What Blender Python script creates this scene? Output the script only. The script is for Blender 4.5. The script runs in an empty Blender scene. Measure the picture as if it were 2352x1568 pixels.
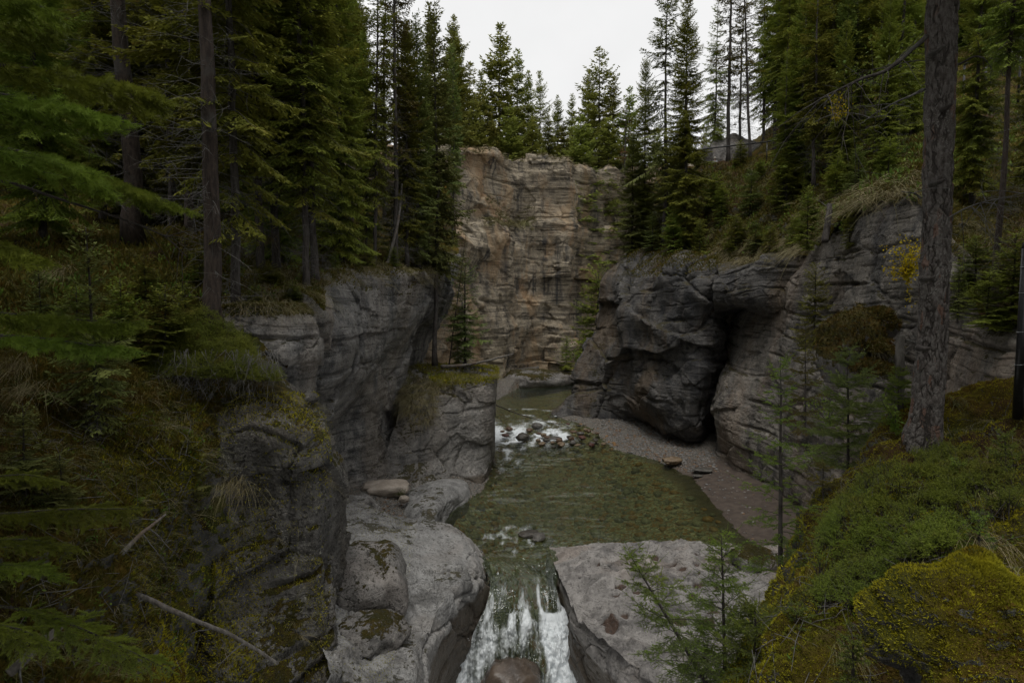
import bpy, math, random
import numpy as np
from mathutils import Vector, Matrix
SC = bpy.context.scene
COL = SC.collection
RNG = np.random.default_rng(7)
R = math.radians
F, PITCH, EYE = 1307.0, R(3.7), 9.0      # focal length in units of a 2352 wide frame, tilt down, eye height over the pool
CP, SP = math.cos(PITCH), math.sin(PITCH)

def at(u, v, Y):
    """the point that stands Y metres ahead of the viewpoint along a sight line"""
    a, b = (u - 1176) / F, (784 - v) / F
    t = Y / (CP + b * SP)
    return np.array((a * t, Y, EYE + (b * CP - SP) * t))

def onz(u, v, z):
    """the point of a level plane at height z on a sight line"""
    a, b = (u - 1176) / F, (784 - v) / F
    t = (z - EYE) / (b * CP - SP)
    return np.array((a * t, (CP + b * SP) * t, z))

# ------------------------------------------------------------------ noise
_G = np.array([(1,1,0),(-1,1,0),(1,-1,0),(-1,-1,0),(1,0,1),(-1,0,1),(1,0,-1),(-1,0,-1),
               (0,1,1),(0,-1,1),(0,1,-1),(0,-1,-1),(1,1,0),(-1,1,0),(0,-1,1),(0,-1,-1)], float)
def _hash(ix, iy, iz, s):
    n = (ix.astype(np.uint32) * np.uint32(73856093)) ^ (iy.astype(np.uint32) * np.uint32(19349663)) \
        ^ (iz.astype(np.uint32) * np.uint32(83492791)) ^ np.uint32((s * 2654435761 + 12345) & 0xffffffff)
    n ^= n >> np.uint32(16); n *= np.uint32(0x7feb352d); n ^= n >> np.uint32(15)
    n *= np.uint32(0x846ca68b); n ^= n >> np.uint32(16)
    return n
def noise(p, s=0):
    i = np.floor(p).astype(np.int64); f = p - i
    w = f * f * f * (f * (f * 6 - 15) + 10)
    out = np.zeros(len(p))
    for dx in (0, 1):
        wx = w[:, 0] if dx else 1 - w[:, 0]
        for dy in (0, 1):
            wy = w[:, 1] if dy else 1 - w[:, 1]
            for dz in (0, 1):
                wz = w[:, 2] if dz else 1 - w[:, 2]
                g = _G[_hash(i[:, 0] + dx, i[:, 1] + dy, i[:, 2] + dz, s) & np.uint32(15)]
                out += wx * wy * wz * (g[:, 0] * (f[:, 0] - dx) + g[:, 1] * (f[:, 1] - dy) + g[:, 2] * (f[:, 2] - dz))
    return out
def fbm(p, oct=4, s=0, gain=.5, ridge=False):
    o, a, q = np.zeros(len(p)), 1.0, np.array(p, float)
    for k in range(oct):
        n = noise(q, s + k)
        o += a * ((1 - 2.2 * np.abs(n)) if ridge else n)
        a *= gain; q = q * 2.03 + 17.3
    return o
def cells(p, s=0, jit=.85, off=False):
    i = np.floor(p).astype(np.int64)
    f1 = np.full(len(p), 9.0); f2 = f1.copy(); hid = np.zeros(len(p)); loc = np.zeros((len(p), 3)); dirs = np.zeros((len(p), 3))
    for dx in (-1, 0, 1):
        for dy in (-1, 0, 1):
            for dz in (-1, 0, 1):
                c = i + (dx, dy, dz)
                h = _hash(c[:, 0], c[:, 1], c[:, 2], s)
                q = np.stack([(h & np.uint32(1023)) / 1023., ((h >> np.uint32(10)) & np.uint32(1023)) / 1023.,
                              ((h >> np.uint32(20)) & np.uint32(1023)) / 1023.], 1)
                e = p - (c + .5 + (q - .5) * jit)
                d = np.sqrt((e ** 2).sum(1))
                near = d < f1
                f2 = np.where(near, f1, np.minimum(f2, d))
                hid = np.where(near, q[:, 0], hid); f1 = np.where(near, d, f1)
                if off:
                    loc = np.where(near[:, None], e, loc)
                    dirs = np.where(near[:, None], np.stack([q[:, 1], q[:, 2], (q[:, 0] * 7.3 + q[:, 1] * 3.1) % 1], 1) - .5, dirs)
    return (f1, f2, hid, (loc * dirs).sum(1)) if off else (f1, f2, hid)
def sstep(a, b, x):
    t = np.clip((x - a) / (b - a), 0, 1)
    return t * t * (3 - 2 * t)

# ------------------------------------------------------------------ meshes and tags
def mesh_np(name, V, faces, mat=None, smooth=True, attrs=None):
    """faces: list of (n,3) / (n,4) int arrays"""
    me = bpy.data.meshes.new(name)
    V = np.ascontiguousarray(V, np.float32)
    if not isinstance(faces, (list, tuple)): faces = [faces]
    faces = [np.asarray(f, np.int32) for f in faces if len(f)]
    loops = np.concatenate([f.ravel() for f in faces])
    tot = np.concatenate([np.full(len(f), f.shape[1], np.int32) for f in faces])
    start = np.concatenate([[0], np.cumsum(tot)[:-1]]).astype(np.int32)
    me.vertices.add(len(V)); me.vertices.foreach_set('co', V.ravel())
    me.loops.add(len(loops)); me.loops.foreach_set('vertex_index', loops)
    me.polygons.add(len(tot)); me.polygons.foreach_set('loop_start', start)
    try: me.polygons.foreach_set('loop_total', tot)
    except Exception: pass
    me.update(calc_edges=True)
    me.polygons.foreach_set('use_smooth', np.full(len(tot), smooth, bool))
    for k, a in (attrs or {}).items():
        at_ = me.attributes.new(k, 'FLOAT', 'POINT'); at_.data.foreach_set('value', np.ascontiguousarray(a, np.float32))
    if mat: me.materials.append(mat)
    return me
def link(name, me, parent=None, loc=None):
    o = bpy.data.objects.new(name, me); COL.objects.link(o)
    if parent: o.parent = parent
    if loc is not None: o.location = loc
    return o
def tag(o, label=None, cat=None, group=None, kind=None):
    for k, v in (('label', label), ('category', cat), ('group', group), ('kind', kind)):
        if v: o[k] = v
    return o
def empty(name, loc, label, cat, group=None):
    o = bpy.data.objects.new(name, None); COL.objects.link(o); o.location = loc
    o.empty_display_size = .3
    return tag(o, label, cat, group)
class Buf:
    """collects vertices and faces of many little pieces"""
    def __init__(s): s.v, s.f3, s.f4, s.n, s.a = [], [], [], 0, []
    def add(s, V, f3=None, f4=None, a=None):
        V = np.asarray(V, float).reshape(-1, 3)
        if f3 is not None and len(f3): s.f3.append(np.asarray(f3, np.int64).reshape(-1, 3) + s.n)
        if f4 is not None and len(f4): s.f4.append(np.asarray(f4, np.int64).reshape(-1, 4) + s.n)
        s.v.append(V); s.n += len(V)
        s.a.append(np.full(len(V), 0. if a is None else a) if np.ndim(a) == 0 else np.asarray(a, float))
    def mesh(s, name, mat, smooth=True):
        fs = []
        if s.f3: fs.append(np.concatenate(s.f3))
        if s.f4: fs.append(np.concatenate(s.f4))
        return mesh_np(name, np.concatenate(s.v), fs, mat, smooth, {'tint': np.concatenate(s.a)})
def tube(buf, pts, rad, sides=6, a=0., cap=True):
    pts = np.asarray(pts, float); n = len(pts); rad = np.broadcast_to(np.asarray(rad, float), (n,))
    t = np.gradient(pts, axis=0); t /= np.linalg.norm(t, axis=1)[:, None] + 1e-9
    ref = np.array((0., 0., 1.)) if abs(t[0, 2]) < .8 else np.array((1., 0., 0.))
    x = np.cross(t, ref); x /= np.linalg.norm(x, axis=1)[:, None] + 1e-9
    y = np.cross(t, x)
    th = np.arange(sides) * 2 * math.pi / sides
    V = pts[:, None] + rad[:, None, None] * (x[:, None] * np.cos(th)[None, :, None] + y[:, None] * np.sin(th)[None, :, None])
    i = np.arange(n - 1)[:, None] * sides; j = np.arange(sides)[None]; k = (j + 1) % sides
    q = np.stack([i + j, i + k, i + sides + k, i + sides + j], -1).reshape(-1, 4)
    V = V.reshape(-1, 3); f3 = None
    if cap:
        V = np.vstack([V, pts[-1:], pts[:1]]); e = (n - 1) * sides; J = np.arange(sides); K = (J + 1) % sides
        f3 = np.vstack([np.stack([e + J, e + K, np.full(sides, n * sides)], 1), np.stack([K, J, np.full(sides, n * sides + 1)], 1)])
    buf.add(V, f3, q, a)
def curve(pts, n=16):
    """smooth line through the given points"""
    p = np.asarray(pts, float); m = len(p)
    if m == 2: return p[0] + (p[1] - p[0]) * np.linspace(0, 1, n)[:, None]
    return spline(p, np.linspace(0, m - 1, n))
def spline(p, t):
    m = len(p); i = np.clip(np.floor(t).astype(int), 0, m - 2); f = (t - i)
    f = f.reshape(f.shape + (1,) * (p.ndim - 1))
    a, b = p[i], p[i + 1]
    pm = np.where((i > 0).reshape(f.shape), p[np.maximum(i - 1, 0)], 2 * a - b)
    pn = np.where((i < m - 2).reshape(f.shape), p[np.minimum(i + 2, m - 1)], 2 * b - a)
    m0, m1 = (b - pm) * .5, (pn - a) * .5
    f2, f3 = f * f, f * f * f
    return (2*f3 - 3*f2 + 1) * a + (f3 - 2*f2 + f) * m0 + (-2*f3 + 3*f2) * b + (f3 - f2) * m1
def grid_faces(nr, nc):
    i = np.arange(nr - 1)[:, None] * nc; j = np.arange(nc - 1)[None]
    return np.stack([i + j, i + j + 1, i + nc + j + 1, i + nc + j], -1).reshape(-1, 4)
def grid_normals(G):
    du = np.gradient(G, axis=1); dv = np.gradient(G, axis=0)
    n = np.cross(du, dv); n /= np.linalg.norm(n, axis=2)[..., None] + 1e-9
    return n
class Patch: pass
def patch(rows, nr, nc, disp=None, toward=(0, -1, .35)):
    """rows of control points -> smooth dense grid, pushed out along its normals by disp(points, normals)"""
    C = np.array([[at(*q) if len(q) == 3 else np.array(q[1:], float) for q in r] for r in rows])
    G = spline(C, np.linspace(0, len(C) - 1, nr))
    G = spline(G.transpose(1, 0, 2), np.linspace(0, G.shape[1] - 1, nc)).transpose(1, 0, 2)
    N = grid_normals(G)
    flip = (N * np.array(toward)).sum(2).mean() < 0
    if flip: N = -N
    P, n = G.reshape(-1, 3), N.reshape(-1, 3)
    if disp is not None:
        d = disp(P, n)
        P = P + (n * d[:, None] if d.ndim == 1 else d)
    f = grid_faces(nr, nc)
    if flip: f = f[:, ::-1]
    o = Patch(); o.V, o.f, o.nr, o.nc = P, f, nr, nc
    N2 = grid_normals(P.reshape(nr, nc, 3)); o.N = (-N2 if flip else N2).reshape(-1, 3)
    return o

def proj(P):
    """where points fall in the picture, in units of a 2352 wide frame"""
    y, z = P[:, 1], P[:, 2] - EYE
    dep = y * CP - z * SP; up = y * SP + z * CP
    dep = np.where(dep < .05, .05, dep)
    return 1176 + F * P[:, 0] / dep, 784 - F * up / dep
# ------------------------------------------------------------------ materials
class NT:
    def __init__(s, name):
        s.m = bpy.data.materials.new(name); s.m.use_nodes = True
        s.t = s.m.node_tree; s.t.nodes.clear()
        s.out = s.n('ShaderNodeOutputMaterial')
    def n(s, kind, **kw):
        nd = s.t.nodes.new(kind)
        for k, v in kw.items(): setattr(nd, k, v)
        return nd
    def l(s, a, b): s.t.links.new(a, b)
    def val(s, sock, v):
        if hasattr(v, 'is_linked') or hasattr(v, 'links'): s.l(v, sock)
        else: sock.default_value = v
    def coords(s, scale=(1, 1, 1), obj=False, loc=(0, 0, 0)):
        src = s.n('ShaderNodeTexCoord').outputs['Object'] if obj else s.n('ShaderNodeNewGeometry').outputs['Position']
        mp = s.n('ShaderNodeMapping'); mp.inputs['Scale'].default_value = scale; mp.inputs['Location'].default_value = loc
        s.l(src, mp.inputs['Vector']); return mp.outputs[0]
    def noise(s, vec, scale=1., detail=6., rough=.55, dist=0.):
        nd = s.n('ShaderNodeTexNoise'); s.l(vec, nd.inputs['Vector'])
        nd.inputs['Scale'].default_value = scale; nd.inputs['Detail'].default_value = detail
        nd.inputs['Roughness'].default_value = rough; nd.inputs['Distortion'].default_value = dist
        return nd.outputs['Fac']
    def vor(s, vec, scale=1., feature='F1', out='Distance', rnd=1.):
        nd = s.n('ShaderNodeTexVoronoi', feature=feature); s.l(vec, nd.inputs['Vector'])
        nd.inputs['Scale'].default_value = scale; nd.inputs['Randomness'].default_value = rnd
        return nd.outputs[out]
    def ramp(s, fac, a, b, ca=0., cb=1.):
        nd = s.n('ShaderNodeMapRange', interpolation_type='SMOOTHSTEP'); s.l(fac, nd.inputs[0])
        for i, v in zip((1, 2, 3, 4), (a, b, ca, cb)): nd.inputs[i].default_value = v
        return nd.outputs[0]
    def math(s, op, a, b=0., c=None):
        nd = s.n('ShaderNodeMath', operation=op); s.val(nd.inputs[0], a); s.val(nd.inputs[1], b)
        if c is not None: s.val(nd.inputs[2], c)
        return nd.outputs[0]
    def mix(s, fac, a, b, mode='MIX'):
        nd = s.n('ShaderNodeMix', data_type='RGBA', blend_type=mode)
        s.val(nd.inputs[0], fac)
        for sock, v in ((nd.inputs[6], a), (nd.inputs[7], b)):
            s.val(sock, (*v, 1) if isinstance(v, tuple) and len(v) == 3 else v)
        return nd.outputs[2]
    def bump(s, h, strength=.5, dist=.1, normal=None):
        nd = s.n('ShaderNodeBump'); nd.inputs['Strength'].default_value = strength; nd.inputs['Distance'].default_value = dist
        s.l(h, nd.inputs['Height'])
        if normal is not None: s.l(normal, nd.inputs['Normal'])
        return nd.outputs[0]
    def attr(s, name): return s.n('ShaderNodeAttribute', attribute_name=name).outputs['Fac']
    def rand(s): return s.n('ShaderNodeObjectInfo').outputs['Random']
    def nz(s):
        sp = s.n('ShaderNodeSeparateXYZ'); s.l(s.n('ShaderNodeNewGeometry').outputs['Normal'], sp.inputs[0]); return sp.outputs[2]
    def bsdf(s, col, rough=.8, normal=None, spec=.3):
        b = s.n('ShaderNodeBsdfPrincipled'); s.val(b.inputs['Base Color'], (*col, 1) if isinstance(col, tuple) else col)
        s.val(b.inputs['Roughness'], rough); s.val(b.inputs['Specular IOR Level'], spec)
        if normal is not None: s.l(normal, b.inputs['Normal'])
        s.l(b.outputs[0], s.out.inputs['Surface']); return b
MOSS_A, MOSS_B = (.115, .088, .012), (.052, .060, .010)
RMOSS_A, RMOSS_B = (.082, .060, .012), (.040, .040, .010)
def rock_mat(name, light, dark, warm=(.30, .19, .10), warm_amt=0., streak=.5, moss=.5, moss_at=.55, bands=.5, lichen=.3, rough=.82, wet=False, bump=1., wetline=None, pit=False):
    t = NT(name)
    P = t.coords()
    big = t.noise(P, .35, 3, .6); mid = t.noise(P, 1.7, 5, .65); fine = t.noise(P, 9., 4, .7)
    col = t.mix(t.ramp(mid, .38, .62), dark, light)
    col = t.mix(t.ramp(big, .38, .64), col, t.mix(t.ramp(mid, .35, .75), tuple(c * .72 for c in light), tuple(c * 1.12 for c in light)))
    # thin beds of differing tone
    Pb = t.coords((.10, .10, 2.6)); bd = t.noise(Pb, 1.3, 4, .62, .5)
    col = t.mix(t.math('MULTIPLY', t.ramp(bd, .44, .66), bands * .55), col, tuple(c * .55 for c in dark))
    col = t.mix(t.math('MULTIPLY', t.ramp(bd, .58, .36), bands * .4), col, tuple(min(1, c * 1.2) for c in light))
    Pl = t.coords((.16, .16, 5.2), loc=(1.7, .4, 2.2)); ln = t.noise(Pl, 1.2, 3, .6, .7)
    lf = t.math('MULTIPLY', t.ramp(ln, .57, .63), t.ramp(t.noise(P, .45, 2), .38, .55))
    col = t.mix(t.math('MULTIPLY', lf, bands), col, tuple(c * .35 for c in dark))
    if warm_amt:
        Pw = t.coords((.55, .55, .22), loc=(3.1, 7.7, 1.3)); w = t.noise(Pw, .55, 5, .62, .6)
        fac = t.math('MULTIPLY', t.ramp(w, .47, .62), warm_amt)
        rust = t.mix(t.ramp(big, .5, .62), warm, (warm[0] * .9, warm[1] * .74, warm[2] * .62))
        col = t.mix(fac, col, t.mix(t.ramp(mid, .3, .7), warm, rust))
    # mineral streaks running down the face
    Ps = t.coords((1., 1., .055)); st = t.noise(Ps, .9, 5, .62, .35)
    gate = t.ramp(t.noise(P, .28, 3), .40, .58)
    col = t.mix(t.math('MULTIPLY', t.math('MULTIPLY', t.ramp(st, .50, .64), gate), streak), col, (.045, .047, .052))
    col = t.mix(t.math('MULTIPLY', t.ramp(st, .42, .33), streak * .35), col, tuple(min(1, c * 1.25) for c in light))
    # joints
    Pc = t.coords((.45, .45, .75)); wv = t.n('ShaderNodeVectorMath', operation='ADD'); t.l(Pc, wv.inputs[0])
    nn = t.n('ShaderNodeTexNoise'); t.l(P, nn.inputs['Vector']); nn.inputs['Scale'].default_value = 1.1; nn.inputs['Detail'].default_value = 5
    t.l(nn.outputs['Color'], wv.inputs[1])
    crk = t.vor(wv.outputs[0], 1.0, 'DISTANCE_TO_EDGE')
    crack = t.ramp(crk, .0, .022, 1., 0.)
    crack = t.math('MULTIPLY', crack, t.ramp(t.noise(P, .8, 3), .42, .58))
    if lichen:
        lv = t.noise(P, 17., 4, .62, .4); lg = t.ramp(t.noise(P, 1.3, 3), .42, .6)
        sp = t.math('MULTIPLY', t.ramp(lv, .57, .66), lg)
        col = t.mix(t.math('MULTIPLY', sp, lichen), col, (.33, .32, .27))
        bl = t.math('MULTIPLY', t.ramp(fine, .52, .60), t.ramp(t.noise(P, .9, 3, .6), .38, .55))
        col = t.mix(t.math('MULTIPLY', bl, lichen), col, (.035, .033, .03))
    ro = rough
    if wetline is not None:       # stone that the river keeps wet is darker and browner
        sp_ = t.n('ShaderNodeSeparateXYZ'); t.l(t.n('ShaderNodeNewGeometry').outputs['Position'], sp_.inputs[0])
        wz = t.math('ADD', sp_.outputs[2], t.math('MULTIPLY', mid, .35))
        wf = t.ramp(wz, wetline + .35, wetline + .15)
        col = t.mix(t.math('MULTIPLY', wf, .85), col, (.075, .058, .040)); ro = t.math('SUBTRACT', rough, t.math('MULTIPLY', wf, .45))
    if pit:      # puddles and silt in the potholes
        pf = t.ramp(t.attr('pit'), .35, .7)
        col = t.mix(pf, col, (.085, .058, .045)); ro = t.math('SUBTRACT', ro, t.math('MULTIPLY', pf, .55))
    if moss:
        mf = t.math('ADD', t.math('MULTIPLY', t.nz(), 1.), t.math('MULTIPLY', t.math('SUBTRACT', t.noise(P, 1.1, 5, .65), .5), 2.2))
        mf = t.math('ADD', mf, t.math('MULTIPLY', t.math('SUBTRACT', t.noise(P, .3, 2, .5), .5), 1.6))
        mf = t.math('ADD', mf, t.math('MULTIPLY', t.math('SUBTRACT', t.noise(P, 5.5, 4, .7), .5), 2.0))
        mfac = t.math('MULTIPLY', t.ramp(mf, moss_at + .12, moss_at + .26), moss)
        mcol = t.mix(t.ramp(t.noise(P, 2.2, 3, .6), .35, .65), RMOSS_A, RMOSS_B)
        mcol = t.mix(t.ramp(t.noise(P, 24., 3, .6), .35, .7), t.mix(.55, mcol, (.03, .022, .006)), mcol)
        col = t.mix(mfac, col, mcol)
    gr = t.noise(P, 30., 3, .7)
    col = t.mix(t.math('MULTIPLY', t.ramp(gr, .40, .30), .55), col, tuple(c * .5 for c in dark)); col = t.mix(t.math('MULTIPLY', t.ramp(gr, .60, .72), .45), col, tuple(min(1, c * 1.35) for c in light))
    hgt = t.math('ADD', t.math('MULTIPLY', mid, .9), t.math('ADD', t.math('MULTIPLY', fine, .5), t.math('MULTIPLY', gr, .22)))
    hgt = t.math('ADD', hgt, t.math('MULTIPLY', bd, .9 * bands))
    hgt = t.math('SUBTRACT', hgt, t.math('ADD', t.math('MULTIPLY', crack, .35), t.math('MULTIPLY', lf, .45 * bands)))
    if moss: hgt = t.math('ADD', hgt, t.math('MULTIPLY', mfac, t.math('MULTIPLY', t.noise(P, 16., 4, .7), .7)))
    col = t.mix(t.math('MULTIPLY', t.ramp(fine, .46, .36), .6), col, tuple(c * .45 for c in dark)); col = t.mix(t.math('MULTIPLY', t.ramp(t.noise(P, 4.5, 4, .68), .56, .66), .4), col, tuple(min(1, c * 1.3) for c in light)) if not moss else col
    t.bsdf(col, ro, t.bump(hgt, .9, .11 * bump), .12)
    return t.m
def ground_mat(name, moss=.6, litter=(.050, .032, .018), grass=(.11, .085, .035), green=(.035, .045, .010), rock=None):
    t = NT(name); P = t.coords()
    a = t.noise(P, .8, 4, .62); b = t.noise(P, 3.1, 4, .65); c = t.noise(P, 14., 4, .7); g = t.noise(P, .33, 3, .55)
    col = t.mix(t.ramp(b, .35, .65), tuple(x * .45 for x in litter), litter)
    col = t.mix(t.math('MULTIPLY', t.ramp(a, .40, .56), .75), col, t.mix(t.ramp(c, .3, .7), green, tuple(x * 1.7 for x in green)))
    mm = t.mix(t.ramp(b, .35, .65), MOSS_A, (.125, .068, .012)); mm = t.mix(t.ramp(c, .35, .7), t.mix(.6, mm, (.02, .015, .005)), mm)
    col = t.mix(t.math('MULTIPLY', t.ramp(t.math('ADD', g, t.math('MULTIPLY', a, .5)), .66, .84), moss), col, mm)
    col = t.mix(t.math('MULTIPLY', t.ramp(t.noise(P, 1.6, 5, .6, .4), .55, .68), .5), col, grass)
    if rock:
        steep = t.math('ADD', t.nz(), t.math('MULTIPLY', t.math('SUBTRACT', a, .5), 1.1))
        col = t.mix(t.ramp(steep, .34, .22), col, t.mix(t.ramp(b, .35, .65), tuple(x * .5 for x in rock), rock))
    h = t.math('ADD', t.math('MULTIPLY', b, .7), t.math('MULTIPLY', c, .5))
    t.bsdf(col, .95, t.bump(h, .9, .12), .04)
    return t.m
def leaf_mat(name, cols, tip=None, rust=None, rust_amt=.25, trans=.25, rough=.6, obj=False, scale=1.):
    """foliage: hue varies from clump to clump and from plant to plant"""
    t = NT(name); P = t.coords((1, 1, 1), obj)
    n = t.noise(P, .9 * scale, 4, .6); m = t.noise(P, 5. * scale, 3, .6)
    col = t.mix(t.ramp(n, .34, .66), cols[0], cols[1])
    col = t.mix(t.ramp(m, .4, .7), col, cols[2])
    if tip: col = t.mix(t.math('MULTIPLY', t.attr('tint'), .8), col, tip)
    if rust:
        col = t.mix(t.math('MULTIPLY', t.ramp(t.noise(P, 1.6 * scale, 5, .65), .54, .70), rust_amt), col, rust)
    hs = t.n('ShaderNodeHueSaturation'); t.l(col, hs.inputs['Color'])
    t.l(t.math('MULTIPLY_ADD', t.rand(), .055, .470), hs.inputs['Hue'])
    t.l(t.math('MULTIPLY_ADD', t.rand(), .65, .85), hs.inputs['Value'])
    hs.inputs['Saturation'].default_value = 1.05
    b = t.bsdf(hs.outputs[0], rough, None, .10)
    if trans:
        tr = t.n('ShaderNodeBsdfTranslucent'); t.l(hs.outputs[0], tr.inputs['Color'])
        mx = t.n('ShaderNodeMixShader'); mx.inputs[0].default_value = trans
        t.l(b.outputs[0], mx.inputs[1]); t.l(tr.outputs[0], mx.inputs[2]); t.l(mx.outputs[0], t.out.inputs['Surface'])
    return t.m
def bark_mat(name, a, b, c=None, scale=1., bump=.02):
    t = NT(name); P = t.coords((6 * scale, 6 * scale, 1.3 * scale), True); Q = t.coords((1, 1, 1), True)
    n = t.noise(P, 2.2, 6, .65, .3); m = t.noise(Q, 14. * scale, 5, .65); k = t.noise(Q, 1.4 * scale, 4, .6)
    col = t.mix(t.ramp(n, .36, .64), b, a)
    if c: col = t.mix(t.math('MULTIPLY', t.ramp(k, .52, .68), .7), col, c)
    col = t.mix(t.math('MULTIPLY', t.ramp(m, .58, .7), .5), col, tuple(min(1, x * 1.6) for x in a))
    t.bsdf(col, .92, t.bump(t.math('ADD', n, t.math('MULTIPLY', m, .4)), .8, bump), .15)
    return t.m
M = {}
M['cliff_far'] = rock_mat('weathered_tan_limestone', (.43, .365, .27), (.165, .145, .118), (.42, .30, .18), .8, .85, .5, .80, .9, .25, bump=1.8)
M['cliff_left'] = rock_mat('grey_streaked_limestone', (.29, .28, .265), (.075, .077, .082), (.32, .25, .18), .26, .9, .75, .66, .5, .5)
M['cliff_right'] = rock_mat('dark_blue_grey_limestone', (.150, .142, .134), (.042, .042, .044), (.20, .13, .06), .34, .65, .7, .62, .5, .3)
M['wall_right'] = rock_mat('smooth_tan_grey_limestone', (.25, .228, .20), (.075, .072, .07), (.27, .185, .12), .30, .6, .8, .62, .6, .3)
M['pale_rock'] = rock_mat('pale_water_worn_limestone', (.34, .335, .325), (.14, .137, .132), (.36, .30, .25), .15, .10, .8, 1.05, .12, .5, bump=.9, wetline=-.1)
M['slab_rock'] = rock_mat('pitted_pale_limestone', (.33, .312, .295), (.125, .118, .114), (.33, .26, .21), .35, .06, .5, 1.28, .08, .35, bump=.8, wetline=-.35, pit=True)
M['pinnacle'] = rock_mat('grey_block_limestone', (.30, .285, .265), (.115, .11, .105), (.33, .27, .21), .2, .65, .85, .72, .35, .4, wetline=.3)
M['mossy_rock'] = rock_mat('dark_lichened_limestone', (.150, .143, .132), (.048, .046, .043), (.2, .16, .12), .2, .5, 1., .50, .25, .9)
M['floor'] = ground_mat('forest_floor_moss_and_litter')
M['bank'] = ground_mat('mossy_slope', .8, rock=(.12, .118, .11))
M['grassy'] = ground_mat('dry_grassy_slope', .45, (.075, .046, .026), (.13, .10, .05), (.045, .05, .012), rock=(.14, .135, .125))
# ------------------------------------------------------------------ the canyon
def rock(big=.5, strata=.16, block=.25, fine=.06, bs=(.5, .5, .8), seed=0, tilt=(.04, .03), layer=1.25, crack=.16, fix=None, facet=1.):
    def f(P, N):
        Wp = P + .2 * np.stack([noise(P * .7, seed + 3), noise(P * .7 + 9, seed + 4), noise(P * .7 + 21, seed + 5)], 1) \
            + .07 * np.stack([noise(P * 3.1, seed + 6), noise(P * 3.1 + 9, seed + 7), noise(P * 3.1 + 21, seed + 8)], 1)
        d = big * fbm(P * .24, 2, seed)
        zc = P[:, 2] + P[:, :2] @ np.array(tilt) + .35 * noise(P * .25, seed + 1) + .05 * noise(P * 1.5, seed + 2)
        vert = np.clip(1 - np.abs(N[:, 2]) ** 2, .1, 1)
        st = np.zeros(len(P))
        for k, (h, a) in enumerate(((layer, 1.), (layer * .37, .38), (layer * .13, .13))):
            q = zc / h + .3 * noise(P * (.2 + .3 * k), seed + 45 + k); i = np.floor(q).astype(np.int64); fr = q - i
            o = np.zeros_like(i)
            h0 = _hash(i, o, o, seed + 31 + k) / 2 ** 32; h1 = _hash(i + 1, o, o, seed + 31 + k) / 2 ** 32
            loc = sstep(-.22, .25, noise(P * (.3 + .5 * k), seed + 40 + k))
            a *= (1, .8, .5)[k]
            st += a * loc * ((h0 + (h1 - h0) * sstep(.86, 1., fr)) - .5 - .7 * np.exp(-((fr - .93) / .05) ** 2))
        d += strata * 1.7 * st * vert
        bs_ = np.array(bs)
        f1, f2, c, tl = cells(Wp * bs_, seed + 50, .9, True)
        d += block * (1.3 * (c - .5) + 1.5 * facet * tl) - crack * np.exp(-(f2 - f1) / .03) * sstep(-.15, .2, noise(P * .35, seed + 61))
        f1, f2, c, tl = cells(Wp * bs_ * 2.6 + 5, seed + 51, .9, True)
        g = sstep(-.15, .25, noise(P * .4, seed + 60))
        d += g * (block * .38 * ((c - .5) + 1.6 * facet * tl) - crack * .3 * np.exp(-(f2 - f1) / .04))
        f1, f2, c, tl = cells(Wp * bs_ * 7. + 3, seed + 52, .9, True)
        g2 = sstep(-.05, .3, noise(P * .55, seed + 63))
        d += g2 * block * .13 * ((c - .5) + 1.8 * facet * tl)
        d += fine * .55 * fbm(P * 1.6, 4, seed + 70, .55) + fine * .35 * (.3 + g2) * fbm(P * 8., 2, seed + 80)
        return d if fix is None else d * fix(P)
    return f
def soil(a=.25, b=.08, seed=0):
    return lambda P, N: a * fbm(P * .45, 4, seed) + b * fbm(P * 2.3, 4, seed + 9, .55) + b * .4 * noise(P * 9., seed + 20)
TERR = {}
def build(key, name, p, mat, label=None, cat=None, kind='structure', attrs=None):
    o = link(name, mesh_np(name, p.V, p.f, mat, True, attrs)); TERR[key] = p
    return tag(o, label, cat, None, kind)

# far wall that closes the valley: stations along its foot, in plan
def far_wall():
    st = [(-15, 36, 17), (-9, 44, 21), (-4.6, 51, 23.6), (-2.4, 55.5, 24.6), (-.3, 59, 25.2), (1.0, 63.5, 25.8), (3.4, 66, 26.2),
          (6.4, 66.6, 26), (9., 69.5, 25.8), (14.5, 72.5, 26.4), (20, 70, 26), (28, 64, 26)]
    prof = [(-2., 0.), (1., .0), (4., .3), (8., .4), (12., 1.1), (16., 1.0), (18.3, 1.5), (19., 2.9), (22., 3.2), (25., 3.3), (26.1, 3.6), (26.5, 6.), (27., 11.), (28., 20.)]
    rows = []
    for z, back in prof:
        r = []
        for i, (x, y, top) in enumerate(st):
            zz = z * top / 26.2
            bk = back * (1.1 if x < 3 else .55) if z < 25.9 else back - (0 if x < 3 else 1.2)
            nx, ny = (-.55, .83) if x < 0 else (-.1, 1.)
            r.append(('w', x + nx * bk, y + ny * bk, zz))
        rows.append(r)
    return rows
p = patch(far_wall(), 420, 560, rock(.9, .30, .40, .08, (.30, .30, .5), 11, (.02, .015), 1.7, .2, lambda P: 1 - .75 * sstep(26.0, 26.8, P[:, 2])))
build('far', 'cliff', p, M['cliff_far'], 'tall tan and grey banded cliff closing the valley beyond the pool', 'cliff')
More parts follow.
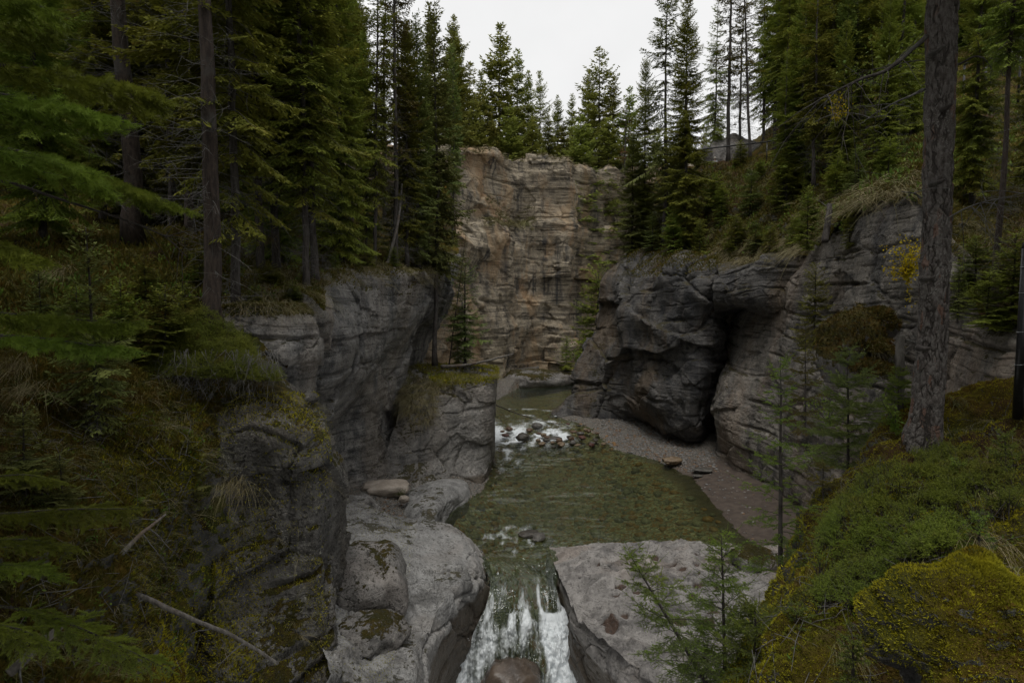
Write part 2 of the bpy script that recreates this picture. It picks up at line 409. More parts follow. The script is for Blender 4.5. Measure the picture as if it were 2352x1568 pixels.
# plateau carrying the far forest
xs = np.linspace(-70, 80, 130); ys = np.linspace(66, 190, 90)
X, Y = np.meshgrid(xs, ys)
Z = 25.5 + .12 * (Y - 66) + 1.2 * fbm(np.stack([X.ravel() * .08, Y.ravel() * .08, 0 * X.ravel()], 1), 3, 5).reshape(X.shape) - 14 * sstep(84, 74, Y) * (X < 40)
q = Patch(); q.V = np.stack([X, Y, Z], 2).reshape(-1, 3); q.f = grid_faces(90, 130); q.nr, q.nc = 90, 130
build('plateau', 'hill', q, M['floor'])

# long grey wall above the pool
big = [[(690,1190,22.5),(740,1185,23.5),(790,1180,24.2),(840,1165,25.2),(880,1150,26.4),(905,1130,29.5),(930,1100,35)],
       [(690,1110,22.8),(745,1112,24),(795,1112,25),(840,1105,25.8),(876,1092,26.8),(905,1075,30),(930,1060,36)],
       [(690,1010,22.6),(745,1020,23.8),(795,1020,25),(845,1010,26),(890,1000,27.6),(915,990,31),(945,980,37)],
       [(690,930,21.4),(745,940,22.6),(795,925,24.6),(850,910,26.2),(908,900,28.6),(930,890,32),(960,880,39)],
       [(690,905,19.2),(748,912,20.6),(800,888,23.2),(858,850,26),(925,800,29),(950,790,34),(985,780,41)],
       [(690,880,18.2),(745,890,19.4),(806,862,21.4),(866,818,24.2),(932,764,27.2),(985,715,31.5),(1045,690,38)],
       [(690,800,17.8),(748,800,19.),(805,790,20.8),(865,755,23.6),(938,712,26.8),(990,680,31),(1048,660,37)],
       [(690,710,18.),(748,715,19.4),(800,710,21),(870,695,23.8),(945,668,26.8),(995,648,31),(1050,630,37)],
       [(690,655,18.6),(752,645,20.2),(800,636,21.8),(875,632,24.4),(950,628,27.2),(1000,622,31.2),(1052,606,37)],
       [(690,640,20),(752,628,22),(800,622,23.6),(878,616,26.4),(955,612,29.4),(1005,606,33.2),(1056,592,39)],
       [(690,630,24),(752,618,26),(800,612,28),(880,606,31),(960,600,34),(1010,590,38),(1060,580,44)]]
p = patch(big, 400, 420, rock(.5, .10, .26, .06, (.22, .22, .30), 21, (.05, .0), 1.25, .14, None, 1.1), (.4, -1, .2))
build('wall', 'cliff', p, M['cliff_left'], 'long grey streaked rock wall overhanging the pale river ledge', 'cliff')
# overhanging block in front of it
blk = [[(470,1000,16.8),(580,1010,17),(660,1010,17.4),(712,985,18),(735,965,19),(745,960,21)],
       [(470,900,16.4),(590,905,16.6),(655,905,17),(705,910,17.6),(735,905,18.6),(750,900,21)],
       [(470,850,16.2),(600,850,16.3),(655,846,16.7),(705,842,17.2),(740,850,18),(754,850,20.6)],
       [(470,832,14.6),(600,836,15),(655,832,15.4),(702,832,16),(742,836,16.8),(758,838,20)],
       [(470,780,14.5),(600,780,14.9),(660,775,15.3),(705,772,15.9),(745,775,16.8),(758,778,20)],
       [(470,715,14.8),(600,715,15.1),(660,712,15.5),(708,712,16.2),(744,722,17),(756,728,20)],
       [(470,690,15.2),(596,682,15.5),(662,682,16),(712,686,16.8),(742,700,17.8),(756,706,20)],
       [(470,676,17),(600,668,17.6),(665,668,18),(715,672,18.6),(746,684,19.6),(760,690,21)]]
p = patch(blk, 250, 250, rock(.25, .10, .30, .06, (.42, .42, .5), 27, (.06, .02), 1.05, .16), (.3, -1, .2))
build('block', 'cliff', p, M['cliff_left'], 'squared overhanging grey block with tan rock below it, left of the long wall', 'cliff')
# dark near face
near = [[(380,1760,9.),(520,1760,8.6),(640,1750,9.4),(740,1740,9.9),(800,1730,10.3),(830,1720,12)],
        [(380,1600,10.2),(520,1600,9.6),(630,1590,10.4),(730,1585,10.9),(796,1575,11.3),(825,1560,13.5)],
        [(380,1420,11.4),(480,1430,10.4),(590,1420,11.2),(700,1420,11.6),(768,1420,12),(790,1415,14)],
        [(380,1270,12),(480,1280,11),(580,1280,11.7),(690,1280,12),(754,1290,12.5),(775,1290,14.5)],
        [(380,1170,12.4),(470,1160,11.3),(570,1165,12),(680,1150,12.1),(752,1140,12.7),(770,1140,15)],
        [(380,1080,13),(462,1075,11.7),(570,1075,11.9),(672,1060,12.1),(738,1060,12.9),(758,1060,15.4)],
        [(380,1000,13.4),(470,985,12.2),(560,985,12),(660,980,12.3),(712,985,13.1),(735,985,15.5)],
        [(380,930,14),(480,925,13.),(565,905,12.6),(645,905,13),(690,935,13.8),(715,945,16)],
        [(380,900,15),(490,890,14.2),(570,878,13.8),(645,880,14.2),(688,910,15),(712,925,17)]]
p = patch(near, 330, 300, rock(.42, .13, .20, .11, (.42, .42, .6), 33, (.1, -.05), 1.0, .06), (.3, -1, .25))
build('near', 'cliff', p, M['mossy_rock'], 'dark lichened rock face below the creeping juniper', 'cliff')
# forest floor on that side
left = [[(-700,1900,3.2),(-250,1800,4.2),(0,1750,5),(200,1720,6),(390,1720,7.2),(520,1740,8.9),(640,1740,11.0)],
        [(-700,1500,4.2),(-250,1480,5.4),(0,1450,6.1),(200,1420,7.1),(370,1420,8.8),(460,1440,10.3),(590,1440,12.6)],
        [(-700,1180,5.4),(-250,1180,6.6),(0,1170,7.2),(200,1150,8.3),(350,1140,9.6),(440,1130,10.9),(560,1150,13.2)],
        [(-700,960,6.6),(-250,980,8),(0,985,8.6),(200,985,9.8),(340,975,10.9),(460,965,12.),(600,975,13.6)],
        [(-700,840,8),(-250,860,9.4),(0,865,10.1),(200,860,11.2),(350,872,12.2),(490,884,13),(650,874,15.)],
        [(-700,740,10),(-250,750,11.2),(0,755,11.9),(200,755,12.9),(350,765,13.8),(510,735,15),(700,690,16.8)],
        [(-700,640,13),(-250,640,14),(0,640,14.6),(200,645,15.2),(400,645,16.6),(600,655,17.8),(745,665,19.4)],
        [(-700,540,18),(-250,545,18.6),(0,552,19),(200,556,19.6),(410,565,20.6),(620,592,22),(790,620,23.6)],
        [(-700,470,25),(-250,480,25.4),(0,490,26),(250,500,26.6),(500,520,27.6),(760,560,28.6),(958,606,30)],
        [(-700,410,34),(-250,420,34.6),(0,430,35),(280,440,36),(560,470,37),(860,520,37.5),(1040,584,37.5)],
        [(-700,350,50),(-250,360,51),(0,370,52),(300,380,53),(620,410,53),(900,470,50),(1052,560,46)],
        [(-700,270,80),(-250,280,80),(0,290,80),(300,310,80),(620,330,78),(860,345,70),(1020,345,62)],
        [(-700,200,120),(-250,220,120),(0,240,120),(300,280,118),(620,330,110),(860,350,100),(1040,350,90)]]
p = patch(left, 480, 420, soil(.42, .10, 3), (0, -.3, 1))
build('left', 'terrain', p, M['bank'])

# pinnacle with a grassy top
pin = [[(862,1160,25.4),(940,1175,25),(1000,1185,25.2),(1070,1170,26.2),(1112,1140,27.6),(1122,1120,30),(1100,1100,36)],
       [(866,1120,26.2),(935,1120,25.9),(1000,1130,26.2),(1072,1120,27.2),(1116,1104,28.4),(1126,1090,31),(1110,1080,37)],
       [(878,1070,26.9),(938,1068,26.9),(1000,1074,27.3),(1070,1070,28.2),(1121,1064,29.1),(1130,1056,32),(1115,1050,37)],
       [(892,1020,27.4),(942,1000,27.4),(1000,1000,27.8),(1068,1000,28.6),(1126,998,29.5),(1131,996,32.5),(1118,990,37)],
       [(908,960,27.9),(945,942,27.7),(1000,940,28),(1066,938,28.8),(1129,932,29.7),(1134,930,32.5),(1120,930,37)],
       [(914,925,28.2),(950,904,28),(1002,894,28.3),(1066,886,29),(1134,878,29.9),(1139,878,32.8),(1125,880,37)],
       [(920,900,28.8),(952,884,28.8),(1003,876,29),(1066,870,29.6),(1137,866,30.5),(1141,866,33),(1128,870,37)],
       [(930,862,31),(956,860,31.2),(1006,858,31.4),(1066,856,32),(1136,854,32.8),(1141,856,34),(1128,868,37.4)],
       [(936,836,35),(962,834,35.4),(1008,832,36),(1064,834,36.6),(1124,842,37),(1134,850,37.4),(1126,880,38.4)]]
p = patch(pin, 300, 320, rock(.20, .07, .22, .06, (.36, .36, .42), 41, (.0, -.12), 1.6, .2), (.2, -1, .3))
build('pinnacle', 'cliff', p, M['pinnacle'], 'square grey rock pinnacle with a flat grassy top carrying slim trees', 'cliff')

# pale water worn ledge beside the chute
led = [[(690,1100,26),(770,1112,25.6),(820,1118,25.2),(870,1165,22.8),(930,1188,21.7),(985,1192,21.3),(1040,1205,20.9),(1095,1250,20),(1128,1300,19.4)],
       [(690,1120,23.6),(768,1124,24.2),(828,1138,23.4),(880,1182,21.3),(935,1202,20.6),(990,1206,20.3),(1045,1228,19.7),(1090,1262,19.1),(1122,1312,18.8)],
       [(690,1150,21),(765,1150,21.8),(838,1170,21.3),(892,1206,19.8),(940,1222,19.3),(1000,1240,19),(1052,1256,18.7),(1098,1290,18.2),(1124,1345,18.2)],
       [(690,1220,17.5),(758,1220,18.2),(840,1222,18.6),(900,1240,18.2),(955,1270,17.6),(1010,1290,17.3),(1050,1312,16.9),(1080,1336,16.8),(1108,1410,17.6)],
       [(700,1310,15),(765,1310,15.4),(850,1310,15.8),(915,1320,15.8),(955,1335,15.9),(985,1352,15.9),(1012,1372,15.7),(1030,1388,15.5),(1078,1500,16.9)],
       [(720,1420,12.8),(780,1420,13.2),(850,1420,13.7),(900,1420,14.1),(930,1422,14.3),(955,1440,14),(972,1452,13.9),(990,1480,14.1),(1030,1600,15.9)],
       [(740,1540,10.8),(800,1540,11.4),(850,1530,11.9),(880,1520,12.2),(905,1512,12.4),(930,1520,12.3),(950,1540,12.2),(975,1600,12.9),(990,1690,14.8)],
       [(740,1700,8.8),(800,1700,9.3),(850,1690,9.7),(880,1680,9.9),(905,1670,10.1),(925,1680,10.1),(940,1720,10.4),(950,1790,11.2),(950,1880,13)]]
p = patch(led, 340, 380, rock(.22, .05, .18, .05, (.55, .55, .7), 51, (.0, .0), .8, .14), (.2, -.6, 1))
build('ledge', 'rock_ledge', p, M['pale_rock'], 'pale water worn limestone ledge beside the chute', 'rock ledge')
# pitted slab on the other bank
sl = [[(1262,1262,20.6),(1340,1256,20.7),(1440,1254,20.6),(1560,1252,20.4),(1680,1258,20),(1790,1262,19.4)],
      [(1272,1292,19.5),(1336,1274,19.4),(1440,1266,19.4),(1570,1262,19.3),(1680,1270,18.9),(1800,1280,18.2)],
      [(1282,1320,18.4),(1345,1310,18.2),(1440,1300,18),(1570,1298,17.8),(1690,1305,17.4),(1810,1320,16.6)],
      [(1318,1398,15.6),(1370,1392,15.6),(1450,1380,15.6),(1580,1376,15.5),(1700,1390,14.9),(1820,1400,14.2)],
      [(1352,1446,14.4),(1400,1450,14.2),(1470,1450,14),(1590,1450,13.9),(1710,1460,13.3),(1830,1470,12.7)],
      [(1428,1508,13.2),(1470,1520,12.9),(1530,1530,12.6),(1610,1530,12.5),(1720,1540,11.9),(1840,1550,11.4)],
      [(1508,1570,12.3),(1545,1590,11.9),(1590,1600,11.6),(1650,1610,11.4),(1740,1620,10.9),(1850,1630,10.4)],
      [(1640,1690,10.7),(1670,1710,10.4),(1700,1720,10.1),(1740,1740,9.9),(1800,1740,9.5),(1880,1740,9.1)]]
PITS = [(595,755,18,7),(700,985,46,13),(755,925,48,24),(660,1190,42,15),(690,1222,52,20),(770,1172,30,12),(1090,700,46,15),(1170,845,34,13),(1090,815,46,16),(1300,742,42,15),(1230,885,24,9),
        (1310,890,27,11),(1170,970,20,10),(1272,906,26,10),(1140,1250,62,24),(1340,1290,54,28),(1140,770,24,10),(1355,1165,64,32),(860,995,30,12),(1290,955,42,9),(1185,797,18,7),(1268,815,16,7),(1425,715,22,9),(1210,1186,28,11),
        (980,760,30,10),(1010,900,34,12),(930,1090,30,12),(1060,1080,28,10),(1480,800,30,12),(1420,980,30,12),(1240,1050,26,9),(900,830,22,8),(1050,960,22,9),(1480,1130,34,14)]
PITW = []
for x_, y_, a_, b_ in PITS:
    q = onz(1176 + x_ * .3333, 1045.3 + y_ * .3333, .42); rx = a_ * .3333 / F * q[1] * 1.15; ry = b_ * .3333 / F * q[1] / .42 * 1.15; PITW.append((q[0], q[1], rx, max(ry, rx * .5)))
def pitmask(P):
    w = P[:, :2] + .06 * np.stack([noise(P * 5, 95), noise(P * 5, 96)], 1); m = np.zeros(len(P))
    for x_, y_, rx, ry in PITW: m = np.maximum(m, sstep(1.25, .55, np.hypot((w[:, 0] - x_) / rx, (w[:, 1] - y_) / ry)) * (.55 + .45 * min(1, rx * 3)))
    return m
def slabdisp(P, N):
    d = rock(.10, .03, .05, .05, (.5, .5, .5), 61, (0, 0), .7, .04)(P, N)
    Q = P * np.array((.75, 1.1, .3)) + .3 * np.stack([noise(P * .9, 91), noise(P * .9, 92), noise(P * .9, 93)], 1)
    d += .22 * fbm(Q, 2, 66, .5, True) - .10
    return d - .17 * pitmask(P) + .02 * fbm(P * 6., 3, 94)
p = patch(sl, 340, 360, slabdisp, (0, -.6, 1))
build('slab', 'rock_slab', p, M['slab_rock'], 'broad pitted pale rock slab across the chute from the ledge', 'rock slab', attrs={'pit': pitmask(p.V)})
# smooth tongue of pale rock under the pinnacle
tg = [[(935,1128,25.4),(985,1106,26),(1030,1098,26.6),(1075,1108,27)],[(945,1146,23.8),(988,1128,24.4),(1035,1118,25.2),(1078,1128,26.2)],[(955,1168,22.4),(990,1152,23),(1030,1140,24.2),(1066,1144,25.3)],
      [(968,1190,21.4),(992,1178,21.9),(1018,1164,23.1),(1052,1160,24.8)],[(975,1215,21.2),(1000,1206,21.3),(1012,1186,22.6),(1050,1172,24.6)]]
tg.append([('w', q[0] + .1, q[1] - .15, -.9) for q in (at(*k_) for k_ in tg[-1])])
for r_ in tg[:-1]: q = at(*r_[-1]); r_.append(('w', q[0] + .35, q[1] - .1, -.8))
q = tg[-1][-1]; tg[-1].append(('w', q[1] + .3, q[2], -.9))
for r_ in tg: q = at(*r_[0]) if len(r_[0]) == 3 else np.array(r_[0][1:]); r_.insert(0, ('w', q[0] - .5, q[1], q[2] - .55))
p = patch(tg, 120, 140, rock(.06, .03, .03, .03, (.5, .5, .6), 57, (0, 0), .8, .03), (.2, -.6, 1))
build('tongue', 'rock_ledge', p, M['pale_rock'], 'smooth grey tongue of water worn rock below the pinnacle', 'rock ledge')
# wall of the slab dropping into the chute
sw = [[(1262,1262,20.6),(1274,1296,19.4),(1292,1328,18.2),(1322,1399,15.7),(1356,1447,14.5),(1432,1508,13.3),(1512,1570,12.4),(1640,1690,10.8)],
      [(1261,1274,20.4),(1270,1310,19.3),(1284,1345,18.1),(1308,1420,15.9),(1342,1475,14.7),(1405,1545,13.6),(1475,1625,12.7),(1560,1740,11.5)],
      [(1261,1290,20.2),(1269,1326,19.2),(1282,1370,18.1),(1302,1450,16.4),(1334,1520,15.5),(1380,1590,14.5),(1430,1680,13.7),(1500,1800,12.5)],
      [(1258,1330,20),(1264,1380,19),(1276,1420,18.1),(1296,1500,17),(1326,1580,16.2),(1360,1660,15.2),(1400,1760,14.4),(1450,1900,13.2)]]
p = patch(sw, 130, 300, rock(.16, .06, .14, .05, (.6, .6, .7), 63, (0, 0), .8, .1), (-1, -.4, .2))
build('slabwall', 'cliff', p, M['slab_rock'], 'dark wet rock side of the pitted slab dropping into the chute', 'cliff')

# rounded dark buttress
but = [[(1300,985,47),(1278,972,43.4),(1345,990,41.8),(1422,990,40.6),(1492,1005,40),(1552,1045,38.6),(1612,1062,37),(1642,1066,39.1)],
       [(1305,955,47),(1286,957,43),(1345,972,41.4),(1420,968,40.2),(1490,986,39.6),(1550,1022,38.2),(1610,1040,36.6),(1642,1044,38.7)],
       [(1318,920,47),(1314,926,43),(1366,928,41.4),(1426,928,39.8),(1490,946,37.2),(1550,985,34.9),(1610,1002,34.2),(1643,1000,37.9)],
       [(1340,862,47),(1344,862,43.4),(1386,864,41.6),(1440,866,39),(1500,882,35.9),(1560,900,33.8),(1615,900,33.2),(1646,885,37.4)],
       [(1372,780,47.4),(1368,778,44),(1404,790,41.9),(1442,792,39),(1502,806,36.3),(1562,812,34.3),(1618,815,33.5),(1650,806,37.4)],
       [(1388,700,47.6),(1388,702,44.3),(1428,702,41.4),(1460,700,38.6),(1520,704,35.8),(1570,716,33.8),(1625,722,33.2),(1662,728,37.1)],
       [(1402,640,48),(1408,640,44.2),(1440,640,41.6),(1480,640,38.7),(1530,644,36),(1582,650,33.8),(1640,652,32.3),(1684,664,34.5)],
       [(1436,596,48),(1448,592,44.6),(1480,592,42.3),(1512,594,39.8),(1546,598,37.2),(1590,602,35),(1648,604,33.4),(1698,606,34.9)],
       [(1446,580,50),(1458,580,46.4),(1488,580,44),(1520,582,41.6),(1555,586,39),(1600,590,36.8),(1655,592,35.4),(1704,594,37.1)]]
def butdisp(P, N):
    d = rock(.45, .16, .40, .05, (.17, .17, .30), 71, (-.10, .06), 2.3, .16, None, 1.1)(P, N)
    return d + .22 * fbm(P * .3, 2, 77, .5, True)
p = patch(but, 420, 420, butdisp, (-.3, -1, 0))
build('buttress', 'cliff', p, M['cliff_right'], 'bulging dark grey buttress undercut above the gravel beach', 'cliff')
# wall beyond the crease, running towards the viewpoint
wr = [[(1636,1082,37.5),(1664,1110,31),(1722,1150,28),(1792,1200,25.2),(1882,1280,21.8),(1985,1350,18.8),(2105,1380,15.8),(2250,1400,12.6),(2450,1300,10.2)],
      [(1638,1060,36.9),(1662,1086,30.6),(1721,1116,28),(1791,1160,25.3),(1881,1232,22),(1982,1282,19),(2102,1252,16),(2250,1150,13),(2440,1050,10.6)],
      [(1642,950,37.3),(1652,980,30.9),(1722,1000,28.1),(1791,1040,25.5),(1881,1060,22.3),(1981,1050,19.3),(2102,1000,16.5),(2250,920,13.5),(2430,930,11)],
      [(1648,850,38.1),(1656,900,31.6),(1731,900,28.7),(1801,920,25.9),(1881,920,22.6),(1985,900,19.5),(2110,850,16.9),(2252,830,13.8),(2425,870,11.4)],
      [(1660,760,38.9),(1690,790,32.8),(1750,800,29.4),(1811,800,26.2),(1885,800,23),(1990,780,19.8),(2110,760,17.1),(2256,765,14.1),(2420,820,11.8)],
      [(1680,708,39.5),(1712,706,34),(1770,702,30.8),(1822,692,26.6),(1890,690,23.2),(1994,662,20),(2110,650,17.4),(2258,730,14.4),(2416,780,12.2)],
      [(1690,690,39.9),(1722,688,35),(1780,684,31.4),(1836,640,26.6),(1893,600,23.4),(1994,560,20.3),(2110,545,17.8),(2258,712,14.7),(2414,760,12.6)],
      [(1700,670,40.5),(1730,668,36),(1790,664,32.4),(1850,600,27),(1896,546,24),(1994,482,20.9),(2110,465,18.4),(2258,702,15.2),(2412,745,13.1)],
      [(1710,650,42.5),(1740,650,38),(1800,650,34),(1858,584,28.6),(1898,520,25.6),(1996,462,22.2),(2112,450,19.6),(2260,690,16),(2412,735,14)]]
p = patch(wr, 380, 440, rock(.34, .13, .15, .06, (.3, .3, .45), 81, (.06, -.05), 1.2, .15), (-.6, -1, .1))
build('wallright', 'cliff', p, M['wall_right'], 'smooth tan and grey wall right of the crease, running behind the young spruces', 'cliff')
# rock at the back of the crease
bw = [[(1560,1100,42),(1660,1100,41),(1760,1100,39)],[(1560,900,42),(1660,900,41),(1760,900,39)],[(1560,760,42),(1660,760,41),(1760,760,39)],[(1560,610,42),(1660,612,41),(1760,620,39)]]
p = patch(bw, 90, 90, rock(.3, .1, .2, .05, (.3, .3, .4), 89))
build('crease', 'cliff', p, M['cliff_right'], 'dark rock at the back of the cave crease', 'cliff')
# roof above the cave
rf = [[(1640,720,35.5),(1700,716,36),(1760,722,32.4),(1800,742,31),(1850,745,29),(1880,745,28)],
      [(1640,712,33.2),(1700,704,31.8),(1755,714,29.6),(1795,732,28.4),(1840,735,26.8),(1870,735,26.4)],
      [(1640,690,31.8),(1700,684,30.4),(1755,692,28.7),(1795,706,27.6),(1840,712,26.2),(1870,712,25.6)],
      [(1644,645,31.8),(1705,645,30.4),(1758,648,28.8),(1798,655,27.7),(1842,660,26.3),(1872,660,25.6)],
      [(1648,610,32.4),(1708,608,31),(1760,605,29.3),(1800,602,28.2),(1845,598,26.8),(1875,592,26)],
      [(1652,594,35),(1712,592,33.4),(1764,588,31.6),(1804,586,30.4),(1848,582,29),(1878,570,28)]]
p = patch(rf, 170, 260, rock(.30, .18, .20, .05, (.4, .4, .6), 87, (-.03, .05), 1.0, .18), (-.3, -1, .0))
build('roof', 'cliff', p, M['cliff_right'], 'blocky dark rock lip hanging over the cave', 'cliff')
# slope above
sr = [[(1440,604,44),(1540,612,37),(1650,614,33.3),(1725,606,30.8),(1800,600,28.4),(1884,560,24.7),(1990,474,20.7),(2115,460,18),(2240,700,14.8),(2420,752,12.6)],
      [(1450,582,45.4),(1550,588,39),(1652,590,34.8),(1728,588,32.2),(1804,580,29.6),(1888,530,25.8),(1994,454,21.8),(2120,440,19),(2240,670,15.6),(2420,720,13.4)],
      [(1470,522,47.5),(1560,524,42.5),(1650,520,37.8),(1732,510,34.8),(1812,500,31.8),(1896,480,28),(2004,428,24),(2125,410,21),(2240,580,17),(2420,620,14.6)],
      [(1490,455,50),(1572,448,45.5),(1650,436,41),(1740,430,37.8),(1822,424,34.8),(1905,420,31.4),(2020,398,27.4),(2130,380,24.4),(2240,500,19.2),(2420,530,16.4)],
      [(1505,402,53),(1585,386,47.6),(1655,372,44.4),(1750,360,41.8),(1838,350,39.2),(1930,345,36.4),(2050,335,32),(2150,325,28.6),(2250,420,22.4),(2420,440,19)],
      [(1515,398,56),(1595,395,50.5),(1668,416,48),(1762,362,44.6),(1850,350,42),(1945,340,39.4),(2065,325,35),(2165,310,32),(2260,390,25.4),(2420,405,22)],
      [(1530,392,70),(1615,392,58),(1690,395,53),(1790,280,51),(1880,245,48),(1975,230,45),(2090,210,41),(2190,195,38),(2280,280,31),(2440,300,28)],
      [(1560,390,95),(1650,378,90),(1740,320,80),(1850,230,70),(1940,170,64),(2040,150,60),(2150,130,56),(2250,110,53),(2340,160,46),(2500,180,42)],
      [(1580,385,130),(1680,370,125),(1790,290,115),(1900,160,105),(2000,80,98),(2110,60,94),(2220,40,90),(2320,20,86),(2420,60,78),(2580,80,74)]]
p = patch(sr, 380, 440, soil(.38, .10, 13), (-.3, -.5, 1))
build('right', 'terrain', p, M['grassy'])
# mossy bank by the viewpoint
bk = [[(1880,1330,9.4),(1940,1250,9.4),(2020,1150,9.2),(2110,1080,9.2),(2220,1000,9),(2352,960,8),(2560,940,7),(2800,940,6.5)],
      [(1880,1180,7.8),(1970,1070,7.9),(2050,970,7.9),(2120,935,8),(2210,905,7.7),(2352,872,6.9),(2560,860,6.2),(2800,860,5.8)],
      [(1868,1220,6.8),(1948,1140,6.7),(2040,1050,6.5),(2120,1022,6.4),(2205,1002,6.2),(2352,985,5.4),(2560,980,4.8),(2800,1000,4.4)],
      [(1840,1310,5.8),(1925,1250,5.4),(2025,1195,5.1),(2120,1170,4.8),(2210,1160,4.6),(2360,1150,4.2),(2580,1150,3.7),(2850,1200,3.3)],
      [(1790,1400,4.9),(1890,1385,4.5),(2000,1340,4.2),(2105,1300,3.8),(2200,1290,3.6),(2370,1280,3.4),(2620,1300,2.9),(2900,1400,2.5)],
      [(1735,1500,4.4),(1840,1490,4),(1950,1470,3.8),(2050,1480,3.5),(2120,1400,3.05),(2380,1390,2.8),(2660,1450,2.3),(3000,1600,1.9)],
      [(1690,1600,4.2),(1790,1600,3.7),(1900,1600,3.3),(2020,1640,3.1),(2110,1540,2.75),(2400,1530,2.4),(2720,1700,1.8),(3200,2000,1.4)],
      [(1640,1800,3.7),(1740,1800,3.2),(1860,1800,2.8),(1990,1850,2.6),(2100,1750,2.3),(2440,1750,1.9),(2850,2100,1.3),(3600,2600,.9)],
      [(1560,2200,2.8),(1660,2200,2.4),(1800,2200,2.1),(1980,2200,1.9),(2140,2200,1.6),(2600,2300,1.2),(3100,3000,.8),(4200,3800,.55)]]
HOL = at(2040, 1460, 3.3)
def bankdisp(P, N):
    d = .24 * fbm(P * .9, 4, 23) + .035 * fbm(P * 5., 4, 24, .6) + .014 * noise(P * 22., 25) + .012 * noise(P * 38., 26)
    d -= .55 * np.exp(-((P[:, 0] - HOL[0]) / .30) ** 2 - ((P[:, 1] - HOL[1]) / .28) ** 2)
    f1, f2, c = cells(P * 2.6, 27); f3, _, c3 = cells(P * 5.2, 30); return d + .11 * (.6 - f1) * sstep(-.2, .3, noise(P * .8, 28)) + .045 * (.6 - f3) * sstep(-.1, .2, noise(P * 1.3, 31))
p = patch(bk, 440, 440, bankdisp, (-.3, -.5, 1))
build('nearbank', 'terrain', p, M['bank'])
# outer skirt of that bank falling to the river
sk = [[(1880,1330,9.4),(1872,1190,7.7),(1862,1226,6.8),(1832,1316,5.8),(1782,1406,4.9),(1727,1506,4.4),(1682,1606,4.2),(1632,1806,3.7),(1560,2200,2.8)],
      [(1800,1420,10.5),(1800,1340,8.8),(1790,1380,7.8),(1760,1440,6.8),(1715,1520,5.8),(1670,1610,5.2),(1640,1710,5),(1600,1900,4.4),(1520,2300,3.2)],
      [(1740,1560,11.2),(1740,1520,10),(1730,1560,9),(1700,1620,8),(1660,1720,6.8),(1620,1820,6),(1590,1930,5.6),(1560,2200,4.6),(1500,2700,3.2)]]
p = patch(sk, 160, 260, lambda P, N: bankdisp(P, N) + .25 * fbm(P * .7, 4, 29), (-1, -.4, .3))
build('skirt', 'terrain', p, M['bank'])
# ground carrying on beyond the bank
t_ = np.linspace(0, 1, 90); ys = np.linspace(-3, 30, 90); T_, Y = np.meshgrid(t_ ** 1.6, ys); X0 = np.maximum(.97 * Y + 1.0, 3.2); X = X0 + T_ * 45
Z = 7.15 + .10 * np.clip(Y, 0, 30) + .42 * (X - X0) - .9 * np.exp(-(X - X0) / .5) + .3 * fbm(np.stack([X.ravel() * .4, Y.ravel() * .4, 0 * X.ravel()], 1), 3, 8).reshape(X.shape)
q = Patch(); q.V = np.stack([X, Y, Z], 2).reshape(-1, 3); q.f = grid_faces(90, 90); q.nr, q.nc = 90, 90; q.N = np.tile((0, 0, 1.), (8100, 1))
build('beyond', 'terrain', q, M['floor'])
# ground behind the viewpoint
xs = np.linspace(-40, 40, 80); ys = np.linspace(-45, 3.5, 60); X, Y = np.meshgrid(xs, ys)
Z = 6.6 + .09 * np.abs(X) - 14 * np.exp(-((X + .6) / 3.2) ** 2) + .5 * fbm(np.stack([X.ravel() * .2, Y.ravel() * .2, 0 * X.ravel()], 1), 3, 6).reshape(X.shape) - 3. * sstep(-.5, 3.5, Y) 
q = Patch(); q.V = np.stack([X, Y, Z], 2).reshape(-1, 3); q.f = grid_faces(60, 80); q.nr, q.nc = 60, 80
build('behind', 'terrain', q, M['floor'])
# ------------------------------------------------------------------ river bed, beaches and water
def seg_dist(P, line):
    """distance to a polyline in plan and the side of it (positive on the right going along)"""
    best = np.full(len(P), 1e9); side = np.zeros(len(P))
    for a, b in zip(line[:-1], line[1:]):
        ab = b - a; t = np.clip(((P - a) @ ab) / (ab @ ab), 0, 1)
        d = P - (a + t[:, None] * ab); r = np.hypot(d[:, 0], d[:, 1])
        s = np.sign(-(ab[0] * (P[:, 1] - a[1]) - ab[1] * (P[:, 0] - a[0])))
        m = r < best; best = np.where(m, r, best); side = np.where(m, s, side)
    return best * side
def wl(Y):   # height of the water surface along the river
    return .62 * sstep(36.5, 42.5, Y) + .25 * sstep(57, 62, Y)
RS = np.array([onz(u, v, z)[:2] for u, v, z in ((1780,1290,0),(1745,1268,0),(1690,1215,0),(1640,1160,0),(1590,1098,0),(1510,1056,.02),(1420,1030,.12),(1390,1000,.45),(1360,975,.6),(1290,960,.62),(1330,900,.62),(1360,880,.8))])
LS = np.array([onz(u, v, z)[:2] for u, v, z in ((1095,1262,0),(1010,1205,0),(992,1190,0),(1005,1168,0),(1050,1152,0),(1098,1140,0),(1122,1105,0),(1126,1040,0),(1120,980,.6),(1120,930,.6),(1165,905,.62))])
def bed(X, Y):
    P = np.stack([X, Y], 1); P3 = np.stack([X, Y, 0 * X], 1)
    dr, dl = seg_dist(P, RS), -seg_dist(P, LS)
    w = wl(Y)
    zr = np.where(dr > 0, .05 + .13 * np.minimum(dr, 6), np.maximum(.17 * dr, -1.35))
    zl = np.where(dl > 0, .04 + .3 * np.minimum(dl, 3), np.maximum(.5 * dl, -1.35))
    z = np.maximum(zr, zl) - .12 * sstep(.5, -.6, np.maximum(dr, dl))
    z = z * (1 - .62 * np.exp(-((Y - 39) / 3.0) ** 2) * (np.maximum(dr, dl) < 0))
    return z + w + .05 * fbm(P3 * .8, 4, 101) + .02 * fbm(P3 * 4, 3, 102), dr, dl
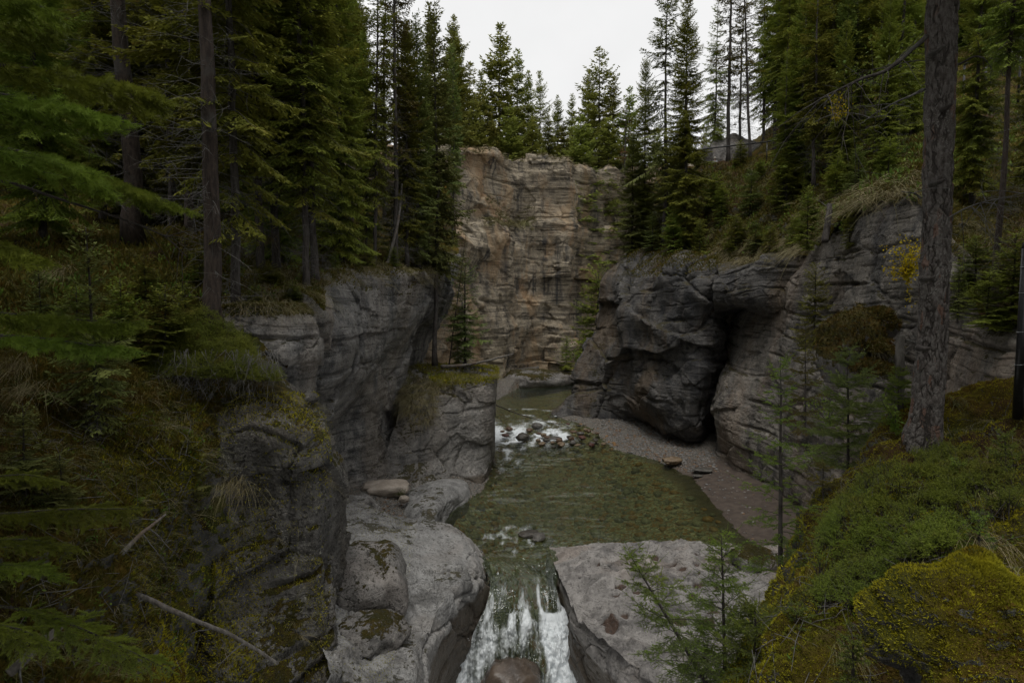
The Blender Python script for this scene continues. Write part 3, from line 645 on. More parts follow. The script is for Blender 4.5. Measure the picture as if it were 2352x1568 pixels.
xs = np.linspace(-16, 20, 420); ys = np.concatenate([np.linspace(15.2, 46, 420), np.linspace(46.2, 72, 120)])
X, Y = np.meshgrid(xs, ys); Z, DR, DL = bed(X.ravel(), Y.ravel())
# the bed falls away under the chute
XX, YY = X.ravel(), Y.ravel()
Z -= 3.2 * sstep(19.6, 15.8, YY) + 1.2 * sstep(20.2, 19., YY) * (XX > -3) * (XX < 3.5)
def bed_material():
    t = NT('river_stones_and_sand'); P = t.coords((1, 1, .3))
    wv = t.n('ShaderNodeVectorMath', operation='ADD'); t.l(P, wv.inputs[0])
    nn = t.n('ShaderNodeTexNoise'); t.l(P, nn.inputs['Vector']); nn.inputs['Scale'].default_value = 2.; 
    sc_ = t.n('ShaderNodeVectorMath', operation='SCALE'); sc_.inputs['Scale'].default_value = .16; t.l(nn.outputs['Color'], sc_.inputs[0]); t.l(sc_.outputs[0], wv.inputs[1])
    def stones(scale, lo, hi):
        v = t.n('ShaderNodeTexVoronoi'); t.l(wv.outputs[0], v.inputs['Vector']); v.inputs['Scale'].default_value = scale
        sp = t.n('ShaderNodeSeparateColor'); t.l(v.outputs['Color'], sp.inputs[0])
        c = t.mix(sp.outputs[0], (.09, .085, .065), (.30, .27, .20)); c = t.mix(t.ramp(sp.outputs[1], .62, .75), c, (.23, .115, .04))
        c = t.mix(t.ramp(sp.outputs[2], .8, .9), c, (.36, .34, .28))
        return c, v.outputs['Distance']
    ca, da = stones(3.2, 0, 1); cb, db = stones(11., 0, 1); cc, dc = stones(26., 0, 1)
    col = t.mix(t.ramp(da, .30, .46), ca, cb); col = t.mix(t.ramp(t.noise(P, .9, 3), .45, .6), col, cb)
    grav = t.mix(.5, cc, (.24, .235, .225)); grav = t.mix(t.ramp(dc, .35, .7), grav, (.03, .03, .03))
    gm = t.attr('gravel'); sd = t.attr('sand')
    col = t.mix(gm, col, grav)
    sand = t.mix(t.ramp(t.noise(P, 3., 6, .6), .35, .65), (.058, .044, .036), (.088, .068, .054))
    col = t.mix(sd, col, sand)
    h = t.math('ADD', t.math('MULTIPLY', da, -.8), t.math('MULTIPLY', dc, -.35))
    h = t.math('MULTIPLY', h, t.math('SUBTRACT', 1., t.math('MULTIPLY', sd, .95)))
    t.bsdf(col, .75, t.bump(h, .8, .10), .3)
    return t.m
sandy = sstep(-1.6, -.2, DR) * sstep(33.5, 29.5, YY + .35 * noise(np.stack([XX, YY, 0 * XX], 1) * .9, 6) * 3)
gravel = np.maximum(sstep(-.5, .1, DR), sstep(-.3, .1, DL))
p = Patch(); p.V = np.stack([XX, YY, Z], 1); p.f = grid_faces(len(ys), len(xs)); p.nr, p.nc = len(ys), len(xs)
build('bed', 'riverbed', p, bed_material(), attrs={'sand': sandy, 'gravel': gravel})
# water: one sheet from the far bend, over the riffle, through the chute and down the fall
rowsY = np.concatenate([np.linspace(66, 46, 70), np.linspace(45.8, 35, 170), np.linspace(34.95, 19.83, 300)])
nc = 300; s = np.linspace(0, 1, nc)
top = np.zeros((len(rowsY), nc, 3)); top[..., 0] = -13 + 27 * s[None]; top[..., 1] = rowsY[:, None]; top[..., 2] = wl(rowsY)[:, None]
ch = [((1088,1279,19.83),(1292,1279,19.83)),((1112,1300,19.1),(1292,1300,19.2)),((1126,1340,18.3),(1278,1338,18.35)),((1118,1385,17.6),(1286,1380,17.6)),((1106,1412,17.2),(1298,1395,17.25)),
      ((1092,1440,16.95),(1306,1425,16.95)),((1078,1480,16.7),(1318,1470,16.6)),((1052,1530,16.35),(1342,1525,16.3)),((1022,1590,15.95),(1374,1590,15.9)),((980,1690,15.3),(1425,1690,15.2)),((930,1850,14.4),(1490,1850,14.3))]
E = np.array([[at(*a), at(*b)] for a, b in ch]); E = spline(E, np.linspace(0, len(ch) - 1, 300))
chute = E[:, :1] + (E[:, 1:] - E[:, :1]) * s[None, :, None]
Wt = np.concatenate([top, chute]); k0 = len(rowsY)
P = Wt.reshape(-1, 3).copy(); Yc = P[:, 1]; S_ = np.tile(s, len(Wt)); flow = np.repeat(np.arange(len(Wt)), nc)
fall = np.clip((flow - k0) / 300., 0, 1)
# boulder under the fall lifts the sheet
BO = at(1176, 1545, 15.9)
hump = np.exp(-((P[:, 0] - BO[0]) / .78) ** 2) * sstep(.36, .56, fall) * (1 - .2 * sstep(.7, 1., fall))
P[:, 2] += .16 * np.exp(-((S_ - .47) / .13) ** 2) * sstep(.12, .38, fall) - .22 * np.exp(-((S_ - .84) / .12) ** 2) * sstep(.22, .34, fall) * sstep(.62, .45, fall) - .12 * np.exp(-((S_ - .12) / .12) ** 2) * sstep(.3, .5, fall)
P[:, 2] += .42 * hump * (1 - .35 * sstep(.62, .95, fall)); P[:, 1] -= .55 * hump
rif = np.exp(-((Yc - 38.2 - 1.5 * noise(P * .45, 131) - .6 * noise(P * 1.7, 132)) / 2.2) ** 2) * (flow < k0)
run = np.exp(-((Yc - 31) / 4.) ** 2) * sstep(3.5, -1.5, P[:, 0]) * (flow < k0) * .55
lip = sstep(22.8, 19.6, Yc) * sstep(4.4, 1.6, np.abs(P[:, 0] - .3)) * (1 - sstep(.05, .3, fall))
Q = P * np.array((1., .75, 1.))
calm = sstep(-.25, .3, noise(P * .20, 160)) * (1 - .72 * sstep(1.5, 5.5, P[:, 0] - .10 * (P[:, 1] - 26))); Qw = P + .5 * np.stack([noise(P * .7, 161), noise(P * .7, 162), 0 * P[:, 0]], 1); Qr = Qw * np.array((.9, 1.7, 1.))
wave = (.22 + .78 * calm) * 1.45 * (1 - .5 * (fall > 0) * sstep(0, .2, fall)) * (.075 * fbm(Qr * .8, 2, 111) + .032 * fbm(Qr * 2.1, 3, 114) + .006 * fbm(Qr * 6., 2, 115)) + rif * (.10 * fbm(Q * 1.3, 4, 117) + .05 * fbm(Q * 4., 3, 118)) + (run + lip) * (.07 * fbm(Q * 1.7, 4, 121) + .04 * fbm(Q * 6, 3, 122))
Qf = np.stack([P[:, 0] * 3.2, P[:, 1] * .9, P[:, 2] * .9], 1)
wave += fall ** .5 * (.05 * fbm(Qf * .9, 4, 124)) + sstep(.36, .6, fall) * (.17 * fbm(P * np.array((2.4, 1.4, 1.6)), 4, 127, .6) + .07 * fbm(P * np.array((7, 4, 4)), 3, 128))
N = grid_normals(P.reshape(len(Wt), nc, 3)).reshape(-1, 3); N *= np.sign(N[:, 2:3] + 1e-9)
base = P.copy(); P = P + N * wave[:, None]
# standing crest where the sheet meets the pool
crest = np.exp(-((P[:, 0] - .35) / .9) ** 2) * np.exp(-((Yc - 22.3) / .55) ** 2) * (flow < k0); P[:, 2] += .12 * crest * (1 + noise(P * 2.2, 141))
nse = fbm(Q * 1.1, 5, 151, .6); nfl = fbm(np.stack([P[:, 0] * 4., P[:, 1] * .7, P[:, 2] * .7], 1), 5, 152, .6)
leftness = sstep(1.5, -3.0, P[:, 0])
foam = rif * np.clip(.68 + .75 * leftness + 1.5 * nse, 0, 1.3) * sstep(5.2, 3.2, P[:, 0] + .12 * (Yc - 38) * 0)
foam += np.exp(-((Yc - 33.5) / 3.2) ** 2) * sstep(2.6, -1.2, P[:, 0]) * (flow < k0) * np.clip(.10 + 1.6 * fbm(P * np.array((1.5, .38, 1.)), 4, 155, .6), 0, 1) * .75
foam += np.exp(-((Yc - 21.2) / 1.3) ** 2) * np.exp(-((P[:, 0] + .1) / 1.5) ** 2) * (flow < k0) * np.clip(-.02 + 1.6 * fbm(P * np.array((2.2, .9, 1.)), 4, 156, .6), 0, 1) * .7
foam += .5 * crest * np.clip(.35 + 1.8 * nse, 0, 1)
foam += .55 * np.exp(-((Yc - 60.6) / .8) ** 2) * np.clip(.5 + nse * 2, 0, 1)
foam += .7 * np.exp(-((Yc - 42.6) / .5) ** 2) * np.clip(nse * 2.2, 0, 1) + .5 * np.exp(-((Yc - 45.5 + .3 * P[:, 0]) / .35) ** 2) * np.clip(nse * 2.4, 0, 1)
right = sstep(.66, .76, S_); leftw = sstep(.30, .16, S_)
jag = .05 * noise(np.stack([S_ * 9, 0 * S_, 0 * S_], 1), 171) + .03 * noise(np.stack([S_ * 23, 0 * S_, 0 * S_], 1), 172)
drop_r = sstep(.34, .42, fall + .03 * nse + jag) ; drop_l = sstep(.36, .60, fall + .05 * nfl + jag)
foam += right * drop_r * 1.5 + leftw * drop_l * (.80 + .6 * nfl)
mid = (1 - right) * (1 - leftw)
foam += mid * (sstep(.36, .48, fall + .04 * nfl + 1.3 * jag - .10 * np.abs(S_ - .47) / .2) * sstep(.72, .52, fall + .05 * nfl) * np.clip(.72 + .8 * nfl, 0, 1.2) + .55 * sstep(.5, .7, fall) * np.clip(.3 + 1.2 * nfl, 0, 1))
foam += sstep(.06, .36, fall) * .6 * np.clip(1.3 * nfl + .25, 0, 1) * (1 - sstep(.36, .5, fall)) + np.exp(-((S_ - .72) / .03) ** 2) * sstep(.12, .3, fall) * sstep(.45, .36, fall) * .7
foam = np.clip(foam, 0, 1.2)
bz, _, _ = bed(P[:, 0], P[:, 1]); depth = np.clip(wl(P[:, 1]) - bz, 0, 3); body = .03 + .34 * (1 - np.exp(-depth * .75)); body = body + (.33 - body) * sstep(20.4, 19., P[:, 1])
def water_material():
    t = NT('river_water'); P = t.coords()
    Pw = t.coords((1., 2., 1.)); n1 = t.noise(Pw, 3.2, 4, .6, .6); n2 = t.noise(P, 9., 4, .6)
    nrm = t.bump(t.math('ADD', n1, t.math('MULTIPLY', n2, .35)), .35, .06)
    g = t.n('ShaderNodeBsdfGlossy'); g.inputs['Roughness'].default_value = .05; t.l(nrm, g.inputs['Normal']); g.inputs['Color'].default_value = (.95, .97, 1, 1)
    tr = t.n('ShaderNodeBsdfTransparent'); tr.inputs['Color'].default_value = (.66, .71, .50, 1)
    body = t.n('ShaderNodeBsdfDiffuse'); body.inputs['Color'].default_value = (.060, .080, .050, 1)
    m0 = t.n('ShaderNodeMixShader'); t.l(t.attr('body'), m0.inputs[0]); t.l(tr.outputs[0], m0.inputs[1]); t.l(body.outputs[0], m0.inputs[2])
    fr = t.n('ShaderNodeFresnel'); fr.inputs['IOR'].default_value = 1.40; t.l(nrm, fr.inputs['Normal'])
    m1 = t.n('ShaderNodeMixShader'); t.l(fr.outputs[0], m1.inputs[0]); t.l(m0.outputs[0], m1.inputs[1]); t.l(g.outputs[0], m1.inputs[2])
    fm = t.n('ShaderNodeBsdfPrincipled'); fm.inputs['Base Color'].default_value = (.74, .78, .80, 1); fm.inputs['Roughness'].default_value = .6
    fp = t.noise(t.coords((3.6, 1.1, 1.1)), 3.2, 5, .7)
    fa = t.math('ADD', t.attr('foam'), t.math('MULTIPLY', t.math('SUBTRACT', fp, .5), .9))
    ff = t.math('MULTIPLY', t.ramp(fa, .05, 1.15), .96)
    m2 = t.n('ShaderNodeMixShader'); t.l(ff, m2.inputs[0]); t.l(m1.outputs[0], m2.inputs[1]); t.l(fm.outputs[0], m2.inputs[2])
    t.l(m2.outputs[0], t.out.inputs['Surface'])
    return t.m
M['water'] = water_material()
f = grid_faces(len(Wt), nc)[:, ::-1]; f = np.delete(f, np.s_[(k0 - 1) * (nc - 1):k0 * (nc - 1)], 0)
o = link('water', mesh_np('water', P, f, M['water'], True, {'foam': foam, 'body': body})); tag(o, 'clear green river pool, riffle and white fall through the chute', 'river', None, 'structure')
# ------------------------------------------------------------------ conifers
M['bark_grey'] = bark_mat('grey_spruce_bark', (.095, .085, .078), (.045, .039, .035), (.10, .10, .09))
M['bark_red'] = bark_mat('red_brown_pine_bark', (.085, .066, .056), (.042, .034, .030), (.085, .080, .075))
M['twig_dead'] = bark_mat('lichen_grey_dead_twigs', (.17, .165, .155), (.085, .08, .075))
M['spruce'] = leaf_mat('dark_spruce_needles', ((.134, .168, .036), (.228, .250, .046), (.168, .192, .048)), None, (.20, .115, .022), .4, .25)
M['spruce_blue'] = leaf_mat('grey_green_spruce_needles', ((.125, .150, .052), (.195, .215, .066), (.160, .180, .062)), None, (.10, .058, .018), .3, .15)
M['spruce_far'] = leaf_mat('bright_green_far_needles', ((.180, .210, .062), (.288, .306, .074), (.228, .246, .084)), None, (.12, .075, .022), .3, .2)  # a brighter green than the nearer spruces
M['larch'] = leaf_mat('olive_thin_needles', ((.112, .119, .037), (.174, .160, .041), (.122, .112, .041)), None, (.13, .075, .02), .5, .2)
M['rusty'] = leaf_mat('rust_brown_needles', ((.150, .075, .033), (.180, .093, .038), (.105, .068, .030)), None, (.13, .06, .03), .5, .1)
M['sapling'] = leaf_mat('fresh_green_needles', ((.130, .180, .036), (.200, .250, .050), (.160, .205, .050)), None, (.13, .085, .02), .3, .25)
M['pine'] = leaf_mat('long_bright_pine_needles', ((.125, .165, .030), (.215, .255, .045), (.160, .195, .040)), None, (.12, .09, .02), .22, .2)

def unit(a): return a / (np.linalg.norm(a, axis=-1, keepdims=True) + 1e-9)
def strips(buf, p, d, up, L, W, tint=0.):
    """one slim needle covered twig per row: a bent diamond"""
    n = len(p)
    s = unit(np.cross(d, up)); L = np.broadcast_to(L, (n,))[:, None]; W = np.broadcast_to(W, (n,))[:, None]
    nn = np.cross(s, d)
    m = p + d * L * .45
    V = np.stack([p, m + s * W * .5 - nn * L * .05, p + d * L - nn * L * .10, m - s * W * .5 - nn * L * .05], 1).reshape(-1, 3)
    i = np.arange(n)[:, None] * 4
    buf.add(V, None, i + np.arange(4)[None], np.repeat(np.broadcast_to(tint, (n,)), 4))
def brush(buf, p, d, L, nl, k, w, rng, tint=0., fwd=.62, flat=0.):
    """shoots set with needles all round: p, d, L per shoot, k needles each"""
    n = len(p); L = np.broadcast_to(L, (n,))
    ref = np.where(np.abs(d[:, 2:3]) < .9, np.array([[0, 0, 1.]]), np.array([[1., 0, 0]]))
    x = unit(np.cross(d, ref)); y = np.cross(d, x)
    t = (np.arange(k)[None] + rng.random((n, k))) / k
    th = rng.random((n, k)) * 2 * math.pi
    rad = x[:, None] * np.cos(th)[..., None] + y[:, None] * np.sin(th)[..., None] * (1 - flat)
    dr = unit(rad + d[:, None] * fwd * (.7 + .8 * rng.random((n, k, 1))))
    b = p[:, None] + d[:, None] * (t * L[:, None])[..., None]
    ln = nl * (.75 + .5 * rng.random((n, k, 1))) * (1 - .35 * t[..., None] ** 3)
    sd = unit(np.cross(dr, d[:, None])) * w * .5
    V = np.stack([b - sd, b + sd, b + dr * ln], 2).reshape(-1, 3)
    buf.add(V, np.arange(len(V)).reshape(-1, 3), None, np.repeat((np.broadcast_to(tint, (n,))[:, None] + .0 * t).ravel(), 3))

def branch_axis(r, az, e0, droop, up, z0, off, m, rng):
    s = np.linspace(0, 1, m)
    hz = r * s; vt = r * (math.tan(e0) * s - droop * s ** 2 + up * s ** 3)
    bend = rng.normal(0, .12) * s ** 2
    a = az + bend
    return np.stack([off[0] + hz * np.cos(a), off[1] + hz * np.sin(a), z0 + vt], 1)
def conifer(name, h, rb, rmax, cf, nb, seed, leafmat, barkmat, droop=.35, up=.25, dens=1., tw=.075, tl=.17, spacing=.085, dead=0, ragged=.3, sides=9, tipup=48, lowup=-14, power=.62, deadlen=1.):
    """returns meshes: trunk with its limbs, crown of needle sprays, dead lower twigs"""
    rng = np.random.default_rng(seed)
    T, Cn, D = Buf(), Buf(), Buf()
    nz = 26; zz = np.linspace(0, 1, nz)
    wob = np.stack([.05 * h * .06 * np.cumsum(rng.normal(0, .5, nz)), .05 * h * .06 * np.cumsum(rng.normal(0, .5, nz))], 1)
    axis = np.concatenate([wob, (zz * h)[:, None]], 1)
    rad = rb * (1 - zz) ** .85 + .008 + rb * .45 * np.exp(-zz * h / .35)
    tube(T, axis, rad, sides)
    px = lambda z: np.array([np.interp(z, axis[:, 2], axis[:, 0]), np.interp(z, axis[:, 2], axis[:, 1])])
    az = rng.random() * 6
    ts = np.sort(rng.random(nb)) ** 1.05
    gaps = noise(np.stack([ts * 9, 0 * ts, 0 * ts + seed], 1), 5)
    for t, gp in zip(ts, gaps):
        z = h * (cf + (1 - cf) * t * .985)
        az += 2.4 + rng.normal(0, .5)
        side = noise(np.array([[math.cos(az) * .9, math.sin(az) * .9, z * .35 + seed]]), 8)[0]
        r = rmax * ((1 - t) ** power) * min(1, .55 + 2.2 * t) * (1 + ragged * (rng.normal() * .6 + 1.2 * side + .8 * gp)) + .10
        r = max(.12, r)
        e0 = R(lowup + (tipup - lowup) * t ** 1.4 + rng.normal(0, 7))
        m = max(4, int(r / .22) + 3)
        ax = branch_axis(r, az, e0, droop * (1 - .6 * t), up, z, px(z), m, rng)
        tube(T, ax, np.linspace(.008 + .014 * r / 2, .003, m), 3, 0., False)
        if rng.random() > dens * 1.15: continue
        k = max(3, int(r / spacing)); s = np.linspace(.12 if r > .6 else .02, 1, k)
        bp = spline(ax, s * (m - 1)); bd = unit(np.gradient(bp, axis=0))
        L = np.minimum(.62, .16 + .48 * r * (1 - s) * np.minimum(1, .3 + 3 * s)) * (.65 + .6 * rng.random(k))
        lat = unit(np.cross(bd, np.array((0, 0, 1.))))
        P0, D0, LL = [], [], []
        for sg in (-1, 1):
            ang = R(1) * (50 + 14 * rng.normal(size=k))
            dd = bd * np.cos(ang)[:, None] + sg * lat * np.sin(ang)[:, None]
            dd[:, 2] -= .12 + .30 * rng.random(k) * (1 - t)
            keep = rng.random(k) < dens
            P0.append(bp[keep]); D0.append(unit(dd)[keep]); LL.append(L[keep])
        P0.append(bp[-1:]); D0.append(bd[-1:]); LL.append(np.array([.16]))
        P0, D0, LL = np.concatenate(P0), np.concatenate(D0), np.concatenate(LL)
        # each side twig carries smaller ones
        cnt = np.maximum(1, (LL / .085).astype(int)); idx = np.repeat(np.arange(len(P0)), cnt)
        q = (np.arange(len(idx)) - np.repeat(np.cumsum(cnt) - cnt, cnt) + .6 * rng.random(len(idx))) / cnt[idx]
        pp = P0[idx] + D0[idx] * (q * LL[idx])[:, None]; pp[:, 2] -= .25 * (q * LL[idx]) ** 2
        lt = unit(np.cross(D0[idx], np.array((0, 0, 1.))))
        sg = rng.choice([-1, 1], len(idx))[:, None]
        dd = unit(D0[idx] + sg * lt * (.45 + .5 * rng.random((len(idx), 1))) + rng.normal(0, .22, (len(idx), 3)))
        upv = unit(np.array((0, 0, 1.)) + rng.normal(0, .35, (len(idx), 3)))
        strips(Cn, pp, dd, upv, tl * (.7 + .6 * rng.random(len(idx))), tw * (.7 + .6 * rng.random(len(idx))))
        strips(Cn, P0, D0, np.array([[0, 0, 1.]]) + 0 * P0, LL * 1.05, tw * .8)
    for i in range(dead):
        z = h * (.04 + (cf + .06) * rng.random()); a = rng.random() * 6.3; r = deadlen * (.3 + 1.0 * rng.random())
        ax = branch_axis(r, a, R(rng.normal(-6, 16)), .25 * rng.random(), -.05 + .2 * rng.random(), z, px(z), 7, rng)
        tube(D, ax, np.linspace(.011, .003, 7), 3, 0., False)
        for j in range(rng.integers(3, 8)):
            b = ax[rng.integers(2, 7)]; dd = unit(rng.normal(0, 1, 3) + np.array((math.cos(a), math.sin(a), -.3)) * 1.0)
            l = .15 + .4 * rng.random() * deadlen; e = b + dd * l + np.array((0, 0, -.1 * l)); mdl = (b + e) / 2 + rng.normal(0, .05 * l, 3)
            tube(D, np.array([b, mdl, e]), np.array([.005, .004, .002]), 3, 0., False)
    out = {'trunk': T.mesh(name + '_trunk', barkmat), 'h': h}
    if Cn.n: out['crown'] = Cn.mesh(name + '_crown', leafmat, True)
    if D.n: out['dead_branches'] = D.mesh(name + '_dead', M['twig_dead'])
    return out
K = {}
K['dense1'] = conifer('dense_spruce', 22, .24, 2.9, .05, 360, 1, M['spruce'], M['bark_grey'], .5, .3, dead=30)
K['dense2'] = conifer('dense_spruce_b', 22, .22, 2.7, .06, 350, 2, M['spruce'], M['bark_grey'], .6, .38, dead=30, ragged=.42)
K['narrow1'] = conifer('narrow_spruce', 17, .16, 1.7, .07, 290, 3, M['spruce_blue'], M['bark_grey'], .4, .3, dead=20, ragged=.35)
K['narrow2'] = conifer('narrow_spruce_b', 17, .15, 1.6, .12, 260, 4, M['spruce'], M['bark_grey'], .5, .3, dead=40, ragged=.5)
K['edge1'] = conifer('rim_spruce', 20, .15, 1.9, .15, 200, 15, M['spruce'], M['bark_grey'], .75, .4, .8, dead=60, ragged=.45)
K['edge2'] = conifer('rim_spruce_b', 20, .14, 1.7, .20, 180, 16, M['spruce'], M['bark_grey'], .7, .4, .75, dead=70, ragged=.5)
K['mast'] = conifer('mast_spruce', 17, .11, 1.35, .27, 210, 17, M['spruce_blue'], M['bark_grey'], .5, .35, .9, dead=40, ragged=.45)
K['bare1'] = conifer('high_crowned_spruce', 24, .20, 2.2, .30, 260, 5, M['spruce'], M['bark_grey'], .55, .3, dead=110, ragged=.4)
K['bare2'] = conifer('grey_twigged_spruce', 24, .22, 1.7, .52, 150, 6, M['spruce'], M['bark_red'], .5, .3, dead=190, ragged=.4, deadlen=1.4)
K['thin1'] = conifer('thin_pine', 22, .17, 1.7, .28, 130, 7, M['larch'], M['bark_grey'], .25, .35, .62, dead=120, ragged=.5, tipup=40, deadlen=1.5)
K['sparse1'] = conifer('one_sided_spruce', 22, .17, 2.3, .2, 190, 8, M['spruce_blue'], M['bark_grey'], .7, .3, .7, dead=50, ragged=.6)
K['small1'] = conifer('young_spruce', 5, .05, .95, .05, 95, 9, M['spruce'], M['bark_grey'], .35, .3, tw=.05, tl=.12, spacing=.06, ragged=.35)
K['small2'] = conifer('young_spruce_b', 5, .05, .75, .10, 80, 10, M['spruce_blue'], M['bark_grey'], .45, .35, tw=.05, tl=.12, spacing=.06, ragged=.5, dead=14, deadlen=.5)
K['far1'] = conifer('far_spruce', 20, .2, 3.6, .04, 210, 11, M['spruce_far'], M['bark_grey'], .4, .3, tw=.15, tl=.30, spacing=.17, ragged=.35, power=.85)
K['far2'] = conifer('far_spruce_b', 20, .2, 3.0, .06, 190, 12, M['spruce_far'], M['bark_grey'], .5, .35, .9, tw=.15, tl=.30, spacing=.17, ragged=.5, power=.8)
K['far3'] = conifer('far_pine', 20, .2, 3.4, .10, 150, 13, M['spruce_far'], M['bark_grey'], .2, .35, .75, tw=.15, tl=.30, spacing=.18, ragged=.55, tipup=40, power=.75)
K['rust1'] = conifer('dying_spruce', 14, .12, 1.2, .2, 110, 14, M['rusty'], M['bark_grey'], .5, .3, .55, tw=.06, tl=.16, spacing=.13, dead=40, ragged=.5)

def ground(x, y, keys):
    best = None
    for k in keys:
        V = TERR[k].V; d = (V[:, 0] - x) ** 2 + (V[:, 1] - y) ** 2; i = int(d.argmin())
        if best is None or d[i] < best[0]: best = (d[i], V[i, 2])
    return best[1]
def tree(kind, base, h, label, cat='spruce', group=None, name='spruce_tree', width=1., rot=None, lean=(0, 0), sink=.15):
    k = K[kind]; s = h / k['h']
    o = empty(name, (base[0], base[1], base[2] - sink), label, cat, group)
    o.rotation_euler = (R(lean[1]), R(lean[0]), RNG.random() * 6.28 if rot is None else rot)
    for part in ('trunk', 'crown', 'dead_branches'):
        if part in k:
            c = link(part, k[part], o); c.scale = (s * width, s * width, s)
    return o
def tree_at(kind, u, v, Y, vtop, label, keys=None, **kw):
    b = at(u, v, Y)
    if keys:
        g = ground(b[0], b[1], keys)
        if abs(g - b[2]) < 3: b[2] = g
    return tree(kind, b, at(u, vtop, Y)[2] - b[2], label, **kw)
LT, RT, PL = ['left'], ['right'], ['plateau', 'far']
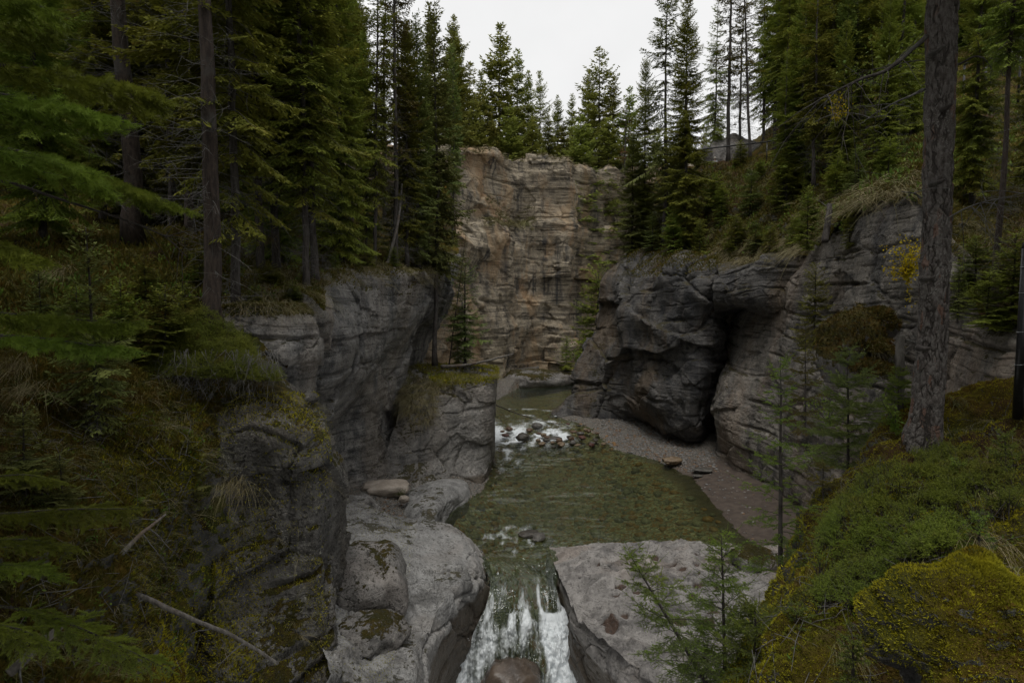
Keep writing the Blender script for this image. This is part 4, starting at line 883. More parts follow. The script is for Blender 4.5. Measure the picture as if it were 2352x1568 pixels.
# --- stand on the left bank, the ones that show singly
for args in (
    ('bare2', 312, 560, 19.6, -1080, 'thickest rough grey trunk on the left slope behind the bright pine boughs', dict(width=1.45, name='spruce_tree')),
    ('bare2', 433, 470, 24, -700, 'reddish bare trunk wrapped in pale grey dead twigs', dict(name='pine_tree', cat='pine', width=.95)),
    ('bare2', 486, 560, 14.6, -1250, 'grey trunk just right of the red twiggy trunk, crown above the frame', dict(width=1.15)),
    ('edge1', 545, 738, 15.7, -900, 'slender straight trunk standing at the very edge of the overhanging block', dict(width=.9)),
    ('edge2', 704, 655, 18.2, -560, 'left one of two thin trunks close together on the rim', dict(width=.95)),
    ('edge1', 727, 650, 18.8, -620, 'right one of two thin trunks close together on the rim', dict(width=.95)),
    ('dense1', 640, 600, 21, -330, 'broad dark spruce rising behind the two thin trunks', dict(width=.85)),
    ('dense2', 785, 590, 23.5, -300, 'dense spruce whose edge meets the bright sky gap on the left', dict(width=.72)),
    ('dense2', 740, 560, 26, -260, 'deep green spruce between the sky gap spruce and the thin trunks', dict(width=.9)),
    ('thin1', 907, 530, 27.5, -380, 'tall black straight trunk standing in the bright gap of the stand', dict(width=.8)),
    ('narrow2', 934, 545, 28.5, 40, 'slim spruce directly right of the tall black trunk', dict(width=.9)),
    ('narrow1', 962, 580, 29.5, 22, 'feathery spruce beside the tall narrow one over the pinnacle', dict(width=.85)),
    ('narrow2', 842, 560, 28, 60, 'ragged spruce just left of the tall black trunk', dict(width=.7)),
    ('mast', 1040, 540, 46, 90, 'thin spruce hanging at the corner of the far cliff', dict(width=.7)),
    ('dense1', 240, 540, 25, -400, 'heavy dark spruce behind the thickest trunk', dict(width=.75)),
    ('dense2', 100, 560, 18, -500, 'shadowy spruce deep behind the pine boughs', dict(width=.8)),
    ('small1', 900, 548, 28.5, 440, 'small bushy spruce at the foot of the tall black trunk', dict()),
    ('small1', 850, 612, 25, 540, 'low green spruce on the grassy rim of the long wall', dict(width=1.2)),
    ('small2', 985, 612, 30.5, 505, 'little spruce leaning over the corner of the long wall', dict()),
    ('small2', 228, 1062, 9.9, 500, 'dark young spruce rising from the mossy slope near the left edge', dict(width=.9)),
    ('small1', 380, 800, 12.9, 640, 'low dark spruce spreading over the mossy ledge behind the juniper', dict(width=1.9)),
    ('small1', 180, 820, 11.4, 640, 'spreading dark young spruce behind the bright pine tip', dict(width=1.7)),
    ('small2', 60, 1180, 7.4, 900, 'shaded young spruce at the left edge above the fallen logs', dict(width=1.3)),
    ('small2', 150, 1240, 7.6, 1010, 'short young spruce half hidden by the lower fir boughs', dict(width=1.3)),
    ('small2', 440, 1120, 10.8, 985, 'tiny spruce on the moss cushion beside the dark face', dict(width=1.1)),
    ('small1', 620, 660, 17.5, 590, 'green sprig of spruce drooping over the block, right of its trunk', dict(width=2.2)),
    ('small1', 280, 770, 12.9, 625, 'young spruce in the shade below the thickest trunk', dict(width=1.3)),
    ('small2', 95, 745, 12.1, 590, 'young spruce between the pine boughs and the forest floor', dict(width=1.3)),
    ('small1', 430, 780, 14.2, 640, 'broad young spruce on the mossy slope above the juniper', dict(width=1.5)),
    ('small1', 335, 700, 14.8, 575, 'spreading young spruce just in front of the thickest trunk', dict(width=1.5)),
    ('small1', 520, 620, 21, 500, 'young spruce at the foot of the straight grey trunk', dict(width=1.4)),
    ('small1', 770, 634, 21.8, 575, 'small spruce at the near end of the rim of the long wall', dict(width=1.6)),
    ('small2', 838, 626, 24, 562, 'ragged small spruce hanging over the middle of the long wall rim', dict(width=1.7)),
    ('small1', 905, 622, 26, 560, 'drooping small spruce on the rim above the streaked face', dict(width=1.7)),
    ('small2', 960, 616, 29, 552, 'thin small spruce near the far end of the long wall rim', dict(width=1.6)),
    ('small1', 585, 700, 15.8, 640, 'low spruce lying on the rim of the block beside the edge trunk', dict(width=2.)),
    ('small1', 672, 690, 16.6, 632, 'low bough cushion on the right half of the block rim', dict(width=2.)),
    ('edge1', 640, 640, 19.5, -520, 'olive spruce with drooping boughs just behind the thin pair', dict(width=1.1)),
    ('edge2', 600, 650, 18.4, -640, 'spruce with long low boughs between the edge trunk and the thin pair', dict(width=1.05)),
    ('edge2', 480, 640, 17.6, -700, 'spruce with olive boughs crossing in front of the straight grey trunk', dict(width=1.15)),
    ('edge1', 395, 520, 24.5, -520, 'low boughed spruce right of the thickest rough trunk', dict(width=1.)),
    ('edge2', 860, 580, 27., -200, 'lacy spruce leaning into the bright gap of the stand', dict(width=.85, lean=(2, 0))),
    ('thin1', 884, 520, 40, -120, 'pale lacy pine seen through the bright gap of the stand', dict(name='pine_tree', cat='pine', width=1.)),
    ('thin1', 925, 510, 44, -60, 'second lacy pine behind the tall black trunk', dict(name='pine_tree', cat='pine', width=1.)),
    ('dense1', 880, 470, 58, 190, 'full green spruce standing far behind the bright gap', dict(width=1.)),
    ('dense2', 930, 470, 54, 150, 'full dark spruce far behind the tall black trunk', dict(width=.9)),
    ('dense1', 985, 500, 50, 200, 'full spruce behind the two slim ones by the pinnacle', dict(width=1.)),
    ('small1', 460, 680, 16.5, 560, 'small spruce among dry grass between two grey trunks', dict(width=1.6)),
):
    kw = args[6]; tree_at(*args[:6], keys=LT, **kw)
# --- on the pinnacle
tree_at('mast', 1000, 833, 31.5, -12, 'tall narrow spruce standing on the grassy pinnacle, tip against the sky', width=1., name='spruce_tree')
tree_at('thin1', 1032, 832, 33.5, 480, 'nearly bare trunk leaning right on the pinnacle', lean=(13, 0), width=.5, name='spruce_tree')
tree_at('small2', 1068, 834, 33.4, 596, 'ragged spruce on the pinnacle with most boughs to the right', width=1.25)
tree_at('small1', 1052, 832, 34.2, 722, 'short spruce at the foot of the leaning bare trunk', width=.8)
# --- forest on the far rim
for kind, u, vt, Y, w, lab in (
    ('far3', 1075, 137, 72, .7, 'thin pale pine at the left end of the far rim'), ('far1', 1104, 158, 78, .8, 'short pointed spruce left of the tallest far spire'),
    ('far1', 1147, 48, 80, .9, 'tallest spire shaped spruce above the far cliff'), ('far2', 1187, 110, 84, .85, 'second tallest spire on the far rim, right of the tallest'),
    ('far2', 1213, 160, 82, .8, 'middle sized spruce below the second tallest far spire'), ('far3', 1241, 158, 92, .7, 'bushy topped pine in the far stand before the sky notch'),
    ('far1', 1280, 216, 96, .8, 'lone small spire in the notch of sky'), ('far2', 1314, 214, 98, .75, 'thin spruce on the far side of the sky notch'),
    ('far1', 1352, 156, 86, .9, 'broad spruce left of the open topped tall pine'), ('far3', 1377, 108, 82, .95, 'tall open topped pine right of the sky notch'),
    ('far2', 1408, 172, 80, .85, 'green spruce on the right shoulder of the open topped pine'), ('far1', 1442, 196, 78, .9, 'rounded spruce before the dying rusty tree'),
    ('far1', 1120, 250, 73, 1.1, 'low full spruce on the rim under the tallest spire'), ('far1', 1165, 240, 74, 1.1, 'full green spruce on the rim left of the middle'),
    ('far2', 1225, 268, 76, 1.1, 'dense young spruce on the rim right of the middle'), ('far1', 1330, 262, 75, 1.2, 'wide young spruce on the rim under the open topped pine'),
    ('far2', 1395, 268, 76, 1.2, 'wide low spruce near the right end of the far rim'), ('far2', 1258, 262, 88, 1.1, 'dim spruce filling the low notch behind the rim'),
    ('far2', 1296, 276, 90, 1.2, 'short dense spruce under the lone small spire'), ('far1', 1085, 225, 70, 1., 'spruce at the rim corner under the thin pale pine'),
):
    b = at(u, 380, Y); b[2] = ground(b[0], b[1], ['plateau']); tree(kind, b, at(u, vt, Y)[2] - b[2], lab, group='trees on the far rim', width=w * 1.3)
tree_at('rust1', 1436, 400, 64, 215, 'dying rust brown spruce on the far rim', width=1.1)
# --- right bank
for args in (
    ('sparse1', 1521, 520, 42, -60, 'tall spruce with boughs only on its left side, beside the sky', dict(width=1.05, rot=2.8)),
    ('dense1', 1570, 560, 38.5, -40, 'big dense blue green spruce at the right edge of the sky', dict(width=.78)),
    ('dense2', 1478, 560, 45, 128, 'dark pointed spruce left of the big dense one on the buttress', dict(width=.8)),
    ('narrow1', 1452, 585, 44, 300, 'small dark spruce clinging to the left rim of the buttress', dict(width=1.25)),
    ('thin1', 1672, 372, 44.2, -230, 'straight grey trunk in front of the handrail with thin bare boughs', dict(name='pine_tree', cat='pine')),
    ('thin1', 1724, 358, 43, -200, 'leaning thin pine trunk in front of the pale outcrop', dict(name='pine_tree', cat='pine', lean=(-3, 0), width=.8)),
    ('thin1', 1700, 352, 52, -60, 'dim olive pine behind the path outcrop', dict(name='pine_tree', cat='pine')),
    ('dense1', 1838, 440, 33.5, -120, 'heavy dark green spruce in the middle of the right slope', dict(width=.72)),
    ('narrow2', 1900, 410, 33.5, -260, 'slender black trunk right of the heavy dark spruce', dict(width=.9)),
    ('narrow1', 1938, 396, 32, -120, 'slim brown trunk on the grassy ledge before the wire fence', dict(width=.8)),
    ('bare1', 1988, 350, 36, -320, 'straight thin trunk high on the slope above the ledge', dict(width=.8)),
    ('narrow2', 2012, 330, 31, -260, 'grey trunk close behind the thick foreground trunk', dict(width=.9)),
    ('bare2', 2290, 540, 14.5, -420, 'brown trunk with dead wiry twigs right of the thick trunk', dict(width=.72)),
    ('dense2', 2230, 470, 20, -300, 'dark spruce filling the gap between the two right trunks', dict(width=.7)),
    ('dense1', 2390, 480, 18, -380, 'shadowed spruce at the right margin behind the wiry trunk', dict(width=.75)),
    ('dense2', 2090, 330, 34, -180, 'spruce behind the upper part of the thick trunk', dict(width=.8)),
    ('small2', 1497, 590, 41.6, 480, 'mossy little spruce hanging on the buttress front', dict(width=1.3)),
    ('small1', 1545, 592, 38, 470, 'bushy young spruce on the lip of the buttress', dict(width=1.2)),
    ('small1', 1606, 575, 36.6, 500, 'small green spruce beside the bare brown scree', dict(width=1.1)),
    ('small1', 1768, 590, 30, 505, 'pale green young spruce on the rim above the cave', dict(width=1.2)),
    ('small1', 1805, 470, 33, 330, 'bright spruce bough group below the heavy dark spruce', dict(width=1.5)),
    ('small1', 1853, 588, 24.8, 421, 'young spruce with a neat tip in front of the wall rim', dict(width=1.15)),
    ('small1', 1868, 792, 21.4, 598, 'young spruce hanging in front of the tan wall, below the neat tipped one', dict(width=1.05)),
    ('small2', 1795, 392, 39, 300, 'scrubby spruce beside the end of the handrail', dict(width=1.4)),
    ('small1', 1950, 560, 21.5, 478, 'small spruce sprouting from the ledge crack on the wall', dict(width=1.3)),
    ('small1', 2240, 620, 15.2, 530, 'low spruce between the thick trunk and the wiry one', dict(width=1.9)),
    ('small2', 2200, 730, 14.4, 600, 'thin spruce on the dark bank right of the thick trunk', dict(width=1.2)),
    ('small1', 1370, 860, 52, 600, 'bright green spruce tucked behind the left edge of the buttress', dict(width=1.2)),
    ('small1', 1300, 848, 60, 770, 'tiny spruce on the green patch at the far cliff foot', dict(width=1.1)),
    ('small1', 1340, 856, 58, 760, 'bushy small spruce beside the green patch at the far cliff foot', dict(width=1.4)),
    ('edge2', 1642, 372, 52, -20, 'lacy spruce just left of the straight grey trunk behind the handrail', dict(width=.9)),
    ('edge1', 1752, 345, 50, -120, 'spruce with drooping olive boughs over the pale outcrop', dict(width=1.)),
    ('edge1', 1780, 350, 45, -160, 'olive spruce at the end of the handrail', dict(width=1.)),
    ('edge2', 1868, 420, 31, -160, 'drooping spruce between the heavy dark one and the slender black trunk', dict(width=1.)),
    ('edge1', 1960, 385, 32, -260, 'olive spruce over the grassy ledge', dict(width=1.)),
    ('edge2', 2060, 340, 28, -300, 'drooping spruce left of the thick trunk, boughs against it', dict(width=1.)),
    ('edge2', 1800, 500, 33.4, 110, 'young rim spruce left of the heavy dark one', dict(width=1.3)),
    ('small1', 1700, 400, 42, 318, 'scrubby spruce on the crest before the leaning pine', dict(width=1.6)),
    ('small1', 1745, 440, 39, 360, 'small spruce right of the scree on the upper slope', dict(width=1.6)),
    ('small2', 1530, 470, 45, 380, 'thin small spruce beside the trunk of the big dense one', dict(width=1.5)),
    ('small1', 1920, 440, 28, 350, 'bushy spruce at the back of the grassy ledge', dict(width=1.5)),
    ('small1', 2040, 410, 24.5, 310, 'broad small spruce on the ledge beside the thick trunk', dict(width=1.6)),
    ('small2', 1972, 420, 26, 330, 'ragged small spruce amid the ledge grass', dict(width=1.6)),
    ('small1', 2330, 640, 13.6, 520, 'small dark spruce by the fence corner', dict(width=1.6)),
    ('small1', 2270, 690, 13.4, 610, 'low spruce bough patch on the dark bank by the fence', dict(width=2.)),
    ('small1', 1655, 525, 37.6, 415, 'mid sized spruce rising from the middle of the right slope', dict(width=1.5)),
    ('small2', 1722, 505, 35.6, 385, 'drooping mid sized spruce right of the scree', dict(width=1.7)),
    ('dense2', 1808, 460, 34.6, 60, 'dense spruce just left of the heavy dark one on the slope', dict(width=.75)),
    ('dense1', 1930, 440, 29, 40, 'dense spruce filling the slope above the grassy ledge', dict(width=.8)),
    ('dense2', 2030, 400, 27, -60, 'dense spruce left of the thick trunk, behind the dead limb', dict(width=.8)),
    ('small1', 1640, 470, 40, 395, 'small spruce beside the pale broken branch', dict(width=1.8)),
    ('small1', 1690, 560, 34, 488, 'bushy spruce on the lower slope above the cave roof', dict(width=1.8)),
    ('small2', 1735, 575, 32, 500, 'ragged spruce on the cave roof edge', dict(width=1.9)),
    ('small1', 1830, 560, 28, 480, 'bushy spruce beside the dark stump on the rim', dict(width=1.7)),
    ('small2', 1600, 392, 46, 318, 'thin spruce in front of the two walkers', dict(width=.9)),
    ('small2', 1560, 500, 42.4, 330, 'dark small spruce under the big dense one', dict(width=1.4)),
):
    kw = args[6]; tree_at(*args[:6], keys=RT if args[1] > 1400 and args[1] not in (1868, 1950) else None, **kw)
# --- the depth of the forest
def fill(n, box, keys, kinds, label, group, hmin, hmax, seed, ok=None):
    rng = np.random.default_rng(seed); pts = []; tries = 0
    while len(pts) < n and tries < 4000:
        tries += 1
        Y = box[2] + (box[3] - box[2]) * rng.random() ** .9; u = box[0] + (box[1] - box[0]) * rng.random()
        x = (u - 1176) / F * Y
        if ok and not ok(x, Y, u): continue
        if any((x - a) ** 2 + (Y - b) ** 2 < (1.5 + .02 * Y) ** 2 for a, b in pts): continue
        pts.append((x, Y)); z = ground(x, Y, keys)
        tree(kinds[rng.integers(len(kinds))], (x, Y, z), hmin + (hmax - hmin) * rng.random(), label, group=group, width=.8 + .35 * rng.random(), sink=.3)
fill(64, (-160, 960, 26, 75), LT, ['dense1', 'dense2', 'bare1', 'narrow2', 'bare1'], 'dark spruce deep in the dense stand on the left slope', 'spruces in the depth of the left stand', 17, 25, 3, lambda x, Y, u: not (u > 780 and Y < 36) and not (845 < u < 1010))
fill(10, (920, 1060, 62, 100), LT, ['far1', 'far2'], 'grey green spruce far behind the tall black trunk', 'spruces far behind the left stand', 12, 17, 4)
fill(60, (1770, 2480, 42, 80), RT, ['dense1', 'dense2', 'bare1', 'thin1', 'narrow2'], 'dark spruce deep in the stand on the right hillside', 'spruces in the depth of the right stand', 16, 23, 5)
fill(34, (1040, 1640, 95, 150), ['plateau'], ['far1', 'far2', 'far3'], 'hazy green spruce far back on the plateau', 'spruces far back on the plateau', 12, 17, 6)
# forest round the viewpoint, mostly unseen, its trees added to shade the near slopes
for i, (x, y) in enumerate(((-5.5, -3), (-9, 2.5), (-13, -6), (-16, 5), (6.5, -4), (10, 1), (15, 5.5), (14, -7), (-4, -12), (5, -13), (-20, 12), (20, 13), (9, 8.5), (0, -20), (-7.4, 4.2), (-10.5, 8.2), (5.8, 2.2), (-6, .8), (-13, 11), (-17, 15.5), (-9.2, 6.4), (-6.4, 2.6), (8.6, 4.6), (12.5, 9.5), (5.2, .4), (-8, -1.5), (-11.5, 4.5))):
    z = ground(x, y, ['behind', 'left', 'right', 'nearbank'])
    tree(['bare1', 'dense1', 'bare2', 'dense2'][i % 4], (x, y, z), 19 + 5 * RNG.random(), 'tall spruce around the viewpoint, added to the forest for shade', group='spruces added around the viewpoint for shade', width=.85, sink=.4)
# ------------------------------------------------------------------ things near the viewpoint
def region(key, poly, n, rng, nzmin=-1.):
    """n points (with normals) of a ground mesh that lie inside a polygon of the picture"""
    T = TERR[key]; u, v = proj(T.V); ok = np.zeros(len(u), bool); pv = np.array(poly, float)
    j = len(pv) - 1
    for i in range(len(pv)):
        a, b = pv[i], pv[j]
        ok ^= ((a[1] > v) != (b[1] > v)) & (u < (b[0] - a[0]) * (v - a[1]) / (b[1] - a[1] + 1e-9) + a[0]); j = i
    ok &= (T.N[:, 2] > nzmin) & (T.V[:, 1] > .3)
    idx = np.nonzero(ok)[0]
    if len(idx) == 0: raise RuntimeError('no ground in region %s' % key)
    idx = rng.choice(idx, n)
    e = rng.random((n, 2)) - .5
    nxt = np.minimum(idx + 1, len(T.V) - 1); up_ = np.minimum(idx + T.nc, len(T.V) - 1)
    step = np.clip(T.V[nxt] - T.V[idx], -.3, .3) * e[:, :1] + np.clip(T.V[up_] - T.V[idx], -.3, .3) * e[:, 1:]
    return T.V[idx] + step, T.N[idx]
def blades(buf, P, N, L, W, nb, rng, droop=1.1, spread=.5, tint=(0, 1), segs=4, out=.55, wind=(0, 0)):
    """tufts of grass: nb arching ribbons per point"""
    n = len(P); P = np.repeat(P, nb, 0); N = np.repeat(N, nb, 0); m = len(P)
    L = np.repeat(np.broadcast_to(L, (n,)), nb) * (.55 + .7 * rng.random(m))
    P = P + rng.normal(0, 1, (m, 3)) * np.array((1, 1, .2)) * (L * .10)[:, None]
    d = unit(N * out + np.array((0, 0, 1.)) + rng.normal(0, spread, (m, 3)))
    hd = N * np.array((1, 1, 0)) + .35 * rng.normal(0, 1, (m, 3)) * np.array((1, 1, 0)) + np.array((wind[0], wind[1], 0))
    hd = unit(hd + d * np.array((1, 1, 0)))
    s = np.linspace(0, 1, segs + 1)
    dr = droop * (.6 + .8 * rng.random(m))
    C = P[:, None] + d[:, None] * (L[:, None] * s)[..., None] + hd[:, None] * (L[:, None] * s ** 2 * .45 * dr[:, None])[..., None]
    C[..., 2] -= (L * dr)[:, None] * .75 * s ** 2.2
    sd = unit(np.cross(hd, d) + rng.normal(0, .3, (m, 3)))
    w = (np.broadcast_to(W, (m,)) * (.7 + .6 * rng.random(m)))[:, None] * (1 - s ** 1.6 * .9)
    V = np.stack([C - sd[:, None] * w[..., None] * .5, C + sd[:, None] * w[..., None] * .5], 2).reshape(-1, 3)
    b = np.arange(m)[:, None] * 2 * (segs + 1) + 2 * np.arange(segs)[None]; b = b.ravel()
    tt = np.repeat(tint[0] + (tint[1] - tint[0]) * rng.random(m), 2 * (segs + 1))
    buf.add(V, None, np.stack([b, b + 1, b + 3, b + 2], 1), tt)
def grass_mat():
    t = NT('dry_and_green_grass_blades')
    col = t.mix(t.attr('tint'), (.085, .11, .024), (.30, .25, .15))
    P = t.coords(); col = t.mix(t.ramp(t.noise(P, 1.5, 3), .4, .65), col, t.mix(t.attr('tint'), (.13, .13, .03), (.18, .14, .075)))
    t.bsdf(col, .7, None, .2); return t.m
M['grass'] = grass_mat()
M['moss'] = leaf_mat('golden_green_moss', ((.21, .165, .022), (.095, .098, .017), (.275, .22, .027)), None, (.09, .045, .010), .8, .2, .8, scale=1.2)
M['juniper'] = leaf_mat('dark_juniper_needles', ((.105, .155, .030), (.175, .225, .042), (.13, .175, .042)), None, (.14, .065, .025), .45, .25)
M['herb'] = leaf_mat('small_green_leaves', ((.08, .13, .028), (.13, .18, .034), (.15, .165, .045)), None, (.16, .10, .02), .3, .25)
M['gold'] = leaf_mat('yellow_autumn_leaves', ((.30, .20, .018), (.22, .16, .02), (.34, .22, .02)), None, (.25, .11, .02), .3, .3)
M['under'] = leaf_mat('olive_undergrowth', ((.060, .064, .016), (.088, .084, .020), (.115, .080, .020)), None, (.095, .045, .014), .7, .2)
M['deadwood'] = bark_mat('weathered_grey_dead_wood', (.21, .195, .175), (.10, .09, .08), (.13, .09, .065))
rng = np.random.default_rng(21)
# grass and undergrowth on the slopes: nobody could count it
G = Buf()
P_, N_ = region('left', ((-60,420),(960,500),(960,625),(740,690),(500,760),(0,800)), 1000, rng); blades(G, P_, N_, .42, .012, 8, rng, tint=(0, .7))
P_, N_ = region('left', ((560,560),(1000,560),(1030,640),(760,650),(740,700),(560,700)), 700, rng); blades(G, P_, N_, .55, .014, 14, rng, 1.3, tint=(.45, 1))
P_, N_ = region('left', ((-60,800),(500,760),(640,900),(460,1130),(450,1200),(300,1568),(-60,1568)), 420, rng); blades(G, P_, N_, .36, .006, 10, rng, 1.2, tint=(.1, .9))
P_, N_ = region('right', ((1440,470),(1640,380),(1900,360),(2110,330),(2110,470),(1890,570),(1640,600),(1440,600)), 1500, rng); blades(G, P_, N_, .55, .018, 10, rng, 1.2, tint=(.25, 1))
P_, N_ = region('right', ((1640,560),(1880,540),(1885,600),(1640,612)), 170, rng); blades(G, P_, N_, .7, .02, 14, rng, 1.5, tint=(.55, 1))
P_, N_ = region('right', ((1890,420),(2100,400),(2110,470),(1890,500)), 110, rng); blades(G, P_, N_, .8, .018, 12, rng, 1.4, .8, tint=(.2, 1))
P_, N_ = region('block', ((490,655),(745,660),(745,720),(490,730)), 90, rng, .2); blades(G, P_, N_, .5, .010, 14, rng, 1.4, .6, tint=(.4, 1))
P_, N_ = region('wall', ((760,600),(1050,580),(1050,640),(900,690),(760,650)), 160, rng, .2); blades(G, P_, N_, .6, .014, 14, rng, 1.5, .6, tint=(.4, 1))
P_, N_ = region('right', ((2180,480),(2352,480),(2352,720),(2180,720)), 300, rng); blades(G, P_, N_, .4, .009, 10, rng, 1.2, tint=(.3, 1))
P_, N_ = region('near', ((440,900),(760,900),(760,1568),(440,1568)), 120, rng, .25); blades(G, P_, N_, .30, .006, 10, rng, 1.5, .6, tint=(.2, 1))
P_, N_ = region('pinnacle', ((900,826),(1145,836),(1145,880),(930,960)), 420, rng, .35); blades(G, P_, N_, .45, .016, 12, rng, 1.0, tint=(.15, .9))
P_, N_ = region('pinnacle', ((915,890),(1010,880),(1000,980),(940,980)), 150, rng, .05); blades(G, P_, N_, .55, .016, 14, rng, 1.4, tint=(.5, 1))
P_, N_ = region('far', ((1120,450),(1230,470),(1230,530),(1110,520)), 260, rng, .2); blades(G, P_, N_, .8, .05, 8, rng, 1., tint=(.2, .9))
P_, N_ = region('far', ((1050,320),(1460,355),(1460,395),(1050,360)), 300, rng, .3); blades(G, P_, N_, .6, .05, 8, rng, 1., tint=(.4, 1))
P_, N_ = region('nearbank', ((1900,1150),(2060,960),(2352,870),(2352,1300),(2100,1300),(1880,1400)), 90, rng); blades(G, P_, N_, .22, .004, 6, rng, 1.2, tint=(.0, 1), segs=6)
tag(link('grass', G.mesh('grass', M['grass'])), 'dry and green grass on the slopes', 'grass', None, 'stuff')
# big boulder under the moss in the lower corner
def moss_boulder():
    n = 150; th, ph = np.meshgrid(np.linspace(0, 2 * math.pi, 2 * n), np.linspace(.02, math.pi - .02, n))
    D = np.stack([np.cos(th) * np.sin(ph), np.sin(th) * np.sin(ph), np.cos(ph)], 2).reshape(-1, 3)
    r = 1 + .34 * fbm(D * 1.1, 3, 301) + .09 * fbm(D * 3.5, 4, 302) + .014 * noise(D * 24, 303)
    c = at(2262, 1480, 2.62); V = c + D * r[:, None] * np.array((.46, .40, .36)); q = Patch(); q.V, q.N, q.nr, q.nc = V, unit(D / np.array((.46, .40, .36))), n, 2 * n; TERR['cushion_rock'] = q
    f = grid_faces(n, 2 * n); o = link('boulder', mesh_np('moss_boulder', V - c, f[:, ::-1], M['bank']), None, c); tag(o, 'big boulder wrapped in golden moss in the lower right corner', 'boulder')
moss_boulder()
# mosses and low herbs
U = Buf()
def sprigs(key, poly, n, L, W, nz=-1., updir=.8, k=1):
    P_, N_ = region(key, poly, n, rng, nz)
    d = unit(N_ * 1. + np.array((0, 0, updir)) + rng.normal(0, .75, (n, 3)))
    strips(U, P_ - N_ * .01, d, unit(rng.normal(0, 1, (n, 3))), L * (.5 + rng.random(n)), W * (.6 + .8 * rng.random(n)))
sprigs('left', ((-60,420),(1020,500),(1040,620),(740,700),(500,760),(0,800)), 42000, .22, .05)
sprigs('left', ((-60,780),(500,740),(640,900),(460,1130),(450,1250),(300,1568),(-60,1568)), 42000, .10, .022)
sprigs('right', ((1440,470),(1640,380),(1900,330),(2110,300),(2110,470),(1890,570),(1640,600),(1440,600)), 42000, .24, .06)
sprigs('right', ((1700,300),(1850,200),(2352,60),(2352,430),(1900,360)), 22000, .26, .07)
sprigs('right', ((2170,300),(2352,300),(2352,720),(2170,720)), 14000, .14, .035)
sprigs('block', ((490,655),(745,660),(745,720),(490,730)), 7000, .10, .03, .3)
sprigs('wall', ((760,600),(1050,580),(1050,640),(900,690),(760,650)), 6000, .12, .04, .35)
sprigs('buttress', ((1440,570),(1700,585),(1700,625),(1440,640)), 6000, .15, .05, .35)
tag(link('undergrowth', U.mesh('undergrowth', M['under'])), 'low olive green undergrowth covering the forest slopes', 'undergrowth', None, 'stuff')
U = Buf()
sprigs('nearbank', ((1500,1700),(1850,1150),(2060,930),(2352,850),(2352,1568),(1500,1700)), 210000, .022, .007, updir=.3)
sprigs('skirt', ((1600,1600),(1860,1130),(1950,1050),(1950,1300),(1800,1600)), 60000, .03, .009, updir=.3)
sprigs('near', ((440,900),(760,900),(760,1568),(440,1568)), 9000, .06, .018, .22)
sprigs('near', ((440,1080),(620,1080),(600,1568),(440,1568)), 7000, .06, .018, -.05)
sprigs('ledge', ((740,1110),(960,1210),(900,1568),(740,1568)), 5000, .035, .012, .75)
sprigs('left', ((200,930),(470,930),(470,1130),(250,1200)), 14000, .06, .018)
sprigs('left', ((300,1200),(600,1180),(560,1568),(300,1568)), 16000, .05, .016)
sprigs('pinnacle', ((935,826),(1145,836),(1145,890),(1010,890)), 9000, .12, .04, .4)
sprigs('cushion_rock', ((1900,1200),(2500,1200),(2500,1700),(1900,1700)), 90000, .017, .0055, -.2, .3)
tag(link('moss_carpet', U.mesh('moss', M['moss'])), 'golden green moss in thick cushions', 'moss', None, 'stuff')
# seedlings and low leafy herbs, single plants too small to tell apart
U = Buf()
def herbs(key, poly, n, L, k):
    P_, N_ = region(key, poly, n, rng); P_ = np.repeat(P_, k, 0); N_ = np.repeat(N_, k, 0); m = len(P_)
    d = unit(N_ * .3 + np.array((0, 0, .8)) + rng.normal(0, .7, (m, 3)))
    strips(U, P_ + rng.normal(0, L * .7, (m, 3)), d, unit(rng.normal(0, 1, (m, 3))), L * (.5 + rng.random(m)), L * .45)
herbs('left', ((-60,560),(1000,560),(1000,640),(500,760),(-60,780)), 260, .13, 26)
herbs('right', ((1440,470),(1640,390),(1900,360),(2110,330),(2110,460),(1890,560),(1640,600)), 330, .18, 26)
herbs('right', ((1750,330),(2352,120),(2352,420),(1900,370)), 380, .16, 34)
herbs('left', ((100,950),(500,950),(560,1568),(0,1568)), 120, .06, 18)
herbs('nearbank', ((1880,1400),(2060,1000),(2352,900),(2352,1568),(1750,1568)), 60, .03, 10)
tag(link('undergrowth', U.mesh('herbs', M['herb'])), 'scattered green leafy herbs on the slopes', 'herbs', None, 'stuff')

